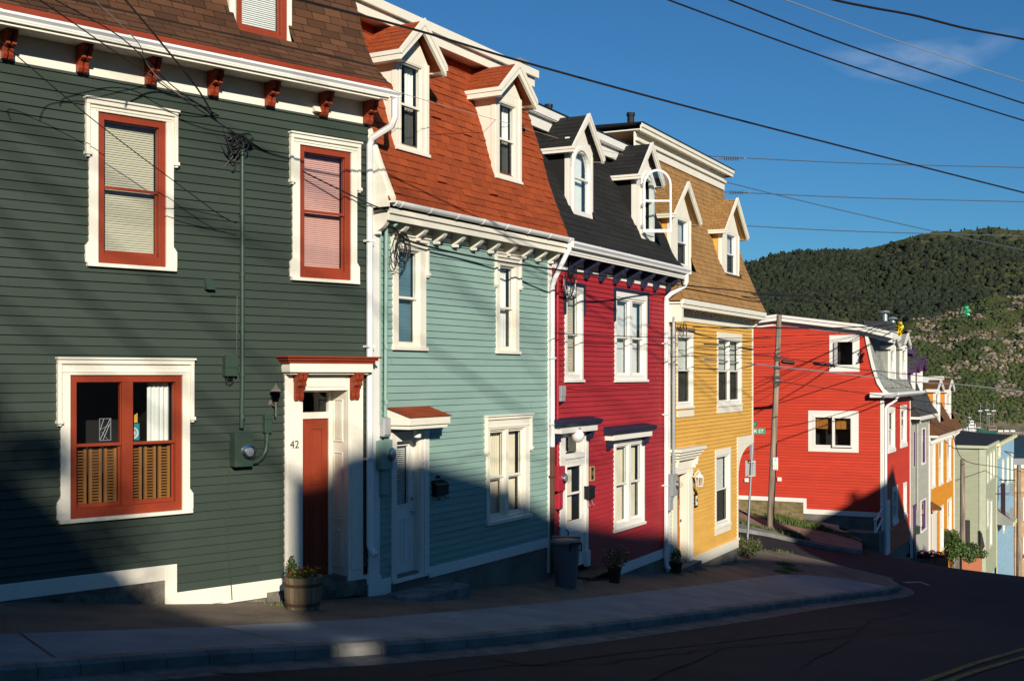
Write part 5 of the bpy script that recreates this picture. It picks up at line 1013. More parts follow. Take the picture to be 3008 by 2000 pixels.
# harbour-side sheds
bldg('harbour_shed','low ochre harbour shed with brown roof beside the boats',(2812-CX)/f*330,(2872-CX)/f*330,330,345,-30,-(1272-HY)/f*330,paint('ochre_wall',(.45,.28,.12)),'shed',paint('brown_felt',(.09,.05,.035)))

# ================================================================ GROUND
pts=[(0,0,-1.65),(-12,-3,-.5),(8,-10,-1.3),(-5,-12,-.1),(15,-8,-2.2),(20,8,-4.2),(-10,4,-1.3)]
def onw(F,px,py):
    a,z=F.pt('P',px,py); x,y=F.W(a); return (x,y,z)
pts+=[onw(G,0,1766),onw(G,482,1773),onw(G,824,1765),onw(T,1097,1748),onw(T,1378,1726),onw(T,1610,1699),onw(R,1775,1688),onw(R,1951,1680),onw(Yl,2017,1665),onw(Yl,2166,1652)]
ga=G.W(-3.4); pts.append((ga[0],ga[1],-2.2))
def sdw(px,py):
    t,z=SF.side('P',px,py,0); x,y=SF.W(0,-t); return (x,y,z)
pts+=[sdw(2172,1484),sdw(2355,1523),sdw(2500,1550)]
x,y=SF.W(0,-8); pts.append((x,y,-4.5))
pts+=[(SF.o[0],SF.o[1],-6.8),(16.9,51.5,-8.0),(9.17,43,-5.49),(7.2,35.7,-5.2),(11,34,-5.86),(7.35,29,-5.26),(-.79,13.7,-2.97),(2,18.1,-3.67),(15.4,44,-6.85),(17.8,42,-6.86),(14,36,-6.2),(20,52,-8.5),(30,64,-11),(24,62,-10.3),(30.5,76,-12.7),(38,77,-13.8),(38,92,-16.0),(48,99,-18),(60,110,-21),(40,50,-9.3),(30,40,-7.6),(25,25,-5.6)]
pts=np.array(pts); n=len(pts)
def TPK(r2): return np.where(r2>1e-9,r2*np.log(r2+1e-12),0)
P2=pts[:,:2]; D=((P2[:,None]-P2[None])**2).sum(-1); A=np.zeros((n+3,n+3)); A[:n,:n]=TPK(D)+np.eye(n)*.02; A[:n,n]=1; A[:n,n+1:]=P2; A[n,:n]=1; A[n+1:,:n]=P2.T
sol=np.linalg.solve(A,np.concatenate([pts[:,2],np.zeros(3)])); TP=P2.copy(); TN=n; TS=sol.copy()
def gz(X,Y):
    X=np.asarray(X,float); Y=np.asarray(Y,float); Xc=np.clip(X,-16,62); Yc=np.clip(Y,-14,112)
    d=(Xc[...,None]-TP[:,0])**2+(Yc[...,None]-TP[:,1])**2; z=TPK(d)@TS[:TN]+TS[TN]+Xc*TS[TN+1]+Yc*TS[TN+2]
    z=np.clip(z,-24,3); z=z-.11*np.maximum(Y-112,0)+.05*np.maximum(-14-Y,0); return np.maximum(z,-31.)
def g1(x,y): return float(gz(np.array([x]),np.array([y]))[0])
Yr=np.arange(4,120,.25)
def gpt(sv,x,y,off=0.):
    px,py=PX(sv,x,y); u=(px-CX)/f; k=(HY-py)/f; zz=gz(u*Yr,Yr)+off; d=k*Yr-zz; i=np.argmax(d<0)
    if d[i]>=0: i=len(Yr)-1
    lo,hi=Yr[max(i-1,0)],Yr[i]
    for _ in range(20):
        m=(lo+hi)/2
        if k*m-(g1(u*m,m)+off)<0: hi=m
        else: lo=m
    return Vector((u*lo,lo,g1(u*lo,lo)+off))
RD=-.15   # the carriageway lies this far under the pavement level
def axis(a,b,c,d,fine,co): 
    l=[]; x=a
    while x<b: l.append(x); x+=co*max(.15,min(1,(b-x)/60))
    x=b
    while x<c: l.append(x); x+=fine
    while x<d: l.append(x); x+=co*max(.1,min(1,(x-c+4)/60))
    l.append(d); return np.array(l)
xs=axis(-400,-12,30,900,.35,30); ys=axis(-300,4,56,420,.35,20)
XX,YY=np.meshgrid(xs,ys); ZZ=gz(XX,YY)+RD
def gridmesh(name,XX,YY,ZZ,mat,label=None,kind='structure',smooth=True,tint=None):
    r,c=XX.shape; V=np.stack([XX,YY,ZZ],-1).reshape(-1,3); i=np.arange(r*c).reshape(r,c); Fq=np.stack([i[:-1,:-1],i[:-1,1:],i[1:,1:],i[1:,:-1]],-1).reshape(-1,4)
    me=bpy.data.meshes.new(name); me.vertices.add(len(V)); me.vertices.foreach_set('co',V.ravel()); me.loops.add(Fq.size); me.loops.foreach_set('vertex_index',Fq.ravel()); me.polygons.add(len(Fq)); me.polygons.foreach_set('loop_start',np.arange(0,Fq.size,4)); me.update(calc_edges=True)
    if smooth: me.polygons.foreach_set('use_smooth',[True]*len(Fq))
    me.materials.append(mat); o=bpy.data.objects.new(name,me); COL.objects.link(o); 
    if label:o['label']=label
    o['kind']=kind; return o
gridmesh('ground',XX,YY,ZZ,m_asph,label='dark asphalt road sloping down the hill')
def structure(name,mb,mat,label=None,**k):
    o=mkobj(name,mb,mat,**k); o['kind']='structure'
    if label:o['label']=label
    return o
def interp(tab,x):
    if x<=tab[0][0]: (a,b),(c,d)=tab[0],tab[1]; return b+(x-a)*(d-b)/(c-a)
    for (a,b),(c,d) in zip(tab,tab[1:]):
        if x<=c: return b+(x-a)*(d-b)/(c-a)
    return tab[-1][1]
Ct=[(0,1955),(600,1911),(1074,1888),(1400,1866),(1650,1842),(1900,1813),(2150,1784),(2405,1750),(2564,1735),(2630,1727)]
Bt=[(0,1861),(600,1840),(1050,1818),(1400,1789),(1750,1753),(2000,1724),(2249,1692),(2300,1686),(2400,1690),(2500,1703),(2600,1720),(2640,1722)]
Kt=[(2166,1600),(2223,1616),(2309,1622),(2380,1637),(2469,1661),(2564,1683),(2622,1696),(2645,1708),(2654,1716)]
def wline(px):
    if px<=1080: F=G
    elif px<=1620: F=T
    elif px<=1962: F=R
    elif px<=2166: F=Yl
    else: return gpt('P',px,interp(Kt,px))
    a=F.pt('P',px,0)[0]; x,y=F.W(a,-.25); return Vector((x,y,g1(x,y)))
cols=[]; px=-420
while px<2640:
    w_=wline(px); c_=gpt('P',px,interp(Ct,px)); b_=gpt('P',px,interp(Bt,px))
    cols.append((w_,b_,c_)); px+=18
tip=[gpt('P',px,y) for px,y in ((2645,1722),(2653,1718))]
def strip(mb,A,B,nseg=4,dz=0.):
    for (a0,b0),(a1,b1) in zip(zip(A,B),zip(A[1:],B[1:])):
        for k in range(nseg):
            q=[a0.lerp(b0,k/nseg),a0.lerp(b0,(k+1)/nseg),a1.lerp(b1,(k+1)/nseg),a1.lerp(b1,k/nseg)]
            mb.quad(*[(p.x,p.y,g1(p.x,p.y)+dz) for p in q])
mb=MB(); strip(mb,[c[0] for c in cols],[c[1] for c in cols]); structure('pavement_strip',mb,m_strip,'worn brown asphalt strip along the house fronts')
def inset(cs,d=.2):
    out=[]
    for i,c in enumerate(cs):
        p=cs[min(i+1,len(cs)-1)]-cs[max(i-1,0)]; p.z=0; p.normalize(); nrm=Vector((p.y,-p.x,0)); out.append(c+nrm*d)
    return out
curb=[c[2] for c in cols]+tip; 
back=[gpt('P',px,y) for px,y in Kt[::-1]]; back=[b for b in back]
e0=back[-1]; sdir=Vector((-SF.n[0]*1,-SF.n[1],0)); 
for k in (2,4,7,10): 
    p=e0+sdir*k; p.z=g1(p.x,p.y); back.append(p)
full=curb+back
# resample smooth
def resamp(P,st):
    out=[P[0]]; 
    for a,b in zip(P,P[1:]):
        n=max(1,int((b-a).length/st)); out+=[a.lerp(b,(k+1)/n) for k in range(n)]
    return out
full=resamp(full,.5); 
for _ in range(6): full=[full[0]]+[(full[i-1]+full[i]*2+full[i+1])/4 for i in range(1,len(full)-1)]+[full[-1]]
inn=inset(full,-.17); out1=inset(full,.05); out2=inset(full,.42)
mb=MB(); strip(mb,[c[1] for c in cols],[c[2]+(c[1]-c[2]).normalized()*.0 for c in cols],dz=0.0)
structure('pavement',mb,m_conc,'pale concrete pavement along the kerb')
mb=MB()
for i in range(len(full)-1):
    a,b=full[i],full[i+1]; ai,bi=inn[i],inn[i+1]; ao,bo=out1[i],out1[i+1]
    Z=lambda p,d: (p.x,p.y,g1(p.x,p.y)+d)
    mb.quad(Z(ai,.006),Z(bi,.006),Z(b,.006),Z(a,.006)); mb.quad(Z(a,.006),Z(b,.006),Z(a+(ao-a)*.5,-.012) if False else Z(bo,-.03),Z(ao,-.03)); mb.quad(Z(ao,-.03),Z(bo,-.03),Z(bo,RD-.03),Z(ao,RD-.03))
KJ=MB()
for i in range(8,len(full)-1,7):
    a=full[i]; t_=(full[i+1]-full[i]).normalized()*.003; ai=inn[i]; ao=out1[i]
    KJ.quad(Z(ai-t_,.009),Z(ai+t_,.009),Z(a+t_,.009),Z(a-t_,.009)); KJ.quad(Z(ao-t_,-.03+.003),Z(ao+t_,-.03+.003),Z(a+t_,.009),Z(a-t_,.009)); nn=(ao-a).normalized()*.004; KJ.quad(Z(ao+nn-t_,-.03),Z(ao+nn+t_,-.03),Z(ao+nn+t_,RD+.03),Z(ao+nn-t_,RD+.03))
structure('kerb_joint',KJ,m_black)
structure('kerb',mb,m_curb,'grey concrete kerb curving round the corner')
mb=MB()
for i in range(len(full)-1):
    Z=lambda p,d: (p.x,p.y,g1(p.x,p.y)+d); mb.quad(Z(out1[i],RD+.03),Z(out1[i+1],RD+.03),Z(out2[i+1],RD+.004),Z(out2[i],RD+.004)); o3=out2[i]+(out2[i]-out1[i])*.06; o4=out2[i+1]+(out2[i+1]-out1[i+1])*.06; mb.quad(Z(out2[i],RD+.004),Z(out2[i+1],RD+.004),Z(o4,RD-.02),Z(o3,RD-.02))
structure('gutter_apron',mb,two('gutter_concrete',(.17,.165,.155),(.09,.088,.085),3,.4,.6,bump=.4),'narrow concrete apron at the foot of the kerb')
# paving joints
mb=MB()
for px0,px1,dx in ((1575,1960,0),(640,900,0),(60,180,0),(2090,2380,0)) :
    A=gpt('P',px0,interp(Bt,px0),.004); B=gpt('P',px1,interp(Ct,px1),.004); n=12
    for k in range(n): p=A.lerp(B,k/n); q=A.lerp(B,(k+1)/n); d=Vector(((q-p).y,-(q-p).x,0)).normalized()*.012; mb.quad(*[(v.x,v.y,g1(v.x,v.y)+.005) for v in (p-d,q-d,q+d,p+d)])
structure('pavement_joint',mb,m_black)
# far side of the side street
def pxs(tab): return [gpt('T1',x,y) for x,y in tab]
xcol=[80,250,400,500,620,830,1000,1100,1230,1400,1500]
def line(tab,off=0): return [gpt('T1',x,interp(tab,x),off) for x in [-60]+xcol]
t0=[(80,402),(500,492),(800,560),(1000,602),(1250,642),(1580,692)]; t1=[(80,470),(250,530),(500,575),(830,625),(1100,680),(1500,760)]
t2=[(80,482),(500,602),(830,672),(1230,732),(1530,792)]; t3=[(80,600),(400,672),(620,738),(820,790),(1100,856),(1480,918)]; t4=[(80,660),(400,712),(620,762),(820,806),(1100,866),(1480,925)]
mb=MB(); strip(mb,line(t0),line(t1),3,.02); structure('side_street_path',mb,two('pale_path',(.40,.35,.27),(.30,.26,.20),1.5,.4,.6),'pale concrete path along the scarlet side wall')
mb=MB(); strip(mb,line(t2),line(t3),3,.0); structure('side_street_pavement',mb,two('pink_path',(.27,.17,.13),(.20,.13,.10),1.5,.4,.6),'reddish pavement beside the side street')
mb=MB(); strip(mb,line(t1),line(t2),2,-.01); structure('verge',mb,two('earth',(.10,.085,.05),(.05,.06,.025),3,.4,.6),'strip of earth between path and pavement')
mb=MB(); strip(mb,line(t3),line(t4),2,-.02); l3,l4=line(t3),line(t4)
for i in range(len(l4)-1): a,b=l4[i],l4[i+1]; mb.quad((a.x,a.y,a.z-.02),(b.x,b.y,b.z-.02),(b.x+.02,b.y-.03,b.z-.2),(a.x+.02,a.y-.03,a.z-.2))
structure('side_kerb',mb,m_curb)
# road paint
def paintline(pts,w,name,mat,label):
    P=resamp(pts,.8); mb=MB()
    for a,b in zip(P,P[1:]):
        d=Vector(((b-a).y,-(b-a).x,0)).normalized()*w/2; mb.quad(*[(v.x,v.y,g1(v.x,v.y)+RD+.012) for v in (a-d,b-d,b+d,a+d)])
    structure(name,mb,mat,label)
m_ypaint=two('worn_yellow_paint',(.30,.21,.04),(.10,.08,.04),6,.35,.65,bump=.4); m_wpaint=two('worn_white_paint',(.45,.44,.42),(.15,.15,.15),6,.35,.65,bump=.4)
for dy,nm in ((0,'far'),(24,'near')):
    p=[gpt('P',x,y+dy*(1+(2750-x)/1400*0),RD) for x,y in ((2590,2060),(2710,2004),(2860,1950),(3008,1906),(3150,1870))]
    paintline(p,.11,'road_marking',m_ypaint,'%s line of the double yellow centre line'%nm)
p=[gpt('T1',x,y,RD) for x,y in ((2160,1288),(2260,1328))]; paintline(p,.12,'road_marking',m_wpaint,'short white stop line near the kerb tip')
p=[gpt('T1',x,y,RD) for x,y in ((1985,1298),(2150,1292))]; paintline(p,.15,'road_marking',m_wpaint,'faint crossing line at the kerb tip')

# wear on the carriageway
def ribbon(name,P,w,mat,label,dz,jit=0,seed=0):
    r=random.Random(seed); P=resamp(P,.35); mb=MB(); L_=[]
    for i,p in enumerate(P):
        d=P[min(i+1,len(P)-1)]-P[max(i-1,0)]; nrm=Vector((d.y,-d.x,0)).normalized(); o_=r.gauss(0,jit); ww=w*r.uniform(.4,1.3) if jit else w; L_.append((p+nrm*(o_-ww/2),p+nrm*(o_+ww/2)))
    for (a,b),(c,d) in zip(L_,L_[1:]): mb.quad(*[(v.x,v.y,g1(v.x,v.y)+RD+dz) for v in (a,b,d,c)])
    structure(name,mb,mat,label)
m_tar=two('crack_tar',(.005,.006,.009),(.009,.010,.014),3,.4,.6,rough=.95,bump=.2); m_patch=two('asphalt_patch',(.020,.022,.028),(.014,.016,.021),1.5,.4,.6,bump=.8,fine=60,dist=.006,var=.3)
ribbon('asphalt_patch',[gpt('P',x,y,RD) for x,y in ((1500,1945),(1800,1905),(2150,1868),(2500,1835))],.55,m_patch,'long repaired strip in the road surface',.007)
for k,pl in enumerate((((1250,1985),(1500,1955),(1750,1950),(2100,1905),(2500,1870),(2800,1850)),((1900,1995),(2050,1940),(2120,1890),(2180,1850)),((2350,1960),(2480,1890),(2560,1820),(2700,1790)),((200,1992),(500,1975),(820,1985)))):
    ribbon('road_crack',[gpt('P',x,y,RD) for x,y in pl],.028,m_tar,'tarred crack in the road',.010,.03,k)
# ================================================================ WATER, HILLS
m,nt,b=newmat('harbour_water'); b.inputs['Base Color'].default_value=(.008,.04,.06,1); b.inputs['Roughness'].default_value=.35
tc=N(nt,'ShaderNodeTexCoord'); no=N(nt,'ShaderNodeTexNoise',inp={'Scale':.5,'Detail':4.}); nt.links.new(tc.outputs['Object'],no.inputs['Vector']); bp=N(nt,'ShaderNodeBump',inp={'Strength':1.,'Distance':1.}); nt.links.new(no.outputs[0],bp.inputs['Height']); nt.links.new(bp.outputs[0],b.inputs['Normal'])
mb=MB(); mb.quad((-1500,140,-29),(4000,140,-29),(4000,2500,-29),(-1500,2500,-29)); structure('water',mb,m,'dark blue harbour water')
def tabv(tab,X): t=np.array(tab,float); return np.interp(X,t[:,0],t[:,1])
FR=[(-600,1010),(600,960),(1400,880),(1800,815),(2100,782),(2180,770),(2250,757),(2350,738),(2450,733),(2550,722),(2620,705),(2700,690),(2760,681),(2850,668),(2920,666),(3008,672),(3300,690),(3900,760),(5000,900)]
NR=[(-600,1200),(2300,1150),(2500,1060),(2600,1000),(2665,945),(2708,932),(2800,905),(2865,884),(2894,875),(2963,876),(3008,866),(3200,850),(3700,900),(5000,1000)]
us=np.concatenate([np.linspace(-.5,.12,60),np.linspace(.122,.52,420),np.linspace(.523,1.2,120)]); Ys=np.concatenate([np.linspace(596,800,110),np.linspace(804,1180,150),np.linspace(1200,2200,30)])
U,Yy=np.meshgrid(us,Ys); PXs=U*f+CX
zn=(HY-tabv(NR,PXs))/f*770; zf=(HY-tabv(FR,PXs)-13)/f*1150
def sm(t): t=np.clip(t,0,1); return t*t*(3-2*t)
tn=(Yy-600)/170; near=np.where(tn<0,-31,np.where(tn<1,-29+(zn+29)*(np.clip(tn,0,1)**.62),zn-(Yy-770)*.12)); 
tf=(Yy-700)/450; far=-29+(zf+29)*sm(tf)**.85; far=np.where(Yy>1150,zf-(Yy-1150)*.05,far)
HZ=np.maximum(near,far)
rs=np.random.RandomState(3)
def fnoise(X,Y,sc_,oct=5,seed=0):
    o=np.zeros(X.size); xf=X.ravel()*sc_; yf=Y.ravel()*sc_
    for i in range(X.size): o[i]=mnoise.fractal((xf[i]+seed*7.3,yf[i],seed*3.1),1.,2.,oct)
    return o.reshape(X.shape)
XH=U*Yy; n1=fnoise(XH,Yy,1/45.,5,1); n2=fnoise(XH,Yy,1/14.,3,2)
amp=np.clip((HZ+29)/40,0,1); HZ=HZ+amp*(n1*5+np.abs(n2)*2.6-1)*np.where(Yy<800,1.,.9)
HZ[0,:]=-31
m,nt,b=newmat('hillside'); L=nt.links.new; tc=N(nt,'ShaderNodeTexCoord')
na=N(nt,'ShaderNodeTexNoise',inp={'Scale':.022,'Detail':9.,'Roughness':.68}); L(tc.outputs['Object'],na.inputs['Vector'])
nb=N(nt,'ShaderNodeTexNoise',inp={'Scale':.25,'Detail':6.,'Roughness':.7}); L(tc.outputs['Object'],nb.inputs['Vector'])
nc=N(nt,'ShaderNodeTexNoise',inp={'Scale':1.1,'Detail':4.}); L(tc.outputs['Object'],nc.inputs['Vector'])
ra=N(nt,'ShaderNodeMapRange',inp={1:.52,2:.60,3:0.,4:1.}); L(na.outputs[0],ra.inputs[0])
rb=N(nt,'ShaderNodeMapRange',inp={1:.48,2:.60,3:0.,4:1.}); L(nb.outputs[0],rb.inputs[0])
mu=N(nt,'ShaderNodeMath',operation='MULTIPLY'); L(ra.outputs[0],mu.inputs[0]); L(rb.outputs[0],mu.inputs[1])
sep=N(nt,'ShaderNodeSeparateXYZ'); L(tc.outputs['Object'],sep.inputs[0]); cl=N(nt,'ShaderNodeMapRange',inp={1:-22.,2:2.,3:.85,4:0.}); L(sep.outputs['Z'],cl.inputs[0])
cm=N(nt,'ShaderNodeMath',operation='MULTIPLY'); L(cl.outputs[0],cm.inputs[0]); rb2=N(nt,'ShaderNodeMapRange',inp={1:.38,2:.55,3:0.,4:1.}); L(nb.outputs[0],rb2.inputs[0]); L(rb2.outputs[0],cm.inputs[1])
mxx=N(nt,'ShaderNodeMath',operation='MAXIMUM'); L(mu.outputs[0],mxx.inputs[0]); L(cm.outputs[0],mxx.inputs[1])
g=N(nt,'ShaderNodeMix',data_type='RGBA'); g.inputs[6].default_value=(.042,.052,.016,1); g.inputs[7].default_value=(.085,.088,.03,1); L(nc.outputs[0],g.inputs[0])
rk=N(nt,'ShaderNodeMix',data_type='RGBA'); rk.inputs[6].default_value=(.17,.135,.10,1); rk.inputs[7].default_value=(.10,.085,.07,1); L(nc.outputs[0],rk.inputs[0])
mx=N(nt,'ShaderNodeMix',data_type='RGBA'); L(mxx.outputs[0],mx.inputs[0]); L(g.outputs[2],mx.inputs[6]); L(rk.outputs[2],mx.inputs[7]); L(mx.outputs[2],b.inputs['Base Color']); b.inputs['Roughness'].default_value=.95; b.inputs['Specular IOR Level'].default_value=.1
bp=N(nt,'ShaderNodeBump',inp={'Strength':1.,'Distance':1.6}); L(nb.outputs[0],bp.inputs['Height']); L(bp.outputs[0],b.inputs['Normal'])
gridmesh('hills',XH,Yy,HZ,m,label='steep wooded and rocky hills across the harbour',smooth=False)
# trees and scrub on the hills: one mass
from mathutils.bvhtree import BVHTree
def hz_at(u,Y):
    i=np.clip(np.searchsorted(us,u)-1,0,len(us)-2); j=np.clip(np.searchsorted(Ys,Y)-1,0,len(Ys)-2); a=(u-us[i])/(us[i+1]-us[i]); c=(Y-Ys[j])/(Ys[j+1]-Ys[j])
    return (HZ[j,i]*(1-a)*(1-c)+HZ[j,i+1]*a*(1-c)+HZ[j+1,i]*(1-a)*c+HZ[j+1,i+1]*a*c)
bmi=bmesh.new(); bmesh.ops.create_icosphere(bmi,subdivisions=2,radius=1); bmesh.ops.triangulate(bmi,faces=bmi.faces); IV=np.array([v.co[:] for v in bmi.verts]); IF=np.array([[v.index for v in q.verts] for q in bmi.faces]); bmi.free()
bmi=bmesh.new(); bmesh.ops.create_icosphere(bmi,subdivisions=1,radius=1); IV1=np.array([v.co[:] for v in bmi.verts]); IF1=np.array([[v.index for v in q.verts] for q in bmi.faces]); bmi.free()
def blobs(name,C,S,mat,label,conif=None,seed=0,V=None,Fc=None,tints=None):
    r=np.random.RandomState(seed); n=len(C); V=IV1 if V is None else V; Fc=IF1 if Fc is None else Fc; k=len(V)
    variants=[V*(1+r.uniform(-.38,.38,(k,1))) for _ in range(12)]; vv=np.array(variants)[r.randint(0,12,n)]
    an=r.uniform(0,6.28,n); ca,sa=np.cos(an)[:,None],np.sin(an)[:,None]; x=vv[:,:,0]*ca-vv[:,:,1]*sa; y=vv[:,:,0]*sa+vv[:,:,1]*ca; z=vv[:,:,2]
    if conif is not None: tpr=np.clip((1-z)/1.7,0.03,1.2); cc=conif[:,None]; x=np.where(cc,x*tpr,x); y=np.where(cc,y*tpr,y)
    vo=np.stack([x*S[:,0:1]+C[:,0:1],y*S[:,0:1]+C[:,1:2],z*S[:,1:2]+C[:,2:3]],-1).reshape(-1,3)
    fo=(Fc[None]+(np.arange(n)*k)[:,None,None]).reshape(-1,3)
    me=bpy.data.meshes.new(name); me.vertices.add(len(vo)); me.vertices.foreach_set('co',vo.ravel()); me.loops.add(fo.size); me.loops.foreach_set('vertex_index',fo.ravel().astype(np.int32)); me.polygons.add(len(fo)); me.polygons.foreach_set('loop_start',np.arange(0,fo.size,3)); me.update(calc_edges=True)
    at=me.attributes.new('tint','FLOAT','FACE'); tt=(r.uniform(0,1,n) if tints is None else tints); at.data.foreach_set('value',np.repeat(tt,len(Fc)))
    me.materials.append(mat); o=bpy.data.objects.new(name,me); COL.objects.link(o); o['label']=label; o['kind']='stuff'; return o
r=np.random.RandomState(5)
n=52000; u=r.uniform(.14,.50,n); Y=r.uniform(770,1165,n); z=hz_at(u,Y)
nzf=np.array([mnoise.fractal((a*b/60,b/60,3.),1.,2.,4) for a,b in zip(u,Y)])
px=u*f+CX; zr=(HY-tabv(FR,px))/f*1150; onridge=(Y>1075)
vis=z/Y>-.02
keep=(nzf<.12)|(r.uniform(0,1,n)<.25); keep&=~((Y>1100-60*np.clip((px-2500)/200,0,1))&(r.uniform(0,1,n)<.94)&(px>2480)); keep&=~(onridge&(r.uniform(0,1,n)<.6)); u,Y,z,rdg=u[keep],Y[keep],z[keep],onridge[keep]
s=.9+1.9*r.uniform(0,1,len(u))**1.8; s=np.where(rdg,s*.5,s); con=(r.uniform(0,1,len(u))<.10)|(rdg&(r.uniform(0,1,len(u))<.6)); h=np.where(con,s*1.8,s*1.05); h=np.where(rdg,s*2.2,h)
blobs('hill_forest',np.stack([u*Y,Y,z+h*.45],-1),np.stack([s*np.where(con,.75,1),h],-1),paint('forest_leaf',(.016,.023,.010),rough=.9,tint=.42,bump=0,var=.25,scale=.6,fine=1.5),'dark forest of small trees covering the far hill',conif=con,seed=1,V=IV,Fc=IF)
n=30000; u=r.uniform(.26,.52,n); Y=r.uniform(602,790,n); z=hz_at(u,Y); nz=np.array([mnoise.fractal((a*b/22,b/22,8.),1.,2.,4) for a,b in zip(u,Y)])
rk_=(nz<-.16)&(z>-18)&(r.uniform(0,1,n)<.6); ru,rY,rz=u[rk_],Y[rk_],z[rk_]; rs_=.3+1.3*r.uniform(0,1,len(ru))**2.5
keep=(nz+np.clip((680-Y)/220,-.42,.25)>.04)|(r.uniform(0,1,n)<.06)&(z>-24); u,Y,z=u[keep],Y[keep],z[keep]; s=.4+1.2*r.uniform(0,1,len(u))**1.5
blobs('hill_rocks',np.stack([ru*rY,rY,rz+rs_*.15],-1),np.stack([rs_,rs_*.75],-1),paint('tan_rock',(.18,.145,.105),rough=.95,tint=.35,bump=0,var=.3,scale=.5,fine=1.2),'tan boulders and outcrops on the nearer hill',seed=4)
blobs('hill_scrub',np.stack([u*Y,Y,z+s*.3],-1),np.stack([s,s*.8],-1),paint('scrub_leaf',(.040,.056,.015),rough=.9,tint=.4,bump=0,var=.25,scale=.6,fine=1.5),'green scrub and bushes between the rocks of the nearer hill',seed=2)
# wharf
mb=MB(); mb.box((2500-CX)/f*585,900,583,610,-32,-27.6); 
structure('wharf',mb,two('wharf_concrete',(.22,.21,.20),(.12,.11,.10),.2,.4,.6),'low grey wharf across the harbour')
mb=MB()
for k in range(40): x=(2900-CX)/f*583+k*1.3; mb.box(x,x+.5,582.6,583,-30,-28.1)
single('wharf_piles',mb,m_wood,'row of dark timber piles along the wharf face','piles',((2900-CX)/f*583,583,-29.))
# ships
def ship(name,label,pxl,pxr,Y,hullm,superm,masts,yw,hull_h,sup):
    x0=(pxl-CX)/f*Y; x1=(pxr-CX)/f*Y; S=Thing(name,label,'boat',(x0,Y,-29.)); L_=x1-x0
    b=MB(); n=10
    for i in range(n):
        def sec(t): w=1.6*(1-abs(2*t-1)**3)+.15; hh=hull_h*(1+.35*(1-t)**2*2 if t<.5 else 1+.15*(t-.5)); return [(t*L_,-w,-28.2+hh-.0),(t*L_,w,-28.2+hh),(t*L_,w*.6,-29.2),(t*L_,-w*.6,-29.2)]
        a=sec(i/n); c=sec((i+1)/n)
        for k in range(4): b.quad(a[k],a[(k+1)%4],c[(k+1)%4],c[k])
    b.box(0,.2,-.2,.2,-28.5,-28.2+hull_h*1.5); S.part('hull',b,hullm)
    b=MB()
    for (t0,t1,z0,z1,w) in sup: b.box(t0*L_,t1*L_,-w,w,-28.2+hull_h+z0,-28.2+hull_h+z1)
    S.part('wheelhouse',b,superm)
    w_=MB()
    for (t0,t1,z0,z1,w) in sup: w_.box(t0*L_+.2,t1*L_-.2,-w-.03,-w+.0,-28.2+hull_h+z0+(z1-z0)*.45,-28.2+hull_h+z0+(z1-z0)*.8)
    S.part('wheelhouse_windows',w_,m_dark)
    for (t,z) in masts:
        b=MB(); b.tube([(t*L_,0,-28.2+hull_h),(t*L_,0,-28.2+hull_h+z)],.14,6); b.box(t*L_-.9,t*L_+.9,-.06,.06,-28.2+hull_h+z*.7,-28.2+hull_h+z*.73); S.part('mast',b,m_metal)
    b=MB()
    for (t,z) in masts: b.tube([(t*L_,0,-28.2+hull_h+z),(t*L_+2.2,0,-28.2+hull_h)],.04,4); b.tube([(t*L_,0,-28.2+hull_h+z),(t*L_-2.2,0,-28.2+hull_h)],.04,4)
    S.part('rigging',b,m_black)
ship('patrol_boat','white patrol boat with a stepped superstructure at the wharf',2830,2886,578,paint('white_hull',(.6,.6,.6),bump=0),m_white,((.30,8.5),(.42,6.5)),0,1.6,((.12,.9,0,1.5,1.3),(.25,.6,1.5,3.0,1.),(.35,.52,3.,4.6,.6)))
ship('trawler','green hulled fishing trawler with tall masts',2868,2928,568,paint('dark_green_hull',(.01,.09,.06),bump=0),paint('rusty_house',(.20,.12,.08)),((.2,13),(.52,13.5),(.62,11),(.85,13)),0,1.9,((.55,.95,0,2.2,1.2),(.1,.35,0,1.0,1.)))
mb=MB(); 
for k in range(3): x=(2930+k*18-CX)/f*586; mb.box(x,x+2.2,585,588,-27.6,-26.9)
single('moored_dinghies',mb,m_white,'white boxes lying on the wharf beside the trawler','crate',((2930-CX)/f*586,585,-27.6))

# ================================================================ STREET THINGS
def world_tube(name,pts,r,mat,label,cat='cable',group=None,n=6,**k):
    mb=MB(); mb.tube(pts,r,n); mid=pts[len(pts)//2]; return single(name,mb,mat,label,cat,tuple(mid),group,smooth=True,**k)
# utility pole
bp_=gpt('P',2262,1550); Yp=bp_.y; top=ray('P',2289,925,Yp)
S=Thing('utility_pole','weathered wooden utility pole leaning slightly in front of the scarlet house','utility pole',tuple(bp_))
mb=MB(); bz=bp_.z; d=top-Vector((bp_.x,bp_.y,bz))
ptsP=[(d.x*t,0,bz-.3*(t==0)+d.z*t) for t in [i/14 for i in range(15)]]; mb.tube(ptsP,[.118-.028*i/14 for i in range(15)],14); S.part('pole_shaft',mb,m_pole,smooth=True)
def onp(y): t=(HY-y)/f*Yp; t=(t-bz)/d.z; return Vector((d.x*t,0,bz+d.z*t))
for y in (1052,1108,1080,1123):
    mb=MB(); p=onp(y); mb.box(p.x-.13,p.x+.13,-.14,-.08,p.z-.05,p.z+.05); mb.lathe([(.14,-.03),(.14,.03)],(p.x,0,p.z),12); S.part('pole_clamp',mb,m_black)
mb=MB(); mb.tube([(onp(1300).x+.09,-.11,onp(1300).z),(onp(1540).x+.09,-.13,onp(1540).z)],.012,5); S.part('ground_wire',mb,m_black)
p=onp(1360); x_=ray('S5',400,350,Yp-.15)
S2=Thing('parking_sign','small white parking sign with green ring and red arrow on the wooden pole','sign',(x_.x,Yp-.16,x_.z)); S2.dz=0
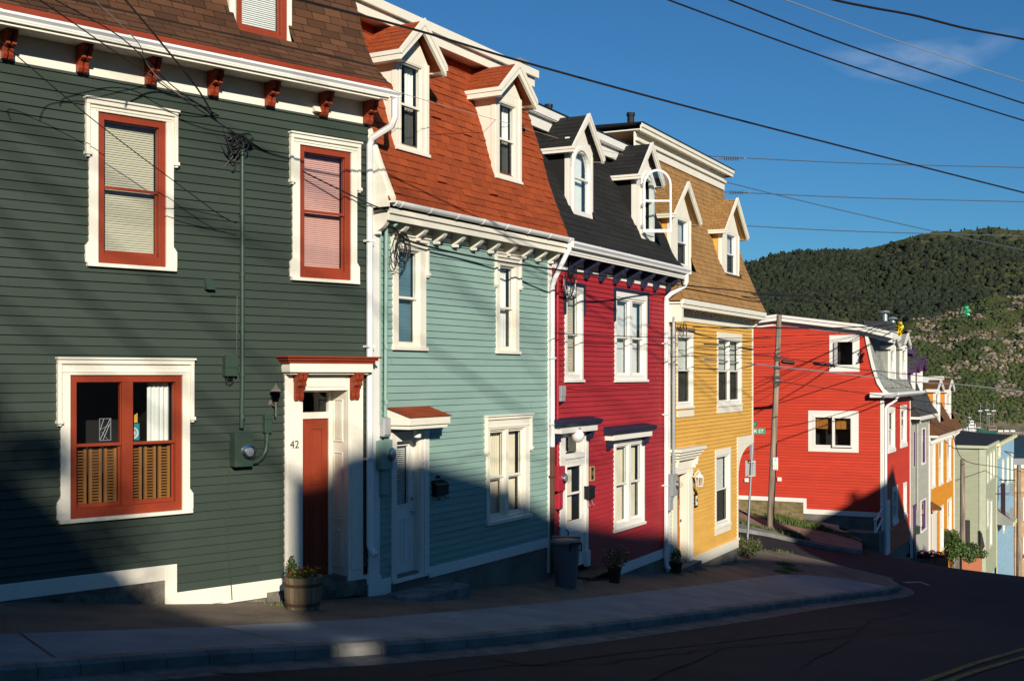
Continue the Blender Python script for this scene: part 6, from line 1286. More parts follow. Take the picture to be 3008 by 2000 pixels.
mb=MB(); mb.box(-.095,.095,0,.01,-.22,.22); S2.part('sign_plate',mb,m_white,bevel=.01)
ringm=paint('sign_green',(.02,.30,.16),bump=0); redm=paint('sign_red',(.5,.02,.02),bump=0)
mb=MB(); 
for i in range(20):
    a=2*math.pi*i/20; b_=2*math.pi*(i+1)/20; mb.quad((.055*math.cos(a),-.004,.13+.055*math.sin(a)),(.055*math.cos(b_),-.004,.13+.055*math.sin(b_)),(.042*math.cos(b_),-.004,.13+.042*math.sin(b_)),(.042*math.cos(a),-.004,.13+.042*math.sin(a)))
S2.part('green_ring',mb,ringm); place_text(S2.root,'P',.085,m_num,0,-.006,.13,'letter_p')
place_text(S2.root,'2 hr\nMon-Fri\n8am-6pm',.045,ringm,0,-.006,-.03,'hours_text')
mb=MB(); mb.box(-.05,.05,-.006,-.002,-.185,-.165); mb.prism([(.035,-.15),(.075,-.175),(.035,-.20)],'y',-.006,-.002); mb.prism([(-.035,-.15),(-.035,-.20),(-.075,-.175)],'y',-.006,-.002); S2.part('red_arrow',mb,redm)
# street sign post
sb=gpt('P',2194,1604); Ysg=sb.y; st_=ray('P',2213,1262,Ysg)
S=Thing('street_sign_post','galvanised street sign post with green name blades at the corner of the yellow house','sign post',tuple(sb))
dx=st_.x-sb.x; mb=MB(); mb.tube([(0,0,sb.z-.1),(dx,0,st_.z)],.036,10); S.part('post',mb,m_metal,smooth=True)
Pz=lambda y:(HY-y)/f*Ysg
def xo(z): return dx*(z-sb.z)/(st_.z-sb.z)
gm=paint('street_sign_green',(.01,.22,.13),bump=0,var=.03)
zc=Pz(1266); xr=(PX('S4',306,0)[0]-CX)/f*(Ysg-.03)-sb.x
mb=MB(); mb.box(xr-.86,xr,-.05,-.045,zc-.085,zc+.085); b1=S.part('name_blade',mb,gm); place_text(S.root,'GOWER ST',.15,m_white,xr-.43,-.055,zc-sb.z-.005,'blade_text')
zc2=Pz(1246); mb=MB(); v=MB(); v.box(-.45,.45,-.003,.003,zc2-.075,zc2+.075); an=math.radians(62); mb.merge(v,lambda x,y,z:(dx-.02+x*math.cos(an)-y*math.sin(an),x*math.sin(an)+y*math.cos(an),z)); S.part('name_blade',mb,gm)
tx=place_text(S.root,'PRESCOTT ST',.09,m_white,dx-.02+.008,-.004,zc2-sb.z,'blade_text'); tx.rotation_euler=(math.pi/2,0,an)
# stop sign seen from behind, parking plate from behind
zo_=Pz(1250+230/3.137); xs_=(PX('S5',185,0)[0]-CX)/f*(Ysg+.05)-sb.x
v=MB(); v.lathe([(.36,0),(.36,.004)],(0,0,0),8,'y'); an2=math.radians(68); mb=MB(); mb.merge(v,lambda x,y,z:(xs_+(x*math.cos(math.pi/8)-z*math.sin(math.pi/8))*math.cos(an2),.06+(x*math.cos(math.pi/8)-z*math.sin(math.pi/8))*math.sin(an2)+y,zo_+x*math.sin(math.pi/8)+z*math.cos(math.pi/8))); S.part('octagon_plate',mb,m_grey)
z0,z1=Pz(PX('S5',0,468)[1]),Pz(PX('S5',0,320)[1]); x0=(PX('S5',126,0)[0]-CX)/f*Ysg-sb.x; x1=(PX('S5',221,0)[0]-CX)/f*Ysg-sb.x
mb=MB(); mb.box(x0,x1,.04,.045,z0,z1); S.part('rear_plate',mb,m_grey,bevel=.01)
mb=MB(); 
for z in (z0+.02,z1-.04): mb.box(xo(z)-.09,xo(z)+.09,-.05,.06,z-.012,z+.012)
S.part('plate_clamp',mb,m_metal)
# far wooden pole by the grey-green house, dark post
Yq=72; t1_=ray('S7',686,445,Yq); bz=-12.6
S=Thing('utility_pole','old grey utility pole in front of the grey green house','utility pole',(t1_.x,Yq,bz)); mb=MB(); mb.tube([(0,0,bz),(0,0,t1_.z)],[.17,.13],12); S.part('pole_shaft',mb,m_pole,smooth=True); q=ray('S7',717,1120,Yq); mb=MB(); mb.box(q.x-t1_.x-.05,q.x-t1_.x+.2,-.1,.1,q.z-.9,q.z+.9); S.part('pole_box',mb,m_black)
Yq=70; t2_=ray('S7',836,1080,Yq); S=Thing('sign_post','thin dark metal sign post before the grey green house','sign post',(t2_.x,Yq,-12.2)); mb=MB(); mb.tube([(0,0,-12.2),(0,0,t2_.z)],.06,6); S.part('post',mb,m_black); mb=MB(); mb.prism([(-.1,t2_.z),(.12,t2_.z-.1),(.3,t2_.z-.9),(.1,t2_.z-1.2),(-.1,t2_.z-1.2)],'y',-.03,.03); S.part('sign_plate',mb,m_black)
q=ray('S7',1185,530,101); S=Thing('utility_pole','grey utility pole before the tan building','utility pole',(q.x,101,-18.3)); mb=MB(); mb.tube([(0,0,-18.3),(0,0,q.z+.3)],[.22,.17],12); S.part('pole_shaft',mb,m_pole,smooth=True); q2=ray('S7',1205,1305,101); mb=MB(); mb.sphere((.6,-.2,q2.z),.35,12); S.part('pole_lamp',mb,m_white)

# plants -------------------------------------------------------
def leaves(mb,c,rad,n,size,r,blades=False,up=.3):
    for _ in range(n):
        while True:
            p=Vector((r.uniform(-1,1),r.uniform(-1,1),r.uniform(-1,1)))
            if p.length<1: break
        q=Vector((c[0]+p.x*rad[0],c[1]+p.y*rad[1],c[2]+p.z*rad[2])); s=size*r.uniform(.6,1.3)
        a=Vector((r.gauss(0,1),r.gauss(0,1),r.gauss(0,1)+up)).normalized(); b=a.cross(Vector((r.gauss(0,1),r.gauss(0,1),r.gauss(0,1)))).normalized()
        mb.quad(q-a*s,q+b*s*.45,q+a*s,q-b*s*.45,r.random())
def blades(mb,c,rad,h,n,r,w=.012):
    for _ in range(n):
        th=r.uniform(0,6.28); k=math.sqrt(r.random()); x=c[0]+rad[0]*k*math.cos(th); y=c[1]+rad[1]*k*math.sin(th); z=g1(x,y); hh=h*r.uniform(.4,1.15); lx,ly=r.gauss(0,.35)*hh,r.gauss(0,.35)*hh; a=r.uniform(0,3.14); wx,wy=w*math.cos(a),w*math.sin(a)
        t=r.random(); mb.quad((x-wx,y-wy,z-.02),(x+wx,y+wy,z-.02),(x+wx*.7+lx*.4,y+wy*.7+ly*.4,z+hh*.6),(x-wx*.7+lx*.4,y-wy*.7+ly*.4,z+hh*.6),t); mb.poly([(x-wx*.7+lx*.4,y-wy*.7+ly*.4,z+hh*.6),(x+wx*.7+lx*.4,y+wy*.7+ly*.4,z+hh*.6),(x+lx,y+ly,z+hh)],t)
# half-barrel planter
pc=gpt('P',890,1788); ps=f/pc.y; rt_=56/ps; hb=(1788-1694)/ps*1.0
S=Thing('barrel_planter','half barrel planter with orange and yellow flowers beside the green house door','planter',tuple(pc))
h_=.43; r0,r1=.205,.25; mb=MB(); n=20
for k in range(n):
    a0=2*math.pi*k/n+.02; a1=2*math.pi*(k+1)/n-.02
    def ring_(r_,z,bul=0): return [(r_*math.cos(a),r_*math.sin(a),z) for a in (a0,a1)]
    lv=[(r0,0),(r0+.03,h_*.35),(r1,h_)]; t=RND.random()
    for (ra,za),(rb,zb_) in zip(lv,lv[1:]):
        A=ring_(ra,pc.z+za); B=ring_(rb,pc.z+zb_); mb.quad(A[0],A[1],B[1],B[0],t)
    A=ring_(r1,pc.z+h_); B=ring_(r1-.035,pc.z+h_); mb.quad(A[0],A[1],B[1],B[0],t); C_=ring_(r1-.035,pc.z+h_-.12); mb.quad(B[0],B[1],C_[1],C_[0],t)
mb.lathe([(r0-.01,.0),(r0-.01,.02)],(0,0,pc.z),20); mb.lathe([(r0-.008,.0),(r0+.02,h_*.35),(r1-.01,h_-.01)],(0,0,pc.z),20)
S.part('barrel_staves',mb,paint('barrel_wood',(.20,.15,.09),var=.2,tint=.35,stretch=(6,6,1),scale=4))
for z0,z1,ra in ((.06,.10,.212),(.31,.35,.238)): mb=MB(); mb.lathe([(ra+.008,z0),(ra+.014+.01,z1)],(0,0,pc.z),28); S.part('barrel_hoop',mb,paint('rusty_hoop',(.10,.06,.04),rough=.6),smooth=True)
mb=MB(); mb.lathe([(r1-.04,h_-.06),(.01,h_-.05)],(0,0,pc.z),16); S.part('soil',mb,paint('soil',(.03,.022,.016)))
r=random.Random(4); mb=MB(); leaves(mb,(0,0,pc.z+h_+.02),(.21,.21,.07),380,.024,r); leaves(mb,(-.15,-.02,pc.z+h_+.12),(.07,.07,.13),110,.035,r,up=1.5); mb.tube([(-.15,0,pc.z+h_-.05),(-.15,0,pc.z+h_+.24)],.006,5); S.part('foliage',mb,m_leaf)
def flowers(mb,c,rad,n,s,r):
    for _ in range(n):
        th=r.uniform(0,6.28); k=math.sqrt(r.random()); x=c[0]+rad[0]*k*math.cos(th); y=c[1]+rad[1]*k*math.sin(th); z=c[2]+r.uniform(-1,1)*rad[2]; tl=(r.gauss(0,.4),r.gauss(-.4,.4))
        for j in range(5):
            a=2*math.pi*j/5; b_=a+.9; mb.poly([(x,y,z),(x+s*math.cos(a),y+s*math.sin(a),z+s*(tl[0]*math.cos(a)+tl[1]*math.sin(a))),(x+s*1.1*math.cos((a+b_)/2),y+s*1.1*math.sin((a+b_)/2),z+s*(tl[0]*math.cos(a)+tl[1]*math.sin(a))),(x+s*math.cos(b_),y+s*math.sin(b_),z+s*(tl[0]*math.cos(b_)+tl[1]*math.sin(b_)))],r.random())
mb=MB(); flowers(mb,(.07,-.05,pc.z+h_+.08),(.16,.16,.04),26,.022,r); S.part('yellow_flowers',mb,paint('yellow_petal',(.75,.40,.02),bump=0)); mb=MB(); flowers(mb,(-.04,-.06,pc.z+h_+.07),(.15,.15,.05),30,.02,r); S.part('orange_flowers',mb,paint('orange_petal',(.40,.04,.02),bump=0))
# fallen leaves and grit by the planter
r=random.Random(55); mb=MB()
for _ in range(150):
    px_=r.gauss(780,180) if r.random()<.6 else r.uniform(200,2100); y_=interp([(0,1775),(482,1782),(824,1790),(1100,1775),(1378,1745),(1610,1715),(1951,1698),(2166,1668)],px_)+r.uniform(0,28); A=gpt('P',px_,y_); s_=r.uniform(.006,.022); a_=r.uniform(0,6.28)
    mb.poly([(A.x+s_*math.cos(a_+t)*q,A.y+s_*math.sin(a_+t)*q,A.z+.006+.006*r.random()) for t,q in ((0,1.3),(1.3,.6),(3.1,1.1),(4.6,.6))],r.random())
o=mkobj('leaf_litter',mb,paint('dead_leaf',(.20,.13,.06),tint=.6,bump=0)); tag(o,'small dead leaves and grit scattered along the house fronts',kind='stuff')
# stone slab
A=gpt('R8',470,1350); S=Thing('stone_slab','low grey stone doorstep slab on the brown strip in front of the white door','stone slab',(A.x,A.y,A.z)); 
mb=MB(); r=random.Random(9); n=22; P=[]
for k in range(n):
    a=2*math.pi*k/n; rr=1+r.uniform(-.10,.08); x=.85*math.copysign(abs(math.cos(a))**.6,math.cos(a))*rr; y=.34*math.copysign(abs(math.sin(a))**.6,math.sin(a))*rr
    wx,wy=T.w; P.append((x*wx-y*wy,x*wy+y*wx))
zt_=A.z+.10; top_=[(x*.95,y*.95,max(zt_+r.uniform(-.012,.012),g1(A.x+x,A.y+y)+.05)) for x,y in P]; 
mb.poly(top_); 
for k in range(n): a,b_=P[k],P[(k+1)%n]; mb.quad((a[0],a[1],g1(A.x+a[0],A.y+a[1])-.03),(b_[0],b_[1],g1(A.x+b_[0],A.y+b_[1])-.03),top_[(k+1)%n],top_[k])
S.part('slab',mb,two('slab_stone',(.22,.22,.215),(.12,.12,.12),4,.4,.6,bump=.9,fine=30,dist=.01))
# rubbish bin
bb=gpt('P',1663,1722); S=Thing('rubbish_bin','large grey plastic rubbish bin with lid in front of the crimson house door','bin',tuple(bb)); k_=bb.y/f
hb=(1722-1578)*k_; rb=36*k_; rt2=41*k_
mb=MB(); mb.lathe([(rb*.82,0),(rb*.85,.02),(rt2*1.0,hb*.86),(rt2*1.04,hb*.87),(rt2*1.04,hb*.90),(rt2*.98,hb*.905)],(0,0,bb.z),28); S.part('bin_body',mb,m_binm,smooth=True)
mb=MB(); mb.lathe([(rt2*1.10,hb*.885),(rt2*1.12,hb*.93),(rt2*1.02,hb*.97),(rt2*.5,hb*1.0),(.01,hb*1.005)],(0,0,bb.z),28); mb.box(-.25,.25,-.03,.03,bb.z+hb*.98,bb.z+hb*1.03); S.part('bin_lid',mb,paint('bin_lid_plastic',(.17,.16,.16),rough=.5),smooth=True)
mb=MB(); rr=rt2*1.13; mb.tube([(.06,-rr,bb.z+hb*.93),(.06,-rr-.05,bb.z+hb*.93),(.06,-rr-.05,bb.z+hb*.78),(.06,-rr+.04,bb.z+hb*.78)],.014,6); mb.tube([(.24,-rr*.93,bb.z+hb*.93),(.25,-rr-.03,bb.z+hb*.93),(.25,-rr-.03,bb.z+hb*.78),(.22,-rr*.9,bb.z+hb*.78)],.014,6); mb.tube([(.06,-rr-.05,bb.z+hb*.93),(.25,-rr-.03,bb.z+hb*.93)],.016,6); S.part('bin_handle',mb,m_black)
# wooden step by crimson door
A=gpt('S3',360,1415); S=Thing('wooden_step','low weathered wooden step behind the rubbish bin','step',(A.x,A.y,A.z)); wx,wy=R.w; mb=MB()
for k in range(3): v=MB(); v.box(-.5,.75,-.28+.19*k,-.10+.19*k,A.z+.07,A.z+.10); mb.merge(v,lambda x,y,z:(x*wx-y*wy,x*wy+y*wx,z))
for k in range(2): v=MB(); v.box(-.45+k*1.05,-.38+k*1.05,-.25,.25,A.z-.12,A.z+.07); mb.merge(v,lambda x,y,z:(x*wx-y*wy,x*wy+y*wx,z))
S.part('step_boards',mb,m_wood)
def pot(svx,name,label,h,r0,r1,potm,fn,cat='flower pot'):
    A=gpt('P',*svx); S=Thing(name,label,cat,tuple(A)); mb=MB(); mb.lathe([(r0,0),(r1,h*.85),(r1*1.1,h*.86),(r1*1.1,h),(r1*.95,h),(r1*.9,h*.9)],(0,0,A.z),20); S.part('pot',mb,potm,smooth=True); fn(S,A,h); return S
def pinkf(S,A,h):
    r=random.Random(12); mb=MB(); leaves(mb,(0,0,A.z+h+.16),(.27,.24,.20),800,.02,r)
    for k in range(14): a=r.uniform(0,6.28); mb.tube([(0,0,A.z+h),(.15*math.cos(a),.15*math.sin(a),A.z+h+.2),(.33*math.cos(a),.33*math.sin(a),A.z+h+.1+r.uniform(0,.35))],.003,4)
    S.part('foliage',mb,m_leaf); mb=MB(); flowers(mb,(0,-.04,A.z+h+.20),(.29,.26,.20),120,.016,r); S.part('pink_flowers',mb,paint('pink_petal',(.55,.33,.42),bump=0))
pot((1805,1710),'flower_pot','dark pot of pale pink flowers in front of the crimson wall',.30,.10,.13,paint('dark_pot',(.05,.02,.018)),pinkf)
def smallp(S,A,h):
    r=random.Random(13); mb=MB(); leaves(mb,(0,0,A.z+h+.12),(.12,.12,.18),160,.04,r,up=1.2); S.part('foliage',mb,m_leaf)
pot((1986,1682),'flower_pot','small dark potted plant by the downpipe left of the orange door',.26,.11,.15,m_black,smallp)
# weeds / bush at yellow corner
def bush(px,py,name,label,rad,n,sz,seed,mat=m_leaf,cat='bush',zo=0,up=.8,stems=6,Y=None,group=None):
    A=gpt('P',px,py) if Y is None else Vector(((px-CX)/f*Y,Y,(HY-py)/f*Y)); S=Thing(name,label,cat,tuple(A),0,group); r=random.Random(seed); mb=MB()
    for _ in range(max(3,n//160)):
        th=r.uniform(0,6.28); k=math.sqrt(r.random())*.7; c=(rad[0]*k*math.cos(th),rad[1]*k*math.sin(th),A.z+rad[2]*r.uniform(.5,1.5)); leaves(mb,c,(rad[0]*.45,rad[1]*.45,rad[2]*.45),160,sz,r,up=up)
    S.part('foliage',mb,mat); mb=MB()
    for _ in range(stems): a=r.uniform(0,6.28); mb.tube([(0,0,A.z-.05),(rad[0]*.4*math.cos(a),rad[1]*.4*math.sin(a),A.z+rad[2]),(rad[0]*.8*math.cos(a),rad[1]*.8*math.sin(a),A.z+rad[2]*1.8)],[.02*rad[2],.012*rad[2],.006*rad[2]],5)
    S.part('stems',mb,m_wood); return S
bush(2199,1640,'corner_shrub','scruffy green shrub at the foot of the sign post',(.42,.40,.34),2200,.032,31,paint('dry_leaf',(.09,.11,.04),tint=.5,bump=0),up=1.5,stems=16)
bush(2792,1658,'garden_shrub','leafy green shrub in front of the orange house',(.62,.6,.95),3400,.075,32,Y=61,stems=14)
bush(2845,1652,'creeping_shrub','low spreading shrub beside the orange house shrub',(.9,.6,.55),1200,.08,33,Y=62)
q=ray('S7',355,1295,53.5); S=Thing('flower_box','wooden planter of magenta flowers below the pale grey house','planter',(q.x,53.5,q.z-1.)); mb=MB(); mb.box(-1.,.9,-.35,.35,q.z-1.4,q.z-.1); S.part('box',mb,m_wood); r=random.Random(5); mb=MB(); flowers(mb,(0,0,q.z+.02),(1.,.4,.14),260,.07,r); S.part('magenta_flowers',mb,paint('magenta_petal',(.30,.02,.12),bump=0)); mb=MB(); leaves(mb,(0,0,q.z-.05),(1.,.4,.12),200,.07,r); S.part('foliage',mb,m_leaf)
q0=ray('S7',680,1300,66); mb=MB(); mb.box(0,1.1,0,.2,-12.4,q0.z); single('terracotta_wall',mb.shift(q0.x,66,0),paint('terracotta',(.36,.11,.05)),'short terracotta garden wall at the lower side street','wall',(q0.x,66,-12.4))
# grass
r=random.Random(77); mb=MB()
for x,y,rx,ry,h,n in ((580,575,.6,.22,.22,600),(720,625,.6,.22,.20,500),(900,650,.8,.25,.22,500),(1050,690,.9,.2,.14,350),(1300,755,.9,.2,.10,350),(680,745,.35,.2,.18,350),(760,775,.4,.15,.12,250),(300,540,.8,.12,.08,200),(110,610,.4,.2,.18,200),(520,690,.6,.15,.10,200),(250,640,.7,.1,.08,160)):
    A=gpt('T1',x,y); 
    # along the side street
    for _ in range(n):
        k=r.gauss(0,.5)*rx; j=r.gauss(0,.5)*ry; cx_=A.x+k*SF.n[0]-j*SF.w[0]; cy_=A.y+k*SF.n[1]-j*SF.w[1]; blades(mb,(cx_,cy_),(.05,.05),h,1,r,.012)
o=mkobj('grass',mb,m_grass); tag(o,'long green grass and weeds between path and side street pavement',kind='stuff')
mb=MB()
for x,y,rx,h,n in ((620,1090,.35,.07,260),(690,1150,.30,.07,260),(600,1180,.30,.06,260),(600,945,.3,.08,60),(400,935,.4,.06,50)):
    A=gpt('T1',x,y)
    for _ in range(n): k=r.gauss(0,.5)*rx; j=r.gauss(0,.15); blades(mb,(A.x+k*.9,A.y+k*.4+j),(.03,.03),h,1,r,.010)
for px_,py_,n in ((800,1777,30),(1990,1688,50),(2030,1682,50),(2060,1672,40),(1720,1712,25)):
    A=gpt('P',px_,py_)
    for _ in range(n): blades(mb,(A.x+r.gauss(0,.10),A.y+r.gauss(0,.06)),(.02,.02),.07,1,r,.006)
o=mkobj('moss_and_weeds',mb,m_grass); tag(o,'small weeds growing in the pavement cracks',kind='stuff')
# ================================================================ WIRES
def wire(pl,r,mat,label,sag=0,name='overhead_cable',cat='cable',group='overhead cables',n=24,shadow=True):
    """pl: list of (sheet,x,y,depth)"""
    P=[ray(*q) for q in pl]
    # smooth through the measured points
    out=[]
    for i in range(len(P)-1):
        p0=P[max(i-1,0)]; p1=P[i]; p2=P[i+1]; p3=P[min(i+2,len(P)-1)]
        for k in range(n):
            t=k/n; out.append(.5*((2*p1)+(-p0+p2)*t+(2*p0-5*p1+4*p2-p3)*t*t+(-p0+3*p1-3*p2+p3)*t**3)+Vector((0,0,-sag*4*t*(1-t))))
    out.append(P[-1]); return world_tube(name,out,r,mat,label,cat,group)
m_wire=paint('black_cable',(.012,.012,.014),rough=.5,bump=0); m_lw=paint('pale_cable',(.20,.24,.26),rough=.5,bump=0); m_pw=paint('pinkish_cable',(.45,.32,.27),bump=0)
W=wire
W([('S8',700,-60,8.5),('S8',880,0,9),('S8',1100,46,9.3),('S8',1350,92,9.7),('S8',1640,165,10.1),('S8',1976,228,10.8),('S8',2300,300,11.5)],.0095,m_wire,'thickest black cable crossing the top right corner of the sky')
W([('S8',300,-110,14),('S8',600,0,14.5),('S8',1300,255,16),('S8',1976,472,17.5),('S8',2400,600,19)],.0065,m_lw,'thin pale cable second from the top right corner')
W([('S8',0,-110,14),('S8',275,0,14.5),('S8',1000,275,16),('S8',1976,597,18),('S8',2400,730,19)],.011,m_wire,'black cable just under the thin pale one, crossing the cloud')
W([('S8',-300,-100,14),('S8',0,28,14.8),('S8',1000,388,17),('S8',1976,696,19),('S8',2400,820,20)],.011,m_wire,'black cable passing just below the cloud')
W([('P',700,-40,13),('P',880,0,13.2),('P',1225,90,14.2),('P',1531,181,15.2),('S8',0,605,17),('S8',1000,862,20),('S8',1976,1110,23),('S8',2500,1240,25)],.0145,m_wire,'long twisted black cable sweeping from the brown roof across the sky')
def insul(q,label):
    p=ray(*q[:4]); mb=MB(); L=q[4]
    for k in range(8): x=-.3*L+.6*L*k/7; mb.lathe([(.02*L,x-.02*L),(.085*L,x-.008*L),(.085*L,x+.008*L),(.02*L,x+.02*L)],(0,0,-.0*L),10,'x')
    mb.tube([(-.62*L,0,0),(.62*L,0,0)],.016*L,6); mb.tube([(-.6*L,0,0),(-.35*L,0,-.09*L),(.35*L,0,-.10*L),(.6*L,0,0)],.008*L,5)
    for s_ in (-1,1): mb.box(s_*.62*L-.05*L,s_*.62*L+.05*L,-.03*L,.03*L,-.035*L,.035*L)
    mb.shift(p.x,p.y,p.z); single('cable_insulator',mb,paint('insulator_grey',(.10,.11,.12),bump=0),label,'insulator',tuple(p),'insulators on the street cables',smooth=True)
W([('S8',-60,885,44),('S8',85,895,44),('S8',1000,940,44),('S8',1976,965,44),('S8',2500,975,44)],.018,paint('blue_grey_cable',(.06,.08,.10),bump=0),'upper straight cable starting behind the tan roof'); insul(('S8',290,913,44,.80),'ribbed insulator on the upper straight cable above the tan roof')
W([('S8',-60,1096,44),('S8',245,1105,44),('S8',1000,1138,44),('S8',1976,1162,44),('S8',2500,1172,44)],.018,MATS['blue_grey_cable'],'middle straight cable beside the tan dormer'); insul(('S8',320,1108,43.9,.75),'ribbed insulator right of the cream frieze')
W([('S8',100,1000,44),('S8',245,1045,44),('S8',800,1182,46),('S8',1470,1335,48),('S8',1976,1440,50),('S8',2500,1540,52)],.018,MATS['blue_grey_cable'],'cable slanting down from the tan roof to the hilltop')
W([('S8',200,1290,44),('S8',380,1301,44),('S8',1000,1332,44),('S8',1976,1360,44),('S8',2500,1370,44)],.018,MATS['blue_grey_cable'],'lowest straight cable just above the hill crest')
W([('S4',-300,10,30),('S4',0,25,32),('S4',300,48,34),('S4',1725,92,44),('S6',1000,68,52),('S6',1596,30,58)],.018,m_wire,'dark cable in front of the upper forest')
W([('S4',-300,30,30),('S4',200,75,33),('S4',1000,135,40),('S4',1725,165,45),('S6',800,186,54),('S6',1596,115,60)],.014,m_wire,'second dark cable in front of the forest')
W([('S4',-100,352,29),('S4',200,354,31),('S4',900,356,36),('S4',1400,335,41),('S6',300,345,44),('S6',870,268,48),('S6',1540,155,54)],.020,m_wire,'cable carrying the yellow and green plastic markers')
W([('S4',-100,445,34),('S4',200,445,36),('S4',900,405,40),('S4',1400,345,44)],.008,m_wire,'thin cable rising over the scarlet wall to the roof',n=12)
W([('S4',0,606,42.6),('S4',200,606,42.8),('S4',420,622,42.8),('S4',930,702,44),('S4',1725,795,49),('S6',1000,935,56),('S6',1596,1006,62)],.015,m_wire,'black cable with a splice case at the wooden pole')
W([('S4',-250,640,30),('S4',200,688,34),('S4',800,752,38),('S4',1725,855,44),('S6',1000,978,50),('S6',1596,1047,54)],.019,m_lw,'thick pale cable crossing the scarlet house')
W([('S4',0,800,42.4),('S4',200,803,42.6),('S4',350,812,42.8),('S4',420,850,42.8),('S4',600,872,43.3),('S4',1300,968,44.8),('S6',700,1160,52),('S6',1596,1250,62)],.013,m_wire,'lower dark cable from the wooden pole down the street')
W([('S4',385,595,42.8),('S4',900,490,43.5),('S4',1520,345,44.5)],.009,m_wire,'cable climbing from the pole to the scarlet roof corner',n=12)
W([('S4',-100,540,40),('S4',200,535,42),('S4',400,520,42.6),('S4',900,470,43.4),('S4',1250,400,44.6)],.008,m_wire,'upper thin cable across the scarlet gable',n=12)
W([('S6',350,400,50),('S6',900,465,56),('S6',1596,492,62)],.016,m_wire,'thin cable over the rocky hill right of the yellow marker',n=12)
W([('S7',600,235,60),('S7',700,455,70),('S7',985,515,78),('S7',1230,560,88)],.02,m_wire,'cable sagging along the grey green house',n=10)
W([('S7',930,355,84),('S7',1050,375,90),('S7',1230,410,98)],.03,m_wire,'cable passing the roof of the pale blue house',n=10)
W([('S7',985,752,84),('S7',1230,742,100)],.02,m_wire,'cable beside the hanging shop sign',n=10)
def splice(q,L,label,rr=.07):
    p=ray(*q); mb=MB(); mb.lathe([(rr*.5,-L/2-.04),(rr,-L/2),(rr,L/2),(rr*.5,L/2+.04)],(0,0,0),14,'x'); an=-.11; mb.map(lambda x,y,z:(x*math.cos(an)-z*math.sin(an)+p.x,y+p.y,x*math.sin(an)+z*math.cos(an)+p.z)); single('splice_case',mb,m_black,label,'splice case',tuple(p),'splice cases hanging on the cables',smooth=True)
splice(('S4',516,670,43.0),.40,'shorter black splice case right beside the wooden pole',.075); splice(('S4',845,691,43.6),.68,'longer black splice case before the small square window',.06)
def marker(q,mat,label,seed,s):
    p=ray(*q); r=random.Random(seed); mb=MB()
    for k in range(26): z=r.uniform(-1,1)*s; w=s*r.uniform(.15,.45); x=r.gauss(0,.2)*s; y=r.gauss(0,.2)*s; a=r.uniform(0,3.1); mb.quad((x-w*math.cos(a),y-w*math.sin(a),z-.12*s),(x+w*math.cos(a),y+w*math.sin(a),z-.1*s),(x+w*.8*math.cos(a+.5),y+w*.8*math.sin(a+.5),z+.25*s),(x-w*.7*math.cos(a),y-w*.7*math.sin(a),z+.22*s))
    mb.shift(p.x,p.y,p.z); single('cable_marker',mb,mat,label,'plastic marker',tuple(p),'plastic markers on the cable')
marker(('S6',325,408,43.8),paint('yellow_plastic',(.75,.55,.01),bump=0,rough=.3),'crumpled yellow plastic marker above the far grey dormer',1,.22); marker(('S6',1010,228,48.5),paint('green_plastic',(.0,.42,.18),bump=0,rough=.3),'crumpled bright green plastic marker before the rocky hill',2,.20)
# cables running to the green house mast
mp=G.W(G.pt('R2',480,915,.1)[0],.1); my=mp[1]
W([('R1',60,-60,11.8),('R1',200,0,12.4),('R1',700,345,14.1),('R1',1045,580,15.15),('P',690,392,my)],.007,m_wire,'black service cable from the top left corner to the green mast')
W([('R1',200,-50,12.2),('R1',280,0,12.6),('R1',620,195,13.8),('R1',900,455,14.7),('P',650,345,my-.1)],.007,m_wire,'second service cable over the white gutter to the green mast')
W([('R1',590,-60,12.6),('R1',640,0,13),('R1',800,190,14.0),('R1',1010,455,15.1),('P',640,360,my-.15),('P',685,400,my)],.012,m_wire,'thick twisted service cable dropping to the green mast')
W([('R1',440,-50,12.6),('R1',485,5,12.9),('R1',700,212,14.0),('R1',760,340,14.6),('R1',870,452,15),('P',610,330,my-.05)],.006,m_pw,'thin pinkish wire hanging over the gutter')
W([('R1',-60,150,12.2),('R1',0,212,12.6),('R1',500,632,13.9),('R1',1045,1042,15),('R2',370,1440,15.35),('R2',440,1470,15.5)],.006,m_wire,'thin cable crossing the left upper window to the green conduit')
W([('R2',-40,1372,14.9),('R2',150,1385,15.0),('R2',380,1440,15.35)],.006,m_wire,'short thin cable left of the green conduit',n=10)
r=random.Random(8); mb=MB(); c0=ray('P',690,405,my-.05)
base=[ray('P',640,370,my-.12),ray('P',600,345,my-.12)]
for k in range(9):
    s_=ray('P',r.uniform(605,640),r.uniform(320,360),my-.1); lo=ray('P',r.uniform(632,700),r.uniform(445,500),my-r.uniform(.0,.15)); side_=ray('P',r.uniform(645,720),r.uniform(400,440),my-r.uniform(0,.12))
    Q=[s_,s_.lerp(lo,.6)+Vector((r.uniform(-.05,.03),0,0)),lo,lo+Vector((.06,0,.03)),side_,c0]
    out=[]
    for i in range(len(Q)-1):
        p0=Q[max(i-1,0)];p1=Q[i];p2=Q[i+1];p3=Q[min(i+2,len(Q)-1)]
        for j in range(8): t=j/8; out.append(.5*((2*p1)+(-p0+p2)*t+(2*p0-5*p1+4*p2-p3)*t*t+(-p0+3*p1-3*p2+p3)*t**3))
    out.append(Q[-1]); mb.tube(out,.008,6)
for k in range(7):
    cx_=ray('P',r.uniform(655,700),r.uniform(400,440),my-.06); R_=r.uniform(.08,.2); mb.tube([(cx_.x+R_*math.cos(a)*1.2,cx_.y+.03*math.sin(2*a),cx_.z+R_*.6*math.sin(a)) for a in [i*.5 for i in range(14)]],.008,6)
single('cable_tangle',mb,m_wire,'tangle of black looped cables at the top of the green mast','cable',tuple(c0),smooth=True)
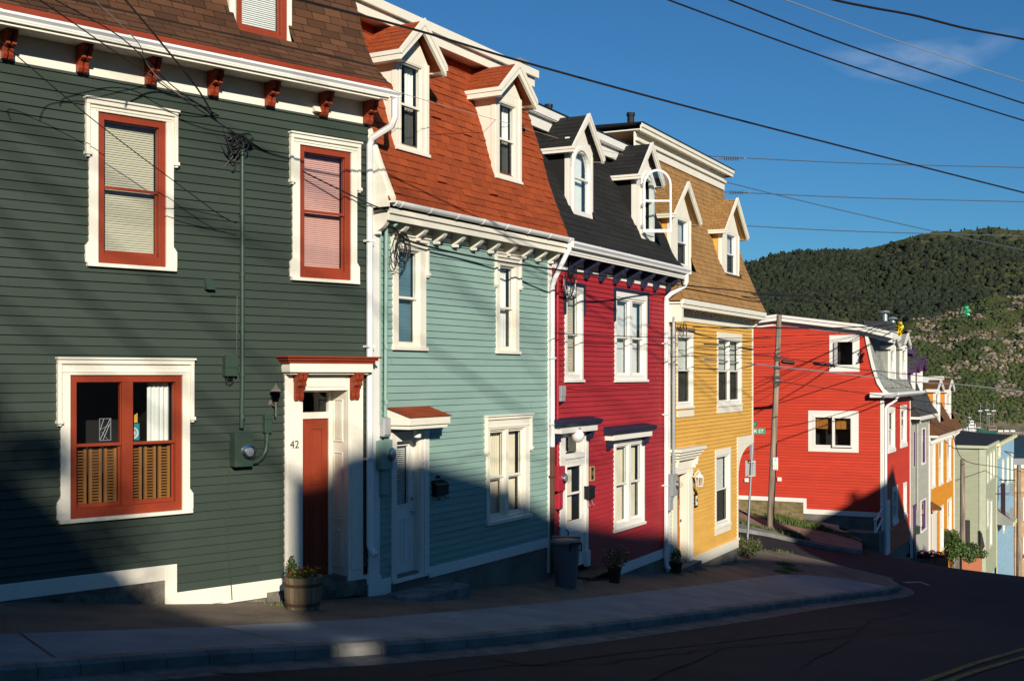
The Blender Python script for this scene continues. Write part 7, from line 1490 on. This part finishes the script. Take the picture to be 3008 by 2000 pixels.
# cable along the fronts
ty=T.W(T.pt('P',1220,0,.3)[0],.3)[1]
W([('P',700,395,my-.1),('R2',720,1050,16.3),('R2',1220,1300,17.0),('R2',1430,1390,17.25)],.010,m_wire,'cable running from the green mast over the pink blinded window')
q1=T.W(T.pt('R7',380,255,.12)[0],.12)[1]; q2=T.W(T.pt('R7',900,370,.2)[0],.2)[1]; q3=T.W(T.pt('R7',1240,425,.3)[0],.3)[1]
W([('R7',240,160,17.6),('R7',380,255,q1),('R7',900,370,q2),('R7',1568,465,22.0),('S2',1040,237,26.6),('S2',1500,285,30),('S2',1853,322,33),('S4',500,48,36)],.016,m_wire,'cable running along the teal and crimson fronts under the eaves')
W([('R6',280,570,16.6),('R6',520,650,17.4),('S1',0,258,21),('S1',540,415,25),('S1',900,490,28)],.0045,m_pw,'very thin wire across the two red roof dormers',n=12)
W([('S2',85,648,21.6),('S2',300,662,22.6),('S2',1060,690,27),('S2',1853,692,33),('S4',300,432,37)],.008,m_wire,'thin cable across the crimson and yellow fronts')
W([('S2',1050,850,26.9),('S2',1853,825,33),('S4',380,580,42.6)],.010,m_wire,'thin cable across the yellow upper windows',n=12)
W([('S2',1210,770,28.4),('S2',1853,768,33)],.007,m_wire,'very thin cable across the yellow double window',n=12)
W([('S2',1240,600,28.6),('S2',1853,610,33),('S4',400,358,40)],.012,m_wire,'cable from the yellow mast towards the pole',n=12)
def tangle(F,sv,c,n,seed,R0,label,mat=m_wire,d=.14):
    r=random.Random(seed); a,z=F.pt(sv,*c,d); x,y=F.W(a,d); C=Vector((x,y,z)); mb=MB()
    for k in range(n):
        R_=R0*r.uniform(.5,1.1); ox,oz=r.gauss(0,.35)*R0,r.gauss(0,.35)*R0; off=r.uniform(-.05,.05)
        pt=[]
        for i in range(15):
            th=i*.46+r.uniform(-.1,.1)+k; u_=ox+R_*math.cos(th)*(.8+.2*math.sin(k)); v_=oz+R_*math.sin(th)*1.15; pt.append((C.x+u_*F.w[0]+off*F.n[0],C.y+u_*F.w[1]+off*F.n[1],C.z+v_))
        mb.tube(pt,.007,6)
    single('cable_tangle',mb,mat,label,'cable',tuple(C),smooth=True)
tangle(T,'R7',(275,270),7,5,.20,'tangle of looped cables over the left teal window'); tangle(R,'S2',(220,230),5,6,.22,'loops of black cable over the narrow crimson window'); 
a,z=R.pt('S2',215,255,.12); x,y=R.W(a,.12); mb=MB(); mb.tube([(x+R.w[0]*u_,y+R.w[1]*u_,z+v_) for u_,v_ in ((-.27,.18),(-.27,-.0),(-.15,-.2),(.05,-.22),(.2,-.08),(.24,.12))],.014,6); single('white_cable_loop',mb,m_white,'white cable loop hanging at the narrow crimson window','cable',(x,y,z),smooth=True)
tangle(Yl,'S2',(1160,620),4,7,.18,'black cables drooping from the yellow house mast',d=.2)
a,z=R.pt('S2',880,700,.02); 
def facwire(F,pts,r_,mat,label,d=.03):
    P=[]
    for q in pts: a,z=F.pt(*q,d); x,y=F.W(a,d); P.append(Vector((x,y,z)))
    world_tube('wall_cable',P,r_,mat,label,'cable','cables fixed on the house fronts')
facwire(R,[('S2',1070,90,),('S2',970,230),('S2',908,325),('S2',898,500),('S2',885,700),('S2',880,1000),('S2',872,1105)],.006,m_rlid,'red wall cable right of the crimson double window')
facwire(R,[('S2',170,1110),('S2',300,1125),('S2',500,1110),('S2',620,1120),('S2',740,1105),('S2',870,1105)],.006,m_rlid,'red wall cable sagging below the crimson upper windows')
facwire(G,[('R3',265,600),('R3',350,602),('R3',440,605),('R3',438,800),('R3',436,990)],.006,m_mgreen,'thin green wall cable running down beside the green conduit')
facwire(G,[('R5',145,340),('R5',142,560),('R5',132,600),('R5',138,800),('R5',150,920),('R5',160,1100)],.007,m_mgreen,'green ground wire from the big green meter to the pavement')
# ================================================================ HOUSES ACROSS THE STREET (behind the camera): they throw the low shadow
Lh=(-.26,.966); _n=math.hypot(*Lh); Lh=(Lh[0]/_n,Lh[1]/_n); pr=(Lh[1],-Lh[0]); EL=math.radians(20)
def across(name,label,sil,q0,q1,mat,zb=-4.0):
    """a building standing across the street, outline sil = [(s,z)...] seen along the sun"""
    s0=sil[0][0]; o=(pr[0]*s0+Lh[0]*q0,pr[1]*s0+Lh[1]*q0); H=Thing(name,label,'building',(o[0],o[1],zb),math.atan2(pr[1],pr[0]))
    b=MB(); P=[(s-s0,z-.25) for s,z in sil]; zw=min(z for s,z in sil)-.6
    b.prism([(0,zb)]+[(sil[-1][0]-s0,zb)]+P[::-1],'y',-(q0-q1) if False else q1-q0,0); H.part('wall',b,mat)
    rf=MB()
    for (a,c) in zip(sil,sil[1:]):
        if abs(c[0]-a[0])>.05: rf.prism([(a[0]-s0,a[1]-.25),(c[0]-s0,c[1]-.25),(c[0]-s0,c[1]),(a[0]-s0,a[1])],'y',q1-q0-.1,.1)
    H.part('roof',rf,m_rdark)
    k=0; x=.8
    while x<sil[-1][0]-s0-1.2:
        for z in (0.,3.):
            w=MB(); w.ring(x,x+.9,z,z+1.6,.1,.0,.04); W_=H.part('window',w,m_white); g=MB(); g.quad((x+.1,.01,z+.1),(x+.8,.01,z+.1),(x+.8,.01,z+1.5),(x+.1,.01,z+1.5)); H.part('pane',g,m_dark,W_)
        x+=2.4
    return H
tE=math.tan(EL)
def shp(w,q): return (w[0]*pr[0]+w[1]*pr[1], w[2]+(w[0]*Lh[0]+w[1]*Lh[1]-q)*tE)
if 'DBG' in globals():
    for k in ((300,1775),(400,1780),(500,1780),(600,1772),(700,1770),(800,1770),(820,1800),(700,1800),(600,1800),(500,1800)): print('grd',k,shp(gpt('P',*k),-14))
    for k in ((640,1835),(700,1838),(860,1838),(960,1855),(1020,1860),(1080,1890),(1080,1925),(960,1930)): print('corr',k,shp(gpt('P',*k),-14))
    for k in ((2200,1638),(2250,1645),(2303,1650)): print('gap',k,shp(gpt('P',*k),-14), shp(gpt('P',*k),14))
    for k in ((600,930),(700,940)): pass
    for x,y in ((280,1000),(720,1060),(840,1000),(920,960),(1100,920),(1300,900)): w=gpt('T1',x,y); print('T1',x,y,shp(w,-14),shp(w,14))
    for x,y in ((600,760),(740,740),(830,670),(900,640)): w=gpt('T1',x,y); print('T1b',x,y,shp(w,-14),shp(w,14))
m_wallx=siding('brown_clapboard',(.09,.065,.045),.05)
# left house, its gable falling to the right; a narrow gap; the long flat-roofed house; the house by the lower bend
across('corner_house','tall brown house across the street, left of the viewpoint',[(-30,10.1),(-3.6,9.9),(-2.2,9.5),(-1.5,9.0),(-1.1,8.55),(-.4,8.0),(.15,7.5),(.4,7.3)],-14,-24,m_wallx)
across('garage','low garage joining the two houses across the street',[(.4,7.3),(1.0,7.28),(1.33,7.28)],-14,-22,m_wallx)
BH=across('row_house','long flat roofed house across the street behind the viewpoint',[(1.92,10.05),(2.7,10.36),(5.3,10.48),(5.9,10.3),(6.5,10.2),(7.5,10.3),(9.,10.5),(10.4,10.8),(11.3,10.75)],-14,-24,m_wallx)
b=MB(); b.prism([(1.33-1.92,7.14),(0,7.14),(0,10.03),(1.55-1.92,9.9),(1.33-1.92,9.75)],'y',-.5,-.3); b.prism([(1.33-1.92,-4),(0,-4),(0,6.80),(1.33-1.92,6.80)],'y',-9,-.3); b.prism([(1.33-1.92,6.5),(1.33-1.92+.22,6.5),(1.33-1.92+.22,7.3),(1.33-1.92,7.3)],'y',-.5,-.3); BH.part('sun_slot_panels',b,m_wallx)  # unseen panels added beside the house; their slot lets sun onto the kerb
# a leafy tree in front of the left house
TR=Thing('street_tree','leafy tree across the street, left of the viewpoint','tree',(pr[0]*-2.6+Lh[0]*-12.5,pr[1]*-2.6+Lh[1]*-12.5,-1.0)); mb=MB(); rr=random.Random(99)
for k in range(46):
    s_=rr.uniform(-4.6,-.45); zc_=interp([(-4.6,9.6),(-2.04,9.55),(-1.4,9.25),(-1.1,8.95),(-.79,8.5),(-.1,7.9),(.4,7.3)],s_)-rr.uniform(-.05,1.1); yy=rr.uniform(-.6,.9)
    leaves(mb,(( s_+2.6)*pr[0]+yy*Lh[0],(s_+2.6)*pr[1]+yy*Lh[1],zc_),(.42,.42,.34),70,.085,rr)
TR.part('crown',mb,m_leaf); mb=MB(); mb.tube([(0,0,-1),(0,0,4),(.3*pr[0],.3*pr[1],7.5)],[.22,.17,.08],8)
for k in range(7): a_=rr.uniform(-2,2.4); mb.tube([(0,0,4+k*.4),(a_*.5*pr[0],a_*.5*pr[1],6+k*.3),(a_*pr[0],a_*pr[1],7.2+rr.random())],[.09,.05,.02],6)
TR.part('trunk',mb,m_wood)
across('row_house','stepped house across the street to the right of the long flat roofed one',[(11.3,10.7),(11.8,10.55),(12.85,10.7),(14.3,11.2),(15.5,11.35),(19.5,11.2),(20.5,11.2)],-14,-24,m_wallx)
across('gabled_house','gabled house across the street near the lower bend',[(19.4,1.9),(20.2,2.9),(22.0,3.75),(23.85,4.7),(25.4,5.45),(26.3,6.05),(27.,6.6),(27.5,6.1),(28.2,5.7),(29.06,5.24),(30.,4.7),(34,3.6),(44,2.5),(60,1)],14,4,m_wallx,zb=-8)
# chimney on that roof
mb=MB(); s_=24.75; x,y=pr[0]*s_+Lh[0]*10,pr[1]*s_+Lh[1]*10; mb.lathe([(.12,0),(.12,6.75),(.16,6.75),(.16,6.9),(.05,6.95)],(x,y,0),10); single('stove_pipe',mb,m_black,'stove pipe on the gabled house across the street','stove pipe',(x,y,0))
# telephone cables across the street
for k,(A,B) in enumerate([((0,330),(1076,890)),((0,420),(700,1020)),((0,520),(1076,760)),((0,640),(620,1200)),((300,300),(1076,560)),((0,900),(500,1230)),((1100,640),(1615,1040)),((1250,700),(1650,1180))]):
    q=-7.-k*.8; P=[]
    for (px,py) in (A,B):
        F=G if px<=1080 else T; w=F.wpt('P',px,py); t=(w[0]*Lh[0]+w[1]*Lh[1]-q); P.append(Vector((w[0]-Lh[0]*t,w[1]-Lh[1]*t,w[2]+t*tE)))
    d=P[1]-P[0]; pts_=[P[0]-d*1.2+(d*3.4)*(i/20)+Vector((0,0,-.5*4*(i/20)*(1-i/20)+.45)) for i in range(21)]
    world_tube('telephone_cable',pts_,(.026,.02,.018,.03,.02,.028,.022,.018)[k],m_wire,'telephone cable %s above the street behind the viewpoint'%('running highest','running second highest','running third','running fourth','running fifth','running sixth','running second lowest','running lowest')[k],'cable','telephone cables behind the viewpoint')
# ================================================================ LIGHT, SKY, CAMERA
w=bpy.data.worlds.new('World'); sc.world=w; w.use_nodes=True; nt=w.node_tree; L=nt.links.new; bg=nt.nodes['Background']
sky=N(nt,'ShaderNodeTexSky'); sky.sky_type='NISHITA'; sky.sun_disc=False; sky.sun_elevation=EL
azim=math.atan2(-Lh[0],-Lh[1])   # compass direction towards the sun, clockwise from +Y
sky.sun_rotation=azim; sky.altitude=60; sky.air_density=SKY_AIR; sky.dust_density=SKY_DUST; sky.ozone_density=SKY_OZ
tc=N(nt,'ShaderNodeTexCoord'); sp=N(nt,'ShaderNodeSeparateXYZ'); L(tc.outputs['Generated'],sp.inputs[0])
def M(op,a=None,b=None,**k):
    n=N(nt,'ShaderNodeMath',operation=op)
    for i,v in ((0,a),(1,b)):
        if v is None: continue
        if isinstance(v,(int,float)): n.inputs[i].default_value=v
        else: L(v,n.inputs[i])
    n.use_clamp=k.get('clamp',False); return n.outputs[0]
ymax=M('MAXIMUM',sp.outputs['Y'],.05); uu=M('DIVIDE',sp.outputs['X'],ymax); vv=M('DIVIDE',sp.outputs['Z'],ymax)
du=M('SUBTRACT',uu,.337); vt=M('SUBTRACT',M('SUBTRACT',vv,.2580),M('MULTIPLY',du,.10))
bend=M('MULTIPLY',M('POWER',M('ABSOLUTE',du),2.),2.2)
vt=M('SUBTRACT',vt,bend)
cb=N(nt,'ShaderNodeCombineXYZ'); L(M('MULTIPLY',uu,22.),cb.inputs[0]); L(M('MULTIPLY',vv,60.),cb.inputs[1]); no=N(nt,'ShaderNodeTexNoise',inp={'Scale':1.,'Detail':6.,'Roughness':.55}); L(cb.outputs[0],no.inputs['Vector'])
e=M('ADD',M('POWER',M('DIVIDE',M('ABSOLUTE',du),.088),2.),M('POWER',M('DIVIDE',M('ABSOLUTE',vt),.019),2.))
msk=M('SUBTRACT',1.,e,clamp=True); msk=M('MULTIPLY',msk,M('MULTIPLY',M('SUBTRACT',no.outputs[0],.30),2.6,clamp=True),clamp=True); msk=M('MULTIPLY',msk,.55)
mx=N(nt,'ShaderNodeMix',data_type='RGBA'); L(msk,mx.inputs[0]); L(sky.outputs[0],mx.inputs[6]); mx.inputs[7].default_value=(13,8.0,8.2,1); vm=N(nt,'ShaderNodeVectorMath',operation='MULTIPLY'); L(mx.outputs[2],vm.inputs[0]); vm.inputs[1].default_value=SKY_TINT; L(vm.outputs[0],bg.inputs[0]); bg.inputs['Strength'].default_value=SKY_STR
sun=bpy.data.lights.new('sun','SUN'); sun.energy=SUN_E; sun.angle=math.radians(.6); sun.color=SUN_C; so=bpy.data.objects.new('sun',sun); COL.objects.link(so); so.location=(20,-30,40)
d=Vector((Lh[0]*math.cos(EL),Lh[1]*math.cos(EL),-math.sin(EL))); so.rotation_euler=d.to_track_quat('-Z','Y').to_euler()
cam=bpy.data.cameras.new('camera'); cam.sensor_width=36; cam.lens=36*f/3008; cam.shift_y=(HY-1000)/3008; cam.clip_start=.1; cam.clip_end=6000
co=bpy.data.objects.new('camera',cam); COL.objects.link(co); co.location=(0,0,0); co.rotation_euler=(math.pi/2,0,0); sc.camera=co
sc.view_settings.view_transform='Standard'; sc.view_settings.look='None'; sc.view_settings.exposure=EXPO; sc.view_settings.gamma=1
sc.render.resolution_x=1024; sc.render.resolution_y=680

for fn_ in LATE: fn_()
